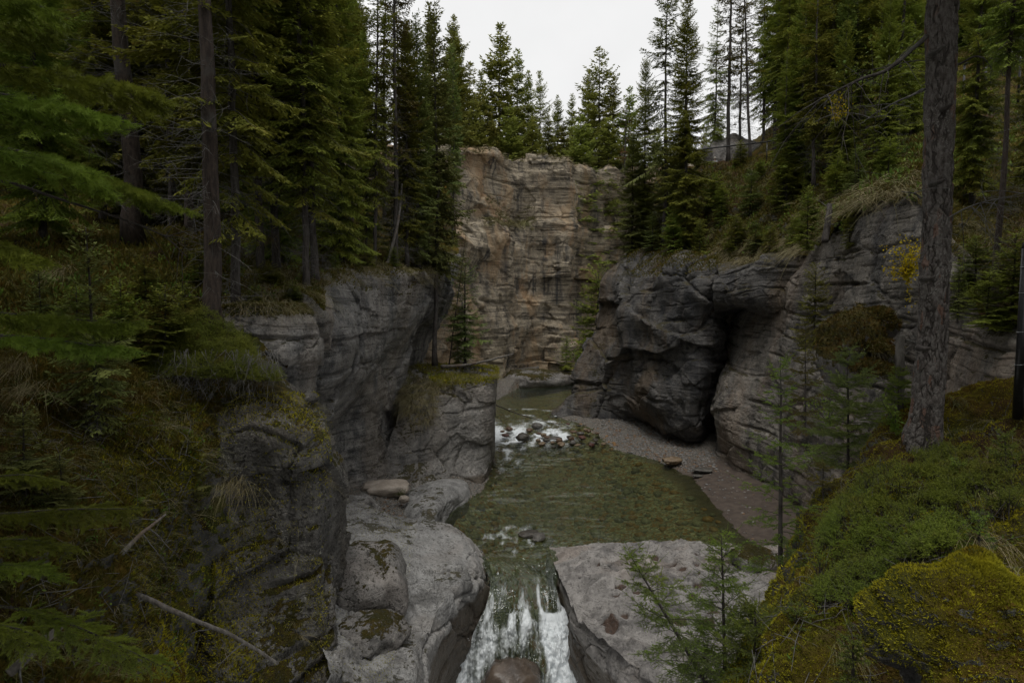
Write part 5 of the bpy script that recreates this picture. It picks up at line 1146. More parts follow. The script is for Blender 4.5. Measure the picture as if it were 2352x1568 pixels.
# ------------------------------------------------------------------ thick trunk on the mossy bank
def big_trunk():
    Y0 = 6.2
    key = [(1060, 2114, .285), (1020, 2117, .245), (960, 2126, .205), (880, 2134, .185), (700, 2145, .176), (500, 2152, .174), (300, 2157, .174), (0, 2166, .180), (-300, 2176, .172), (-800, 2192, .16)]
    A = np.array([at(u, v, Y0) for v, u, r in key]); rr = np.array([r for *_, r in key]) * .76
    base = A[1].copy()
    nr, nc = 1100, 300
    t = np.concatenate([np.linspace(0, 8, 960), np.linspace(8.01, 9, 140)])
    C = spline(A, t); rad = np.interp(t, np.arange(len(rr)), rr)
    th = np.linspace(0, 2 * math.pi, nc, endpoint=False)
    ring = np.stack([np.cos(th), np.sin(th), 0 * th], 1)
    flare = 1 + (.16 * np.cos(3 * th + 1) + .10 * np.cos(5 * th))[None] * np.exp(-(C[:, 2] - C[0, 2]) / .25)[:, None]
    V = C[:, None] + ring[None] * (rad[:, None] * flare)[..., None]
    P = V.reshape(-1, 3); N = np.tile(ring, (nr, 1))
    q = np.stack([P[:, 0] - np.repeat(C[:, 0], nc), P[:, 1] - np.repeat(C[:, 1], nc), P[:, 2]], 1)
    w = q + .03 * np.stack([noise(q * 9, 1), noise(q * 9, 2), noise(q * 9, 3)], 1)
    f1, f2, c, tl = cells(w * np.array((21, 21, 6.5)), 3, .95, True)
    d = .010 * (c - .4) + .024 * tl - .010 * np.exp(-(f2 - f1) / .10)
    f1, f2, c, tl = cells(w * np.array((46, 46, 20.)) + 4, 5, .95, True)
    d += .0045 * (c - .5) + .009 * tl - .004 * np.exp(-(f2 - f1) / .1)
    d += .014 * fbm(q * np.array((9, 9, 2.)), 3, 7) + .0025 * noise(q * 90, 9)
    d += .012 * sstep(.28, .5, noise(q * np.array((3, 3, 2.5)), 12))
    P = P + N * d[:, None]
    f = grid_faces(nr, nc); i = np.arange(nr - 1) * nc
    f = np.vstack([f, np.stack([i + nc - 1, i, i + nc, i + 2 * nc - 1], 1)])
    t_ = NT('grey_plated_conifer_bark'); X = t_.coords((1, 1, 1)); pl = t_.vor(t_.coords((21, 21, 6.5)), 1., 'F1', 'Color')
    sp = t_.n('ShaderNodeSeparateColor'); t_.l(pl, sp.inputs[0])
    n1 = t_.noise(t_.coords((30, 30, 12)), 1., 5, .65); n2 = t_.noise(X, 1.6, 4, .6); n3 = t_.noise(X, 60., 3, .6)
    col = t_.mix(t_.ramp(n1, .36, .62), (.075, .064, .058), (.165, .152, .142))
    col = t_.mix(t_.math('MULTIPLY', sp.outputs[0], .35), col, (.12, .105, .095))
    col = t_.mix(t_.math('MULTIPLY', t_.ramp(sp.outputs[1], .9, .95), .5), col, (.19, .095, .062))
    col = t_.mix(t_.math('MULTIPLY', t_.ramp(n3, .55, .65), t_.ramp(n2, .45, .65)), col, (.24, .235, .215))
    col = t_.mix(t_.ramp(t_.math('ADD', t_.attr('cr'), 0.), .3, .9), col, (.055, .048, .043))
    t_.bsdf(col, .92, t_.bump(t_.math('ADD', n1, t_.math('MULTIPLY', n3, .5)), .8, .006), .15)
    cr = np.clip(-d / .014, 0, 1)
    o = empty('spruce_tree', base, 'thick grey trunk with plated bark rising from the mossy bank', 'spruce')
    link('trunk', mesh_np('big_trunk', P - base, f, t_.m, True, {'cr': cr}), o)
    def limb(pts, r0, r1, seed, twigs, mat=M['twig_dead'], tl=.5):
        B = Buf(); g = np.random.default_rng(seed)
        c = curve([at(*p) - base for p in pts], 40); c += .012 * np.stack([noise(c * 6, seed), noise(c * 6, seed + 1), noise(c * 6, seed + 2)], 1)
        tube(B, c, np.linspace(r0, r1, 40), 8)
        for k in range(twigs):
            i = g.integers(10, 39); d = unit(c[min(i + 1, 39)] - c[i - 1] + g.normal(0, .05, 3)); dd = unit(d + g.normal(0, .6, 3) + np.array((0, 0, -.25)))
            l = tl * (.3 + .8 * g.random()); s = np.linspace(0, 1, 8)[:, None]
            e = c[i] + dd * l * s + np.array((0, 0, -.25 * l)) * s ** 2 + .04 * l * g.normal(0, 1, (8, 3)).cumsum(0) * .4 * s
            tube(B, e, np.linspace(.0055, .0015, 8), 4, 0, False)
            for m in range(3):
                j = g.integers(2, 8); d2 = unit(dd + g.normal(0, .8, 3)); tube(B, np.array([e[j], e[j] + d2 * l * .3, e[j] + d2 * l * .55 + (0, 0, -.03)]), np.array([.003, .002, .001]), 3, 0, False)
        link('branch', B.mesh('dead_limb', mat), o)
    limb(((2128, 84, 6.1), (2090, 118, 6.0), (2040, 160, 5.9), (1985, 180, 5.8), (1920, 210, 5.8), (1840, 255, 5.9)), .028, .005, 5, 20, M['bark_grey'], .8)
    limb(((2125, 205, 6.1), (2085, 222, 6.0), (2030, 250, 5.95), (1975, 285, 5.9)), .014, .003, 6, 6)
    limb(((2200, 148, 6.15), (2218, 140, 6.1), (2240, 130, 6.0), (2262, 134, 5.9)), .014, .007, 7, 2, M['bark_grey'], .2)
    limb(((2170, 505, 6.1), (2215, 480, 6.0), (2270, 462, 5.9), (2360, 440, 5.7)), .010, .003, 8, 9, M['twig_dead'], .6)
    limb(((2115, 455, 6.1), (2100, 445, 6.0), (2070, 440, 5.9)), .012, .004, 9, 2, M['twig_dead'], .3)
    k = K['bare1']; c = link('crown', k['crown'], o); c.location = (.4, 0, -1.); c.scale = (1., 1., 1.)
    for u, v in ((2150, 120), (2152, 420), (2130, 640), (2168, 250), (2120, 800)):
        B = Buf(); p0 = at(u, v, 6.06) - base; tube(B, np.array([p0 + (0, .08, 0), p0 + (0, -.05, .0), p0 + (.005, -.10, .012)]), np.array([.035, .022, .012]), 8); link('branch_stub', B.mesh('stub', M['bark_grey']), o)
big_trunk()

# ------------------------------------------------------------------ saplings and boughs with single needles
def needle_branch(B, W, ax, rng, reach, nl, k, w, spacing, droop=.25, start=.12, side=1., tipshoot=.12, brown=0.):
    m = len(ax); L = np.linalg.norm(np.diff(ax, axis=0), axis=1).sum()
    nk = max(4, int(L / spacing)); s = np.linspace(start, .985, nk)
    bp = spline(ax, s * (m - 1)); bd = unit(np.gradient(bp, axis=0)); lat = unit(np.cross(bd, np.array((0, 0, 1.))))
    P0, D0, LL = [], [], []
    for sg in (-1, 1):
        ang = R(1) * (48 + 12 * rng.normal(size=nk)); d = bd * np.cos(ang)[:, None] + sg * lat * np.sin(ang)[:, None] + rng.normal(0, .12, (nk, 3))
        d[:, 2] -= droop * (.4 + rng.random(nk))
        l = reach * np.minimum(1, (1 - s) * 1.9 + .22) * (.5 + .7 * rng.random(nk)) * side
        keep = rng.random(nk) < .9
        P0.append(bp[keep]); D0.append(unit(d)[keep]); LL.append(l[keep])
    P0, D0, LL = np.concatenate(P0), np.concatenate(D0), np.concatenate(LL)
    # second order shoots on the longer ones
    lon = LL > reach * .45; P1, D1, L1 = [], [], []
    for p, d, l in zip(P0[lon], D0[lon], LL[lon]):
        for q in (.3, .55, .78):
            for sg in (-1, 1):
                if rng.random() < .75:
                    la = unit(np.cross(d, np.array((0, 0, 1.)))); P1.append(p + d * l * q); D1.append(unit(d * .75 + sg * la * .7 + rng.normal(0, .15, 3) + (0, 0, -.15 * droop))); L1.append(l * (.5 - .25 * q) + .02)
    PA, DA, LA = P0, D0, LL
    if P1: PA = np.concatenate([P0, P1]); DA = np.concatenate([D0, D1]); LA = np.concatenate([LL, L1])
    PA = np.concatenate([PA, ax[-1:] - .02 * bd[-1:]]); DA = np.concatenate([DA, bd[-1:]]); LA = np.concatenate([LA, [tipshoot]])
    for grp in range(4):       # longer shoots carry more needles
        lo, hi = np.quantile(LA, [grp / 4, (grp + 1) / 4]); sel = (LA >= lo) & ((LA < hi) if grp < 3 else (LA <= hi))
        if sel.sum(): brush(B, PA[sel], DA[sel], LA[sel], nl, max(6, int(k * LA[sel].mean() / .1)), w, rng)
    # needles on the older wood too
    sg_ = np.linspace(0, 1, m)[:-1]; brush(B, ax[1:-1], unit(np.diff(ax, axis=0))[1:], np.linalg.norm(np.diff(ax, axis=0), axis=1)[1:], nl * .9, int(k * .7 * max(.3, L / m / .1)), w, rng)
    for p, d, l in zip(PA, DA, LA): tube(W, np.array([p, p + d * l * .5, p + d * l * .95]), np.array([.0014, .0011, .0007]) * (1 + nl * 12), 3, 0, False)
def sapling(u, v, Y, vtop, label, rmax, seed, whorls=11, per=5, nl=.018, k=22, w=.0032, reach=.22, spacing=.07, mat='sapling', cf=.05, lean=(0, 0), droop=.25, bare=0., cat='spruce', lowup=0, tipup=50, name='spruce_sapling', r0=None, group=None, sink=.05):
    w, k = w * 1.5, int(k * 1.3)
    g = np.random.default_rng(seed); b = at(u, v, Y); h = at(u, vtop, Y)[2] - b[2]; top = at(u + lean[0], vtop, Y + lean[1]) - b
    T, B = Buf(), Buf()
    zz = np.linspace(0, 1, 30); axis = top[None] * zz[:, None] + .012 * h * np.stack([noise(np.stack([zz * 3, 0 * zz, 0 * zz + seed], 1), 1), noise(np.stack([zz * 3, 0 * zz, 0 * zz + seed], 1), 2), 0 * zz], 1) * zz[:, None]
    axis[:, 2] = h * zz
    r0 = r0 or .008 * h + .006
    tube(T, axis, r0 * (1 - zz) ** .8 + .003, 8)
    brush(B, axis[-4:-1], unit(np.diff(axis, axis=0))[-3:], np.linalg.norm(np.diff(axis, axis=0), axis=1)[-3:], nl * 1.1, int(k * .8), w, g)
    az = g.random() * 6
    for i in range(whorls):
        t = cf + (.96 - cf) * i / (whorls - 1) + g.normal(0, .012); t = min(max(t, .02), .97)
        for j in range(per if t < .9 else 4):
            az += 6.283 / per + g.normal(0, .35); r = rmax * (1 - t) ** .75 * (.55 + .6 * g.random()) + .05
            e0 = R(lowup + (tipup - lowup) * t + g.normal(0, 8)); m = max(6, int(r / .06) + 3); z = h * t + g.normal(0, .02)
            ax = branch_axis(r, az, e0, .30, .18, z, (np.interp(z, axis[:, 2], axis[:, 0]), np.interp(z, axis[:, 2], axis[:, 1])), m, g)
            tube(T, ax, np.linspace(.003 + .003 * r, .001, m), 4, 0, False)
            if g.random() < bare * (1 - t): continue
            needle_branch(B, T, ax, g, reach * min(1, .35 + r), nl, k, w, spacing, droop, .15)
    o = empty(name, b - (0, 0, sink), label, cat, group)
    link('trunk', T.mesh('sapling_wood', M['bark_grey']), o); link('crown', B.mesh('sapling_needles', M[mat], False), o)
    return o
sapling(1793, 1330, 6.9, 812, 'slender young spruce with long sparse boughs before the sand bar', .66, 31, 15, 4, reach=.15, bare=.4, r0=.030, droop=.4, lowup=-8)
sapling(1948, 1085, 9.2, 800, 'full blue green young spruce beside the thick trunk', .85, 32, 11, 6, nl=.024, k=18, w=.005, reach=.22, mat='spruce_blue')
sapling(2064, 990, 7.4, 850, 'bright young spruce tight against the left side of the thick trunk', .30, 33, 9, 5, nl=.018)
sapling(1668, 1640, 4.6, 1214, 'young fir standing over the pitted slab', .52, 34, 11, 5, nl=.015, k=26, w=.0026, reach=.17, spacing=.045, lean=(-10, 0))
sapling(1625, 1560, 4.5, 1268, 'thin young fir leaning over the pitted slab, left of the upright one', .50, 35, 9, 5, nl=.015, k=24, w=.0026, reach=.16, spacing=.05, lean=(-180, .1), bare=.1)
sapling(1892, 1330, 7.4, 1060, 'half bare wiry sapling on the shady flank of the bank', .75, 36, 8, 4, nl=.02, k=18, w=.004, bare=.45, lowup=-10, mat='larch')
sapling(1735, 1600, 4.3, 1380, 'low bushy young fir at the bottom of the mossy flank', .55, 37, 7, 6, nl=.016, k=24, w=.003, reach=.2, spacing=.05)
sapling(1850, 980, 11.5, 760, 'yellowing young spruce with a pale dead leader', .62, 38, 8, 5, nl=.024, k=16, w=.006, bare=.3, mat='larch', lowup=5)
for i_, (u_, v_, Y_, vt_, r_, lb_) in enumerate(((1985,1225,5.4,1120,.13,'tiny fir seedling on the moss slope left of the thick trunk'),(2200,1130,4.9,1050,.12,'seedling at the right foot of the thick trunk'),(2310,1075,4.7,985,.13,'fir seedling near the fence corner'),
    (1920,1420,4.4,1310,.13,'seedling beside the rocky flank of the bank'),(1830,1500,3.95,1390,.14,'bushy seedling low on the mossy flank'),(2250,1270,3.6,1185,.09,'seedling peeking out of the juniper above the moss boulder'),(1960,1560,3.2,1450,.11,'seedling in the moss at the bottom edge'))):
    sapling(u_, v_, Y_, vt_, lb_, r_, 140 + i_, 5, 4, nl=.014, k=20, w=.0026, reach=.07, spacing=.03, name='fir_seedling', cat='seedling', sink=.06)
# boughs of a pine whose trunk stands out of the picture
def pine():
    base = np.array((-4.6, 2.6, 6.2)); o = empty('pine_tree', base, 'pine outside the frame whose bright needled boughs reach in from the left', 'pine')
    T = Buf(); z = np.linspace(-.5, 17, 24); tube(T, np.stack([.05 * np.sin(z), .05 * np.cos(z * .8), z], 1), .20 * (1 - z / 21), 12); link('trunk', T.mesh('pine_trunk', M['bark_red']), o)
    c = link('crown', K['bare1']['crown'], o); c.scale = (.8, .8, .75)
    boughs = [(((-260,90,3.6),(-60,60,4.2),(60,60,4.5),(150,72,4.7)), .30), (((-300,20,3.4),(-80,-10,3.8),(40,0,4.0),(120,25,4.1)), .3),
              (((-260,140,3.5),(0,150,4.3),(180,180,4.7),(300,205,4.9),(388,232,5.)), .42), (((-280,200,3.4),(-60,210,3.9),(80,230,4.2),(200,262,4.5),(290,282,4.6)), .34),
              (((-260,300,3.2),(-60,330,3.7),(80,355,4.),(180,385,4.2),(250,430,4.3)), .40), (((-250,320,3.4),(0,350,4.2),(180,390,4.6),(320,440,4.9),(438,485,5.)), .40),
              (((-240,520,3.2),(-80,540,3.6),(20,570,3.8),(100,598,3.9)), .26),
              (((-260,690,3.5),(-40,715,4.3),(120,730,4.7),(240,738,4.9),(322,742,5.)), .34), (((-240,760,3.5),(0,770,4.2),(120,780,4.5),(230,795,4.7),(312,808,4.8)), .28)]
    for i, (pts, reach) in enumerate(boughs):
        g = np.random.default_rng(60 + i); W, B = Buf(), Buf()
        ax = curve([at(*p) - base for p in pts], 30); tube(W, ax, np.linspace(.016, .004, 30), 6)
        needle_branch(B, W, ax, g, reach, .050, 36, .0075, .085, .35, .22)
        b = link('bough', W.mesh('bough_wood', M['bark_grey']), o); link('needles', B.mesh('bough_needles', M['pine'], False), b)
    g = np.random.default_rng(80); W = Buf(); ax = curve([at(*p) - base for p in ((-260,380,3.4),(0,415,4.4),(130,455,4.8),(300,510,5.1),(380,545,5.2),(430,590,5.3))], 40); tube(W, ax, np.linspace(.016, .004, 40), 6)
    for k in range(14):
        i = g.integers(8, 39); d = unit(g.normal(0, 1, 3) + (.5, 0, -.5)); l = .15 + .3 * g.random(); tube(W, np.array([ax[i], ax[i] + d * l * .5, ax[i] + d * l + (0, 0, -.05)]), np.array([.005, .003, .001]), 4, 0, False)
    link('dead_bough', W.mesh('dead_bough', M['bark_grey']), o)
pine()
def fir():
    base = np.array((-5.4, 4.2, 5.4)); o = empty('fir_tree', base, 'fir outside the frame whose broad flat boughs hang over the lower left corner', 'fir')
    T = Buf(); z = np.linspace(-.5, 14, 20); tube(T, np.stack([.04 * np.sin(z), .04 * np.cos(z), z], 1), .16 * (1 - z / 17), 10); link('trunk', T.mesh('fir_trunk', M['bark_grey']), o)
    c = link('crown', K['dense2']['crown'], o); c.scale = (.6, .6, .6); c.location = (-.6, -.6, 3.)
    boughs = [(((-240,1170,4.2),(-20,1180,4.8),(130,1170,5.1),(230,1168,5.3),(322,1168,5.4)), .42), (((-240,1250,4.0),(-40,1240,4.5),(80,1240,4.8),(180,1262,5.)), .34),
              (((-240,1330,3.7),(-60,1300,4.3),(60,1300,4.6),(150,1330,4.8)), .34), (((-120,1380,4.0),(60,1400,4.6),(180,1440,4.8),(290,1490,5.),(390,1538,5.1)), .42),
              (((-240,1440,3.6),(-60,1430,4.1),(60,1450,4.3),(130,1500,4.4)), .3), (((-240,1120,4.6),(-60,1100,5.2),(60,1090,5.5),(150,1110,5.7)), .3)]
    for i, (pts, reach) in enumerate(boughs):
        g = np.random.default_rng(90 + i); W, B = Buf(), Buf()
        ax = curve([at(*p) - base for p in pts], 30); tube(W, ax, np.linspace(.014, .003, 30), 6)
        needle_branch(B, W, ax, g, reach, .026, 46, .0065, .065, .25, .2)
        b = link('bough', W.mesh('bough_wood', M['bark_grey']), o); link('needles', B.mesh('bough_needles', M['pine'], False), b)
fir()

# ------------------------------------------------------------------ junipers
def juniper(key, poly, n, label, seed, nl=.015, k=22, w=.0042, L=.12, lift=.07, dead=0, brown=0):
    g = np.random.default_rng(seed); P_, N_ = poly(g, n) if key is None else region(key, poly, n, g)
    c0 = P_.mean(0); o = empty('juniper_shrub', c0, label, 'juniper')
    B, W = Buf(), Buf()
    if key is not None: sel = noise(P_ * 3.2, seed) + .5 * noise(P_ * 7., seed + 1) > -.08; P_, N_ = P_[sel], N_[sel]; n = len(P_)
    hump = fbm(P_ * 2.2, 3, seed); P_ = P_ + N_ * (lift * (1 + 1.2 * hump) + lift * .8 * g.random(n))[:, None] - c0
    d = unit(N_ * .7 + np.array((0, 0, .7)) + np.array((-.2, -.5, 0)) + g.normal(0, .55, (n, 3)))
    LL = L * (.6 + .7 * g.random(n))
    brush(B, P_, d, LL, nl, k, w, g, fwd=.9)
    for q in (.35, .65):
        for s_ in (-1, 1):
            la = unit(np.cross(d, np.array((0, 0, 1.)) + g.normal(0, .3, (n, 3)))); d2 = unit(d * .7 + s_ * la * .75)
            brush(B, P_ + d * (LL * q)[:, None], d2, LL * (.55 - .2 * q), nl * .9, int(k * .5), w, g, fwd=.9)
    m = min(n, 700)
    for p, dd, l in zip(P_[:m], d[:m], LL[:m]): tube(W, np.array([p - dd * .10 - (0, 0, lift), p, p + dd * l * .9]), np.array([.004, .003, .001]), 3, 0, False)
    tag(link('stems', W.mesh('juniper_wood', M['bark_grey']), o), kind='stuff'); link('foliage', B.mesh('juniper_needles', M['juniper'], False), o)
    return o
juniper('nearbank', ((1990,1120),(2160,1040),(2352,1060),(2352,1190),(2150,1200),(2000,1230)), 2300, 'dark juniper mat in front of the thick trunk, spreading to the edge', 41)
juniper('nearbank', ((1890,1190),(2000,1130),(2030,1230),(2200,1210),(2200,1290),(2050,1310),(1900,1300)), 2000, 'juniper cushion hanging over the mossy flank below the thick trunk', 42)
juniper('nearbank', ((1890,1310),(2060,1310),(2090,1380),(1990,1440),(1900,1420)), 1400, 'lowest juniper patch above the dark hollow', 43)
def cushion(g, n):
    """points over a drooping dome"""
    a = g.random(n); t = g.random(n) ** .8
    u = 355 + 290 * a; top = 800 - 105 * np.sin(np.clip(a * 1.15, 0, 1) * math.pi) ** .7 + 60 * a; v = top + (868 + 10 * a - top) * t
    Y = 13.9 - 1.5 * t ** .7 + .25 * noise(np.stack([u * .02, v * .03, 0 * u], 1), 3)
    P = np.array([at(*q) for q in zip(u, v, Y)]); N = np.tile(unit(np.array((.15, -.6, .8))), (n, 1)); N[:, 2] -= .5 * t; return P, unit(N)
juniper(None, cushion, 3000, 'creeping juniper cushion draped over the dark rock face', 44, nl=.026, k=18, w=.010, L=.22, lift=.06)
# its dead underside of bare grey twigs
def dead_skirt():
    g = np.random.default_rng(45); W = Buf(); c0 = at(500, 860, 12.6)
    for i in range(150):
        p = at(370 + 270 * g.random(), 800 + 60 * g.random(), 12.7 - .3 * g.random()) - c0; a = unit(np.array((.5 * g.normal(), -.35 - .3 * g.random(), -.7 - .4 * g.random())))
        l = .35 + .45 * g.random(); s = np.linspace(0, 1, 7)[:, None]; e = p + a * l * s + g.normal(0, .03, (7, 3)).cumsum(0) * s; tube(W, e, np.linspace(.008, .002, 7), 4, 0, False)
        for m in range(5):
            j = g.integers(2, 7); d2 = unit(a + g.normal(0, .7, 3)); tube(W, np.array([e[j], e[j] + d2 * .10, e[j] + d2 * .2 + g.normal(0, .02, 3)]), np.array([.0045, .003, .0015]), 3, 0, False)
    o = tag(link('dead_shrub', W.mesh('dead_skirt', M['twig_dead'])), 'tangle of dead grey twigs hanging under the creeping juniper', 'dead shrub'); o.location = c0
dead_skirt()

# single grass tufts that can be told apart
def tuft(key, u, v, Y, n, L, W, label, seed, tint=(.5, 1), droop=1.5, r=.12, name='grass_tuft', out=.6):
    g = np.random.default_rng(seed); c = at(u, v, Y); B = Buf(); P_ = g.normal(0, r, (n, 3)) * (1, .5, .5); blades(B, P_, np.tile(np.array([[.1, -.8, .45]]), (n, 1)), L, W, 8, g, droop, .35, tint, 6, out)
    o = link(name, B.mesh('tuft', M['grass']), None, c); return tag(o, label, 'grass tuft')
tuft('near', 545, 1120, 11.5, 16, .75, .007, 'long straw coloured grass hanging from the hole in the dark face', 51, r=.16)
tuft('left', 45, 850, 9.2, 14, .6, .006, 'pale dry grass hanging near the left edge, upper tuft', 52)
tuft('left', 75, 900, 8.9, 14, .6, .006, 'pale dry grass just below the upper tuft at the left edge', 53)
tuft('left', 150, 630, 13.6, 12, .7, .009, 'withered tuft on the forest slope under the pine boughs', 54)
tuft('left', 610, 560, 19, 12, .8, .012, 'straw tuft beside the edge trunk on the forest floor', 55)
tuft('left', 640, 690, 17, 14, .8, .010, 'golden grass curtain on the rim of the block', 56)
tuft('far', 1205, 515, 59, 8, 1.2, .05, 'grass clump on the ledge of the far cliff', 57, tint=(.1, .6))
tuft('nearbank', 2285, 1150, 4.3, 14, .34, .0042, 'arching green and straw sedge on the bank, near the right edge', 58, tint=(0, .8), r=.06, out=.2)
tuft('nearbank', 2190, 930, 6.9, 8, .26, .005, 'short yellow green sedge just right of the thick trunk', 59, tint=(0, .5), r=.05, out=.1)
tuft('nearbank', 1985, 1180, 5.9, 6, .34, .004, 'thin pale sedge on the moss left of the thick trunk', 60, tint=(.2, .8), r=.05, out=.2)
tuft('nearbank', 2240, 1240, 3.7, 9, .30, .0035, 'bleached tangle of bent straw above the moss cushion', 61, tint=(.8, 1), r=.07, out=.4, droop=1.9)
tuft('wallright', 2050, 450, 18.8, 14, 1., .012, 'long dead grass hanging from the ledge beside the thick trunk', 62, tint=(.6, 1), r=.3)
tuft('wallright', 1985, 470, 20.4, 14, 1., .012, 'dead grass fringe over the undercut ledge', 63, tint=(.6, 1), r=.35)
tuft('wallright', 2010, 800, 16.8, 10, .6, .009, 'dry tuft on the mossy outcrop of the tan wall', 64, tint=(.5, 1), r=.15)
tuft('ledge', 925, 1133, 23.8, 8, .35, .012, 'small green tuft in the gravel nook', 65, tint=(0, .2), r=.12, out=.1, droop=.9)
for i_, (u_, v_, Y_, L_, lb_) in enumerate(((2320,1040,4.9,.34,'tall pale sedge beside the fence corner'),(2140,1215,4.5,.30,'green sedge between the juniper mats'),(1880,1330,5.2,.30,'drooping sedge on the edge of the flank'),(2080,1340,3.5,.26,'bent straw above the dark hollow'),
    (1940,1500,3.5,.22,'short sedge low on the flank'),(2330,1330,2.9,.24,'sedge on top of the moss boulder'),(2230,1000,6.3,.28,'fine grass on the crest behind the juniper'))):
    tuft('nearbank', u_, v_, Y_, 8, L_, .0036, lb_, 160 + i_, tint=(.1, 1), r=.06, out=.25)
# golden shrubs
def leafy(u, v, Y, n, spread, L, label, seed, mat='gold', name='autumn_shrub', cat='shrub'):
    g = np.random.default_rng(seed); c = at(u, v, Y); B, stems = Buf(), []; spread = np.array(spread)
    for i in range(max(5, n // 45)):
        d = g.normal(0, .6, 3) * spread; s = np.linspace(0, 1, 6)[:, None]; e = np.array((0, 0, -spread[2])) * (1 - s) + d * s; W = Buf(); tube(W, e, np.linspace(.01, .003, 6), 4, 0, False); stems.append(W)
        m = 45; q = g.random((m, 1)); p = np.array((0, 0, -spread[2])) * (1 - q) + d * q + g.normal(0, .16, (m, 3)) * spread * (.3 + q)
        strips(B, p, unit(g.normal(0, 1, (m, 3)) + (0, -.3, -.2)), unit(g.normal(0, 1, (m, 3))), L * (.6 + .7 * g.random(m)), L * .7)
    o = empty(name, c, label, cat); [link('stem', W.mesh('shrub_wood', M['bark_grey']), o) for W in stems]; link('foliage', B.mesh('shrub_leaves', M[mat], False), o)
leafy(1850, 385, 34, 420, (1.1, .6, .5), .10, 'yellow leaved shrub glowing on the slope below the heavy dark spruce', 71)
leafy(2085, 585, 14.8, 900, (.45, .35, .55), .07, 'golden bush hugging the left side of the thick trunk', 72)
leafy(2010, 120, 13, 260, (.9, .5, .7), .07, 'pale green leafy twig high left of the thick trunk', 73, 'herb', 'leafy_shrub')
leafy(1920, 240, 28, 260, (1.0, .5, .7), .11, 'yellowing leaves among the slim trunks on the right slope', 74)
leafy(1905, 930, 10.2, 420, (.45, .3, .35), .045, 'light green leafy shrub behind the full blue green sapling', 75, 'herb', 'leafy_shrub')
leafy(1462, 345, 64, 300, (1.3, .6, 1.2), .2, 'yellow green bush on the far rim', 76, 'herb', 'leafy_shrub')
leafy(1340, 800, 57, 700, (2.2, 1.2, 1.5), .2, 'bright green bush at the foot of the far cliff', 77, 'herb', 'leafy_shrub')
leafy(2060, 930, 7.0, 200, (.18, .12, .3), .05, 'green shoots at the left foot of the thick trunk', 78, 'herb', 'leafy_shrub')
leafy(1010, 862, 30.5, 200, (.5, .4, .25), .10, 'low green bush on the pinnacle beside the narrow spruce', 79, 'herb', 'leafy_shrub')

# ------------------------------------------------------------------ dead wood
def log(pts, r0, r1, label, seed, twigs=6, tl=.5, name='fallen_log', cat='log', mat=None, keys=None):
    g = np.random.default_rng(seed); base = at(*pts[0]); c = curve([at(*p) - base for p in pts], 46)
    if keys: base[2] = ground(base[0], base[1], keys) - .15
    c += .02 * np.stack([noise(c * 3 + seed, 1), noise(c * 3 + seed, 2), noise(c * 3 + seed, 3)], 1); B = Buf()
    tube(B, c, np.linspace(r0, r1, 46) * (1 + .12 * noise(c * 7, seed)), 10)
    o = link(name, B.mesh('log', mat or M['deadwood']), None, base); tag(o, label, cat)
    for k in range(twigs):
        W = Buf(); i = g.integers(4, 44); d = unit(g.normal(0, .7, 3) + (0, -.4, .2 * g.normal())); l = tl * (.4 + .8 * g.random()); s = np.linspace(0, 1, 9)[:, None]
        e = c[i] + d * l * s + g.normal(0, .03 * l, (9, 3)).cumsum(0) * s + np.array((0, 0, -.15 * l)) * s ** 2
        tube(W, e, np.linspace(min(.35 * r0, .014), .002, 9), 5, 0, False)
        for m in range(3):
            j = g.integers(3, 9); d2 = unit(d + g.normal(0, .8, 3)); tube(W, np.array([e[j], e[j] + d2 * l * .18, e[j] + d2 * l * .34 + g.normal(0, .02, 3)]), np.array([.004, .003, .001]), 3, 0, False)
        link('twig', W.mesh('log_twig', M['twig_dead']), o)
log(((185,1296,8.2),(260,1335,8.2),(335,1373,8.3),(445,1424,8.5),(540,1462,8.8),(640,1522,9.2)), .050, .022, 'long grey fallen log slanting down to the dark rock face', 81, 8)
log(((232,1318,8.0),(290,1262,8.3),(335,1215,8.7),(380,1182,9.2)), .045, .018, 'short grey log leaning up from the long fallen one', 82, 6)
log(((20,1545,5.4),(90,1480,5.6),(150,1425,5.8)), .05, .03, 'dark dead branch in the lower left corner', 83, 4)
log(((1014,842,31.6),(1070,838,31.2),(1120,828,31),(1180,812,31)), .11, .035, 'thin fallen trunk reaching out over the edge of the pinnacle', 84, 3, .6)
log(((1690,465,40.5),(1702,452,40.8),(1722,438,41.2)), .07, .045, 'pale broken branch lying on the brown scree', 85, 1, .3, 'fallen_branch', 'branch')
log(((1138,930,34),(1190,950,35),(1250,968,36.5),(1300,975,38)), .035, .012, 'half sunken bough with green tufts dipping into the river', 86, 10, .8, 'river_branch', 'branch', M['bark_grey'])
log(((2064,1000,7.5),(2066,900,7.5),(2068,800,7.5),(2070,770,7.5)), .06, .05, 'broken grey snag standing left of the thick trunk', 87, 3, .3, 'dead_snag', 'snag')
log(((885,524,27),(900,470,27.2),(914,410,27.5),(922,330,28)), .085, .05, 'grey leaning dead trunk against the tall black one', 88, 3, .8, 'leaning_snag', 'dead tree', keys=LT)
log(((1895,555,22.6),(1903,500,22.8),(1906,470,23)), .13, .1, 'dark dead stump clinging to the crack at the wall rim', 89, 5, .8, 'dead_stump', 'stump', M['bark_grey'])

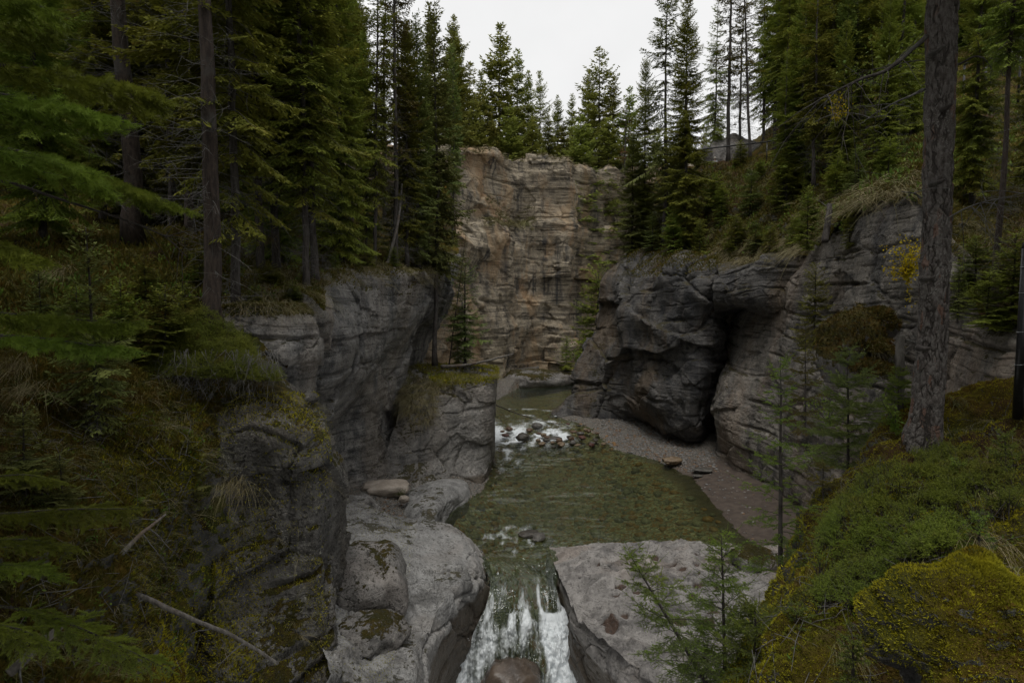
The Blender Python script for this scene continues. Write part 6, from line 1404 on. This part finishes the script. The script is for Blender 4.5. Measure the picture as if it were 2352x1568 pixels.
# litter of fallen twigs on the bank
Lt = Buf(); P_, N_ = region('nearbank', ((1700,1568),(1880,1180),(2060,960),(2352,880),(2352,1568)), 320, rng)
for p_, n_ in zip(P_, N_):
    d_ = unit(np.cross(n_, rng.normal(0, 1, 3))); l_ = .05 + .18 * rng.random(); q_ = p_ + n_ * .02
    tube(Lt, np.array([q_ - d_ * l_, q_ + n_ * .012 * rng.random() + rng.normal(0, .01, 3), q_ + d_ * l_]), np.array([.0022, .003, .0014]), 4, 0, False)
P_, N_ = region('left', ((0,900),(460,950),(460,1568),(0,1568)), 260, rng)
for p_, n_ in zip(P_, N_):
    d_ = unit(np.cross(n_, rng.normal(0, 1, 3))); l_ = .10 + .4 * rng.random() ** 2; q_ = p_ + n_ * .03
    tube(Lt, np.array([q_ - d_ * l_, q_ + n_ * .05 * rng.random() + rng.normal(0, .03, 3), q_ + d_ * l_ + n_ * .05]), np.array([.004, .006, .0025]), 4, 0, False)
tag(link('litter', Lt.mesh('litter', M['twig_dead'])), 'fallen dead twigs scattered over the moss', 'twigs', None, 'stuff')
# ------------------------------------------------------------------ stones
import bmesh
def stone_mesh(name, seed, sub=4, facet=.35, rough=.12):
    bm = bmesh.new(); bmesh.ops.create_icosphere(bm, subdivisions=sub, radius=1.)
    V = np.array([v.co for v in bm.verts]); Fc = np.array([[v.index for v in f.verts] for f in bm.faces]); bm.free()
    n = V.copy(); f1, f2, c, tl = cells(V * .9 + seed * 3.3, seed, .9, True)
    d = facet * .4 * (c - .5) + facet * tl + rough * fbm(V * 1.4 + seed, 3, seed) + .035 * fbm(V * 6 + seed, 3, seed + 1)
    return V + n * d[:, None], Fc
STONE = [stone_mesh('stone', s, 4, .45 if s % 2 else .2, .14) for s in range(8)]
def stone_mat(name, a, b, wet=.35):
    t = NT(name); P = t.coords((1, 1, 1), True); n = t.noise(P, 1.6, 5, .65); m = t.noise(P, 9., 4, .6)
    col = t.mix(t.ramp(n, .35, .65), a, b); col = t.mix(t.math('MULTIPLY', t.ramp(m, .55, .7), .4), col, tuple(x * 1.6 for x in b))
    t.bsdf(col, wet, t.bump(t.math('ADD', n, m), .5, .05), .4); return t.m
SM = {'grey': stone_mat('wet_grey_stone', (.06, .056, .05), (.13, .12, .105)), 'brown': stone_mat('wet_brown_stone', (.075, .044, .026), (.145, .088, .052)),
      'tan': stone_mat('wet_tan_stone', (.13, .09, .052), (.21, .155, .10)), 'red': stone_mat('wet_dark_red_stone', (.065, .025, .018), (.11, .048, .035)),
      'dark': stone_mat('wet_dark_stone', (.035, .03, .025), (.075, .065, .05)), 'pale': stone_mat('pale_dry_stone', (.26, .22, .18), (.38, .33, .28), .8)}
SMESH = {}
def stone(u, v, Y, r, kind, label, sz=(1, .9, .7), rot=0, i=0, group=None, sink=.35, mat=None, name='boulder'):
    key = (i % 8, kind if mat is None else mat.name)
    if key not in SMESH: SMESH[key] = mesh_np('stone', STONE[i % 8][0], STONE[i % 8][1], mat or SM[kind])
    c = at(u, v, Y); c[2] += r * sz[2] * (1 - sink) * 0
    o = link(name, SMESH[key], None, c); o.scale = (r * sz[0], r * sz[1], r * sz[2]); o.rotation_euler = (0, 0, rot)
    return tag(o, label, 'boulder', group)
rf_ = [(850,1100,92,'grey','largest rounded grey brown stone at the head of the riffle',(1,.9,.62)), (405,1148,62,'brown','brown stone at the left end of the riffle, upper one',(1,.9,.6)),
       (345,1245,58,'red','slanted red brown stone in the white water at the left',(1.15,.8,.5)), (625,1278,112,'dark','dark angular pyramid stone in the middle of the white water',(1,.9,.68)),
       (722,1165,60,'brown','brown stone touching the largest rounded one',(1,.9,.6)), (942,1242,46,'tan','small orange stone right of the dark pyramid',(1,1,.75)),
       (865,1328,46,'tan','tan round stone below the dark pyramid',(1,.9,.7)), (985,1325,52,'dark','dark flat stone between two tan ones',(1.1,.9,.55)),
       (920,1382,66,'tan','long tan stone at the lower edge of the riffle',(1.1,.8,.48)), (1085,1362,36,'tan','small tan stone next to the cracked brown one',(1,.9,.7)),
       (1195,1335,60,'brown','cracked brown stone in the lower middle of the riffle',(1,.9,.8)), (1225,1386,80,'tan','long brown and tan stone under the cracked one',(1.15,.8,.45)),
       (1420,1190,60,'brown','low brown stone at the quiet upper right of the riffle',(1.1,.8,.4)), (1385,1302,58,'brown','brown stone leaning on a dark one',(1,.8,.6)),
       (1368,1277,62,'dark','dark flat stone behind the leaning brown one',(1.1,.8,.5)), (1412,1362,56,'grey','rounded grey stone near the lower right white water',(1,.9,.7)),
       (1550,1277,72,'red','long dark red stone on the right of the riffle',(1.2,.8,.42)), (1525,1217,62,'grey','grey brown stone above the long dark red one',(1,.9,.55)),
       (1605,1160,38,'tan','pale tan stone at the far right top of the riffle',(1,.9,.8)), (1652,1178,42,'brown','orange brown stone beside the pale tan one',(1,1,.8)),
       (1700,1398,54,'red','dark red stone at the lower right corner of the riffle',(1.1,.9,.65)), (1715,1368,50,'grey','grey flat stone behind the lower dark red one',(1.1,.9,.5)),
       (1890,1382,46,'tan','orange stone at the edge of the gravel bar',(1,.9,.6)), (1760,1318,62,'dark','dark low stones edge before the gravel bar',(1.3,.8,.35)),
       (1790,1212,36,'brown','small brown stone near the gravel tip',(1.2,.9,.5)), (1112,1424,40,'dark','thin dark slab of stone in the lower foam',(1.3,.8,.3)),
       (1000,1274,54,'brown','reddish low stone in the centre of the riffle',(1.3,.8,.4)), (1135,1290,84,'grey','broad half drowned pinkish stone in mid riffle',(1.3,.9,.3)),
       (1330,1068,32,'red','tiny dark red stone in the calm water above the riffle',(1.2,.9,.5)), (1500,1092,36,'dark','tiny dark stone beside the buttress toe',(1.2,.9,.4)),
       (300,1185,48,'brown','small brown stone between the two left ones',(1.2,.8,.35)), (870,1218,46,'brown','small brown stone under the largest one',(1.2,.8,.4)), (1480,1400,50,'tan','low tan stone in the lower right foam',(1.3,.8,.35))]
for i, (x, y, r, kd, lb, sz) in enumerate(rf_):
    u, v = (1700 + x / 4.48) * .6533, (1250 + y / 4.48) * .6533
    z = wl(np.array([38.5 + (1290 - y) * .011]))[0]
    p = onz(u, v + r * .146 * .35, z + .04); stone(u, v + 1, p[1], r * .146 / F * p[1] * .95, kd, lb, sz, i * 1.3, i, 'stones of the riffle')
stone(1545, 1057, 31.2, .52, 'tan', 'flat tan boulder on the edge of the gravel bar', (1.1, .7, .42), .3, 1)
stone(1612, 1078, 29.6, .42, 'grey', 'flat grey stone lying in the sand', (1.2, .8, .2), 0, 3)
stone(1602, 1092, 29, .22, 'grey', 'small grey stone half in the sand', (1.2, .8, .3), 0, 4)
stone(885, 1122, 24.6, .78, 'pale', 'tan boulder resting on gravel in the nook', (1.25, .8, .5), .2, 5)
stone(928, 1146, 23.6, .22, 'pale', 'white rounded cobble below the tan boulder', (1, .9, .75), .2, 2)
stone(1215, 1226, 21.6, .36, 'dark', 'drowned dark rock breaking the surface above the chute', (1.2, .8, .35), .2, 6)
stone(1238, 1232, 21.3, .30, 'grey', 'pale rock breaking the surface beside the dark one', (1.2, .8, .4), 1.2, 7)
SM['fall'] = stone_mat('wet_grey_brown_stone', (.060, .045, .034), (.12, .092, .07), .22)
stone(1175, 1580, 15.6, .95, 'fall', 'rounded brown boulder splitting the waterfall', (1.0, .8, .9), .5, 2)
M['mossy_boulder'] = rock_mat('mossy_boulder_limestone', (.27, .255, .24), (.13, .125, .118), (.3, .24, .2), .2, .4, 1., .62, .15, .8)
stone(1736, 1288, 17.2, .62, 'x', 'pale boulder with a moss cap beside the pitted slab', (1.1, 1, .8), .4, 1, mat=M['mossy_boulder'])
stone(838, 1345, 15.0, 1.08, 'x', 'big mossy boulder wedged between dark face and pale ledge', (.95, 1.3, 1.05), .3, 5, mat=M['mossy_boulder'])
stone(845, 1460, 13.0, .72, 'x', 'mossy shelf boulder under the big wedged one', (1.2, 1.1, .6), 1.3, 3, mat=M['mossy_boulder'])
stone(1225, 872, 59.5, 2.6, 'x', 'long pale lichened rock shelf at the head of the far pool', (1.7, .9, .45), .1, 4, mat=M['mossy_boulder'])
stone(1300, 868, 60.5, 2.0, 'x', 'second pale shelf rock left of the buttress foot', (1.6, .9, .42), -.1, 2, mat=M['mossy_boulder'])
M['moss_solid'] = rock_mat('moss_covered_outcrop', (.16, .15, .14), (.07, .066, .06), (.2, .16, .12), .1, .3, 1., -.15, .2, .4)
stone(1955, 800, 17.6, 1.05, 'x', 'moss covered outcrop standing out from the tan wall', (.95, .9, 1.15), .5, 3, mat=M['moss_solid'])
stone(2010, 750, 17.8, .62, 'x', 'small pointed mossy knob above the outcrop', (.9, .9, 1.), 1.5, 6, mat=M['moss_solid'])
stone(2000, 850, 16.6, .6, 'x', 'lower mossy shelf of the outcrop', (1.4, .8, .5), 1.5, 7, mat=M['moss_solid'])
stone(1690, 368, 53, 2.2, 'x', 'pale rock outcrop behind the handrail', (1.4, .8, 1.), .5, 1, mat=M['slab_rock'])
stone(1745, 372, 52, 1.7, 'x', 'second pale outcrop right of the leaning pine trunk', (1.3, .8, 1.), 2.5, 2, mat=M['slab_rock'])
U = Buf()
for o_ in [o_ for o_ in COL.objects if 'outcrop' in (o_.get('label') or '') or 'mossy knob' in (o_.get('label') or '')]:
    if 'moss' not in o_['label']: continue
    me_ = o_.data; V_ = np.zeros(len(me_.vertices) * 3); me_.vertices.foreach_get('co', V_); V_ = V_.reshape(-1, 3); a_ = o_.rotation_euler.z
    q_ = V_ * np.array(o_.scale); V_ = np.stack([q_[:, 0] * math.cos(a_) - q_[:, 1] * math.sin(a_), q_[:, 0] * math.sin(a_) + q_[:, 1] * math.cos(a_), q_[:, 2]], 1); N_ = unit(V_)
    i_ = rng.choice(np.nonzero(N_[:, 2] > -.15)[0], 6000); e_ = rng.normal(0, .03, (6000, 3)); p_ = V_[i_] + e_ - N_[i_] * (e_ * N_[i_]).sum(1)[:, None] + np.array(o_.location)
    strips(U, p_, unit(N_[i_] + (0, 0, .3) + rng.normal(0, .8, (6000, 3))), unit(rng.normal(0, 1, (6000, 3))), .07 * (.5 + rng.random(6000)), .025)
tag(link('moss_carpet', U.mesh('outcrop_moss', M['under'])), 'moss and herbs over the outcrop on the tan wall', 'moss', None, 'stuff')
# shingle: too many to count
def shingle(n, where, size, mat, label, seed):
    g = np.random.default_rng(seed); v0, f0 = stone_mesh('pebble', 3, 1, .3, .12); X = where(g, n); n = len(X)
    s = size[0] + (size[1] - size[0]) * g.random(n) ** 3; a = g.random(n) * 6.28; sq = np.stack([np.ones(n), .6 + .4 * g.random(n), .35 + .35 * g.random(n)], 1) * s[:, None]
    q = v0[None] * sq[:, None]; ca, sa = np.cos(a)[:, None], np.sin(a)[:, None]
    V = np.stack([q[..., 0] * ca - q[..., 1] * sa, q[..., 0] * sa + q[..., 1] * ca, q[..., 2]], 2) + X[:, None]
    f = f0[None] + (np.arange(n) * len(v0))[:, None, None]
    o = link('gravel', mesh_np('gravel', V.reshape(-1, 3), f.reshape(-1, 3), mat, True, {'tint': np.repeat(g.random(n), len(v0))})); tag(o, label, 'gravel', None, 'stuff')
def pebble_mat(name, a, b, c, rough=.7):
    t = NT(name); k = t.attr('tint'); col = t.mix(t.ramp(k, .0, .6), a, b); col = t.mix(t.ramp(k, .72, .8), col, c)
    col = t.mix(t.math('MULTIPLY', t.ramp(t.noise(t.coords(), 14., 4, .6), .4, .65), .5), col, tuple(x * .5 for x in a)); t.bsdf(col, rough, None, .35); return t.m
BEDV = TERR['bed'].V
def on_bed(poly_u, zmin, zmax):
    u, v = proj(BEDV); pv = np.array(poly_u, float); ok = np.zeros(len(u), bool); j = len(pv) - 1
    for i in range(len(pv)):
        a, b = pv[i], pv[j]; ok ^= ((a[1] > v) != (b[1] > v)) & (u < (b[0] - a[0]) * (v - a[1]) / (b[1] - a[1] + 1e-9) + a[0]); j = i
    ok &= (BEDV[:, 2] - wl(BEDV[:, 1]) > zmin) & (BEDV[:, 2] - wl(BEDV[:, 1]) < zmax); idx = np.nonzero(ok)[0]
    def f(g, n):
        i = g.choice(idx, n); return BEDV[i] + np.stack([g.normal(0, .05, n), g.normal(0, .05, n), 0 * i + .0], 1)
    return f
PB = pebble_mat('beach_pebbles', (.11, .106, .10), (.23, .22, .205), (.18, .115, .07))
shingle(3600, on_bed(((1380,955),(1480,960),(1640,1040),(1650,1085),(1560,1085),(1440,1040),(1380,985)), -.05, 2), (.025, .13), PB, 'grey shingle of the beach under the buttress', 1)
shingle(260, on_bed(((1540,1060),(1680,1060),(1790,1180),(1760,1270),(1640,1180)), -.05, 2), (.02, .10), PB, 'few scattered pebbles on the sand bar', 2)
shingle(1800, on_bed(((840,1110),(1010,1110),(1000,1215),(900,1215)), -.05, 2), (.02, .09), PB, 'grey shingle in the nook behind the pale ledge', 3)
PW = pebble_mat('drowned_cobbles', (.11, .10, .08), (.24, .22, .17), (.26, .14, .05), .5)
shingle(1500, on_bed(((1000,1200),(1120,1030),(1400,1010),(1640,1180),(1700,1262),(1300,1275),(1080,1270)), -2, -.05), (.05, .34), PW, 'cobbles on the bed of the clear pool', 4)
shingle(700, on_bed(((1120,930),(1400,930),(1420,1030),(1120,1040)), -2, .1), (.05, .22), PW, 'cobbles of the shallow riffle', 5)

# drops thrown up by the fall
def spray(g, n):
    c = np.array([at(u, v, Y) for u, v, Y in ((1262,1398,17.1),(1180,1412,16.9),(1300,1560,15.9),(1085,1480,16.5),(1260,1540,15.9),(1320,1568,15.8))])
    i = g.integers(0, len(c), n); return c[i] + g.normal(0, 1, (n, 3)) * np.array((.22, .14, .13)) + np.array((0, 0, .10))
FOAMW = NT('white_water_drops'); FOAMW.bsdf((.75, .78, .8), .4, None, .3)
shingle(260, spray, (.004, .017), FOAMW.m, 'white drops thrown up by the fall', 6)
_o = [o_ for o_ in COL.objects if o_.get('label') == 'white drops thrown up by the fall'][0]; _o.name = 'water_spray'; _o['category'] = 'spray'
# ------------------------------------------------------------------ fences and walkers
def metal(name, c, rough=.4):
    t = NT(name); P = t.coords(); n = t.noise(P, 40., 4, .6)
    t.bsdf(t.mix(t.ramp(n, .5, .75), c, tuple(min(1, x * 2.2 + .01) for x in c)), rough, t.bump(n, .15, .002), .5); return t.m
M['black'] = metal('black_coated_steel', (.012, .012, .013)); M['wire'] = metal('black_coated_wire', (.02, .02, .022)); M['zinc'] = metal('galvanised_steel', (.30, .31, .32), .5)
def near_fence():
    b = at(2341, 905, 5.55); top = at(2337, 556, 5.55); o = empty('mesh_fence', b, 'black steel fence corner with wire mesh at the right edge', 'fence')
    h = top[2] - b[2]; dr = np.array((.93, -.36, 0.)); dr /= np.linalg.norm(dr)
    B = Buf(); tube(B, np.array([(0, 0, -.25), (0, 0, h - .06)]), .045, 20); link('post', B.mesh('post', M['black']), o)
    B = Buf(); s = np.linspace(0, math.pi / 2, 9); c = np.stack([(1 - np.cos(s)) * .10, 0 * s, h - .06 + np.sin(s) * .09], 1)
    c = np.stack([c[:, 0] * dr[0], c[:, 0] * dr[1], c[:, 2]], 1); c = np.vstack([c, c[-1] + dr * .4, c[-1] + dr * 1.9]); tube(B, c, .046, 20); link('top_rail', B.mesh('rail', M['black']), o)
    B = Buf(); q = dr * 1.95; tube(B, np.array([q + (0, 0, -.25), q + (0, 0, h)]), .045, 20); link('post', B.mesh('post2', M['black']), o)
    W = Buf(); step = .052; nx = int(1.9 / step); nzc = int((h - .05) / step)
    for i in range(-nzc, nx):
        for sg in (0, 1):
            pts = []
            for j in range(nzc + 1):
                x = (i + j) if sg == 0 else (i + nzc - j)
                if 0 <= x <= nx: pts.append(dr * (.04 + x * step) + np.array((0, 0, .02 + j * step)) + np.array((-dr[1], dr[0], 0)) * (.004 if (j % 2) ^ sg else -.004))
            if len(pts) > 1: tube(W, np.array(pts), .0022, 4, 0, False)
    link('wire_mesh', W.mesh('wire_mesh', M['wire']), o)
    for z in (.30, .62, 1.0, 1.25):
        B = Buf(); a = np.linspace(0, 6.28, 20); tube(B, np.stack([.048 * np.cos(a), .048 * np.sin(a), z + .01 * np.cos(a)], 1), .0022, 5, 0, False); link('wire_tie', B.mesh('tie', M['zinc']), o)
    B = Buf(); tube(B, np.array([dr * .06 + (0, 0, -.12), dr * .05 + (0, -.01, .05), dr * .04 + (0, -.01, .16)]), np.array([.05, .045, .02]), 14); link('foot_sleeve', B.mesh('sleeve', M['zinc']), o)
near_fence()
def rail_fence(posts, label, seed, mesh=False):
    g = np.random.default_rng(seed); b = at(*posts[0][:3]); o = empty('path_railing', b, label, 'railing'); tops = []
    for (u, v, Y, vt) in posts:
        p = at(u, v, Y) - b; q = at(u, vt, Y) - b; q[0] = p[0]; tops.append(q); B = Buf(); tube(B, np.array([p - (0, 0, .6), q]), .04, 8); link('post', B.mesh('post', M['black']), o)
    B = Buf(); tube(B, np.array(tops), .05, 8); link('top_rail', B.mesh('rail', M['black']), o)
    if mesh:
        W = Buf()
        for (p, q) in zip(tops[:-1], tops[1:]):
            for k in range(40):
                a = k / 40; c = p + (q - p) * a; d = p + (q - p) * min(1, a + .3) - (0, 0, 1.1 * min(1, (1 - a) / .3)); tube(W, np.array([c, d]), .006, 3, 0, False)
                c = p + (q - p) * a; d = p + (q - p) * max(0, a - .3) - (0, 0, 1.1 * min(1, a / .3)); tube(W, np.array([c, d]), .006, 3, 0, False)
        link('wire_mesh', W.mesh('rail_mesh', M['wire']), o)
rail_fence(((1560,400,46.5,352),(1619,384,44.5,342),(1761,362,40.5,326),(1800,356,39.5,316)), 'dark handrail along the path above the brown scree', 1)
rail_fence(((1884,330,37,292),(1950,305,35.5,262),(2010,280,34,232),(2062,262,33,214)), 'wire fence climbing behind the slim trunks left of the thick trunk', 2, True)
rail_fence(((2212,220,24,148),(2262,210,23,132),(2340,200,22,118)), 'black bent rail among the trees right of the thick trunk', 3)

def cloth(name, c, pattern=None):
    t = NT(name); P = t.coords((1, 1, 1), True); n = t.noise(P, 6., 4, .6); col = t.mix(t.ramp(n, .3, .7), tuple(x * .8 for x in c), c)
    if pattern: col = t.mix(t.ramp(t.noise(P, 22., 2, .5), .5, .58), col, pattern)
    t.bsdf(col, .85, t.bump(n, .3, .02), .2); return t.m
def skin_mesh(name, verts, edges, mat, sub=2):
    me = bpy.data.meshes.new(name); me.from_pydata([v[:3] for v in verts], edges, []); me.update()
    ob = bpy.data.objects.new(name, me); COL.objects.link(ob)
    md = ob.modifiers.new('skin', 'SKIN'); md.use_smooth_shade = True; md.branch_smoothing = .6
    for i, v in enumerate(verts): me.skin_vertices[0].data[i].radius = v[3] if isinstance(v[3], tuple) else (v[3], v[3])
    me.skin_vertices[0].data[0].use_root = True
    sb = ob.modifiers.new('sub', 'SUBSURF'); sb.levels = sub; sb.render_levels = sub
    dg = bpy.context.evaluated_depsgraph_get(); m2 = bpy.data.meshes.new_from_object(ob.evaluated_get(dg)); m2.name = name
    bpy.data.objects.remove(ob); m2.materials.clear(); m2.materials.append(mat); return m2
M['skin'] = cloth('skin', (.42, .26, .19))
def person(u, v, Y, rot, label, shirt, legs, hair, h=1.7, keys=RT, arm=.4):
    b = at(u, v, Y); b[2] = ground(b[0], b[1], keys) - .02; o = empty('person', b, label, 'person'); o.rotation_euler = (0, 0, rot); s = h / 1.7; o.scale = (s, s, s)
    body = [(0,0,.95,(.14,.10)),(0,0,1.15,(.125,.095)),(0,0,1.35,(.15,.10)),(0,0,1.46,(.07,.065)),(0,-.01,1.53,.058),(0,-.015,1.60,(.078,.092)),(0,-.01,1.67,(.05,.06)),
            (.17,0,1.40,.055),(.24,-.03,1.14,.043),(.22,-.20,1.00 + .2 * arm,.034),(.20,-.27,1.0 + .26 * arm,.03),(-.17,0,1.40,.055),(-.24,-.01,1.14,.043),(-.23,-.10,.90,.034),(-.22,-.13,.83,.03),
            (.095,0,.88,.085),(.10,-.02,.48,.058),(.10,.02,.09,.04),(.10,-.13,.04,.035),(-.095,0,.88,.085),(-.10,0,.48,.058),(-.10,.03,.09,.04),(-.10,-.12,.04,.035)]
    ed = [(0,1),(1,2),(2,3),(3,4),(4,5),(5,6),(2,7),(7,8),(8,9),(9,10),(2,11),(11,12),(12,13),(13,14),(0,15),(15,16),(16,17),(17,18),(0,19),(19,20),(20,21),(21,22)]
    link('body', skin_mesh('person_body', body, ed, M['skin']), o)
    sh = [(0,0,.98,(.165,.125)),(0,0,1.15,(.15,.12)),(0,0,1.36,(.175,.12)),(0,0,1.46,(.075,.07)),(.17,0,1.40,.075),(.24,-.03,1.14,.06),(.222,-.18,1.02 + .18 * arm,.05),(-.17,0,1.40,.075),(-.24,-.01,1.14,.06),(-.23,-.09,.93,.05)]
    link('shirt', skin_mesh('person_shirt', sh, [(0,1),(1,2),(2,3),(2,4),(4,5),(5,6),(2,7),(7,8),(8,9)], shirt), o)
    tr = [(0,0,.95,(.155,.115)),(.095,0,.86,.10),(.10,-.02,.48,.075),(.10,.02,.10,.06),(-.095,0,.86,.10),(-.10,0,.48,.075),(-.10,.03,.10,.06)]
    link('trousers', skin_mesh('person_trousers', tr, [(0,1),(1,2),(2,3),(0,4),(4,5),(5,6)], legs), o)
    V, Fc = stone_mesh('hair', 2, 3, .0, .05); V = V * (.095, .108, .085) + (0, .012, 1.655); V = V[:]; m = (V[:, 2] < 1.60) & (V[:, 1] < .03); V[m] = V[m] * (.6, 1, 1) + (0, .05, .02)
    link('hair', mesh_np('hair', V, Fc, hair), o)
person(1641, 416, 47.6, 2.6, 'white haired person in a pale patterned shirt behind the scree edge', cloth('patterned_shirt', (.62, .64, .66), (.2, .22, .25)), cloth('grey_trousers', (.12, .12, .13)), cloth('white_hair', (.75, .70, .6)), 1.72, arm=1.)
person(1602, 400, 50, .6, 'person in a dark blue jacket and blue jeans behind the spruces', cloth('navy_jacket', (.012, .018, .05)), cloth('blue_jeans', (.08, .13, .26)), cloth('dark_hair', (.03, .02, .015)), 1.78, arm=.2)
# ------------------------------------------------------------------ light and camera
def light():
    w = bpy.data.worlds.new('World'); SC.world = w; w.use_nodes = True
    nt = w.node_tree; nt.nodes.clear()
    out = nt.nodes.new('ShaderNodeOutputWorld'); bg = nt.nodes.new('ShaderNodeBackground')
    sky = nt.nodes.new('ShaderNodeTexSky'); sky.sky_type = 'NISHITA'; sky.sun_disc = False
    sky.sun_elevation = R(76); sky.sun_rotation = R(200); sky.dust_density = 3.
    hs = nt.nodes.new('ShaderNodeHueSaturation'); hs.inputs['Saturation'].default_value = .10
    nt.links.new(sky.outputs[0], hs.inputs['Color'])
    # the cloud sheet evens the sky out to a pale grey with faint mottling
    tc = nt.nodes.new('ShaderNodeTexCoord'); nz = nt.nodes.new('ShaderNodeTexNoise'); nz.inputs['Scale'].default_value = 2.2; nz.inputs['Detail'].default_value = 5
    nt.links.new(tc.outputs['Generated'], nz.inputs['Vector'])
    cr = nt.nodes.new('ShaderNodeMapRange'); nt.links.new(nz.outputs['Fac'], cr.inputs[0]); cr.inputs[1].default_value = .3; cr.inputs[2].default_value = .7
    cr.inputs[3].default_value = 7.2; cr.inputs[4].default_value = 8.9
    cc = nt.nodes.new('ShaderNodeCombineColor'); 
    for i in range(3): nt.links.new(cr.outputs[0], cc.inputs[i])
    mx = nt.nodes.new('ShaderNodeMix'); mx.data_type = 'RGBA'; mx.inputs[0].default_value = .88
    nt.links.new(hs.outputs[0], mx.inputs[6]); nt.links.new(cc.outputs[0], mx.inputs[7])
    bg.inputs['Strength'].default_value = .11
    nt.links.new(mx.outputs[2], bg.inputs['Color']); nt.links.new(bg.outputs[0], out.inputs['Surface'])
    s = bpy.data.lights.new('sun', 'SUN'); s.energy = 1.4; s.angle = R(22); s.color = (1, .97, .92)
    so = bpy.data.objects.new('sun', s); COL.objects.link(so)
    d = Vector((math.sin(R(200)) * math.cos(R(76)), math.cos(R(200)) * math.cos(R(76)), math.sin(R(76))))
    so.rotation_euler = d.to_track_quat('Z', 'Y').to_euler(); so.location = (0, 0, 60)
    c = bpy.data.cameras.new('camera'); c.sensor_width = 36; c.lens = 36 * F / 2352; c.clip_start = .05; c.clip_end = 1000
    co = bpy.data.objects.new('camera', c); COL.objects.link(co); co.location = (0, 0, EYE); co.rotation_euler = (R(90) - PITCH, 0, 0)
    SC.camera = co
    SC.view_settings.view_transform = 'Standard'; SC.view_settings.look = 'None'; SC.view_settings.exposure = .12; SC.view_settings.gamma = 1
    cy = SC.cycles
    cy.max_bounces = 5; cy.diffuse_bounces = 2; cy.glossy_bounces = 2; cy.transmission_bounces = 2; cy.transparent_max_bounces = 8
    cy.caustics_reflective = False; cy.caustics_refractive = False; cy.use_denoising = True
    cy.sample_clamp_indirect = 4.
light()
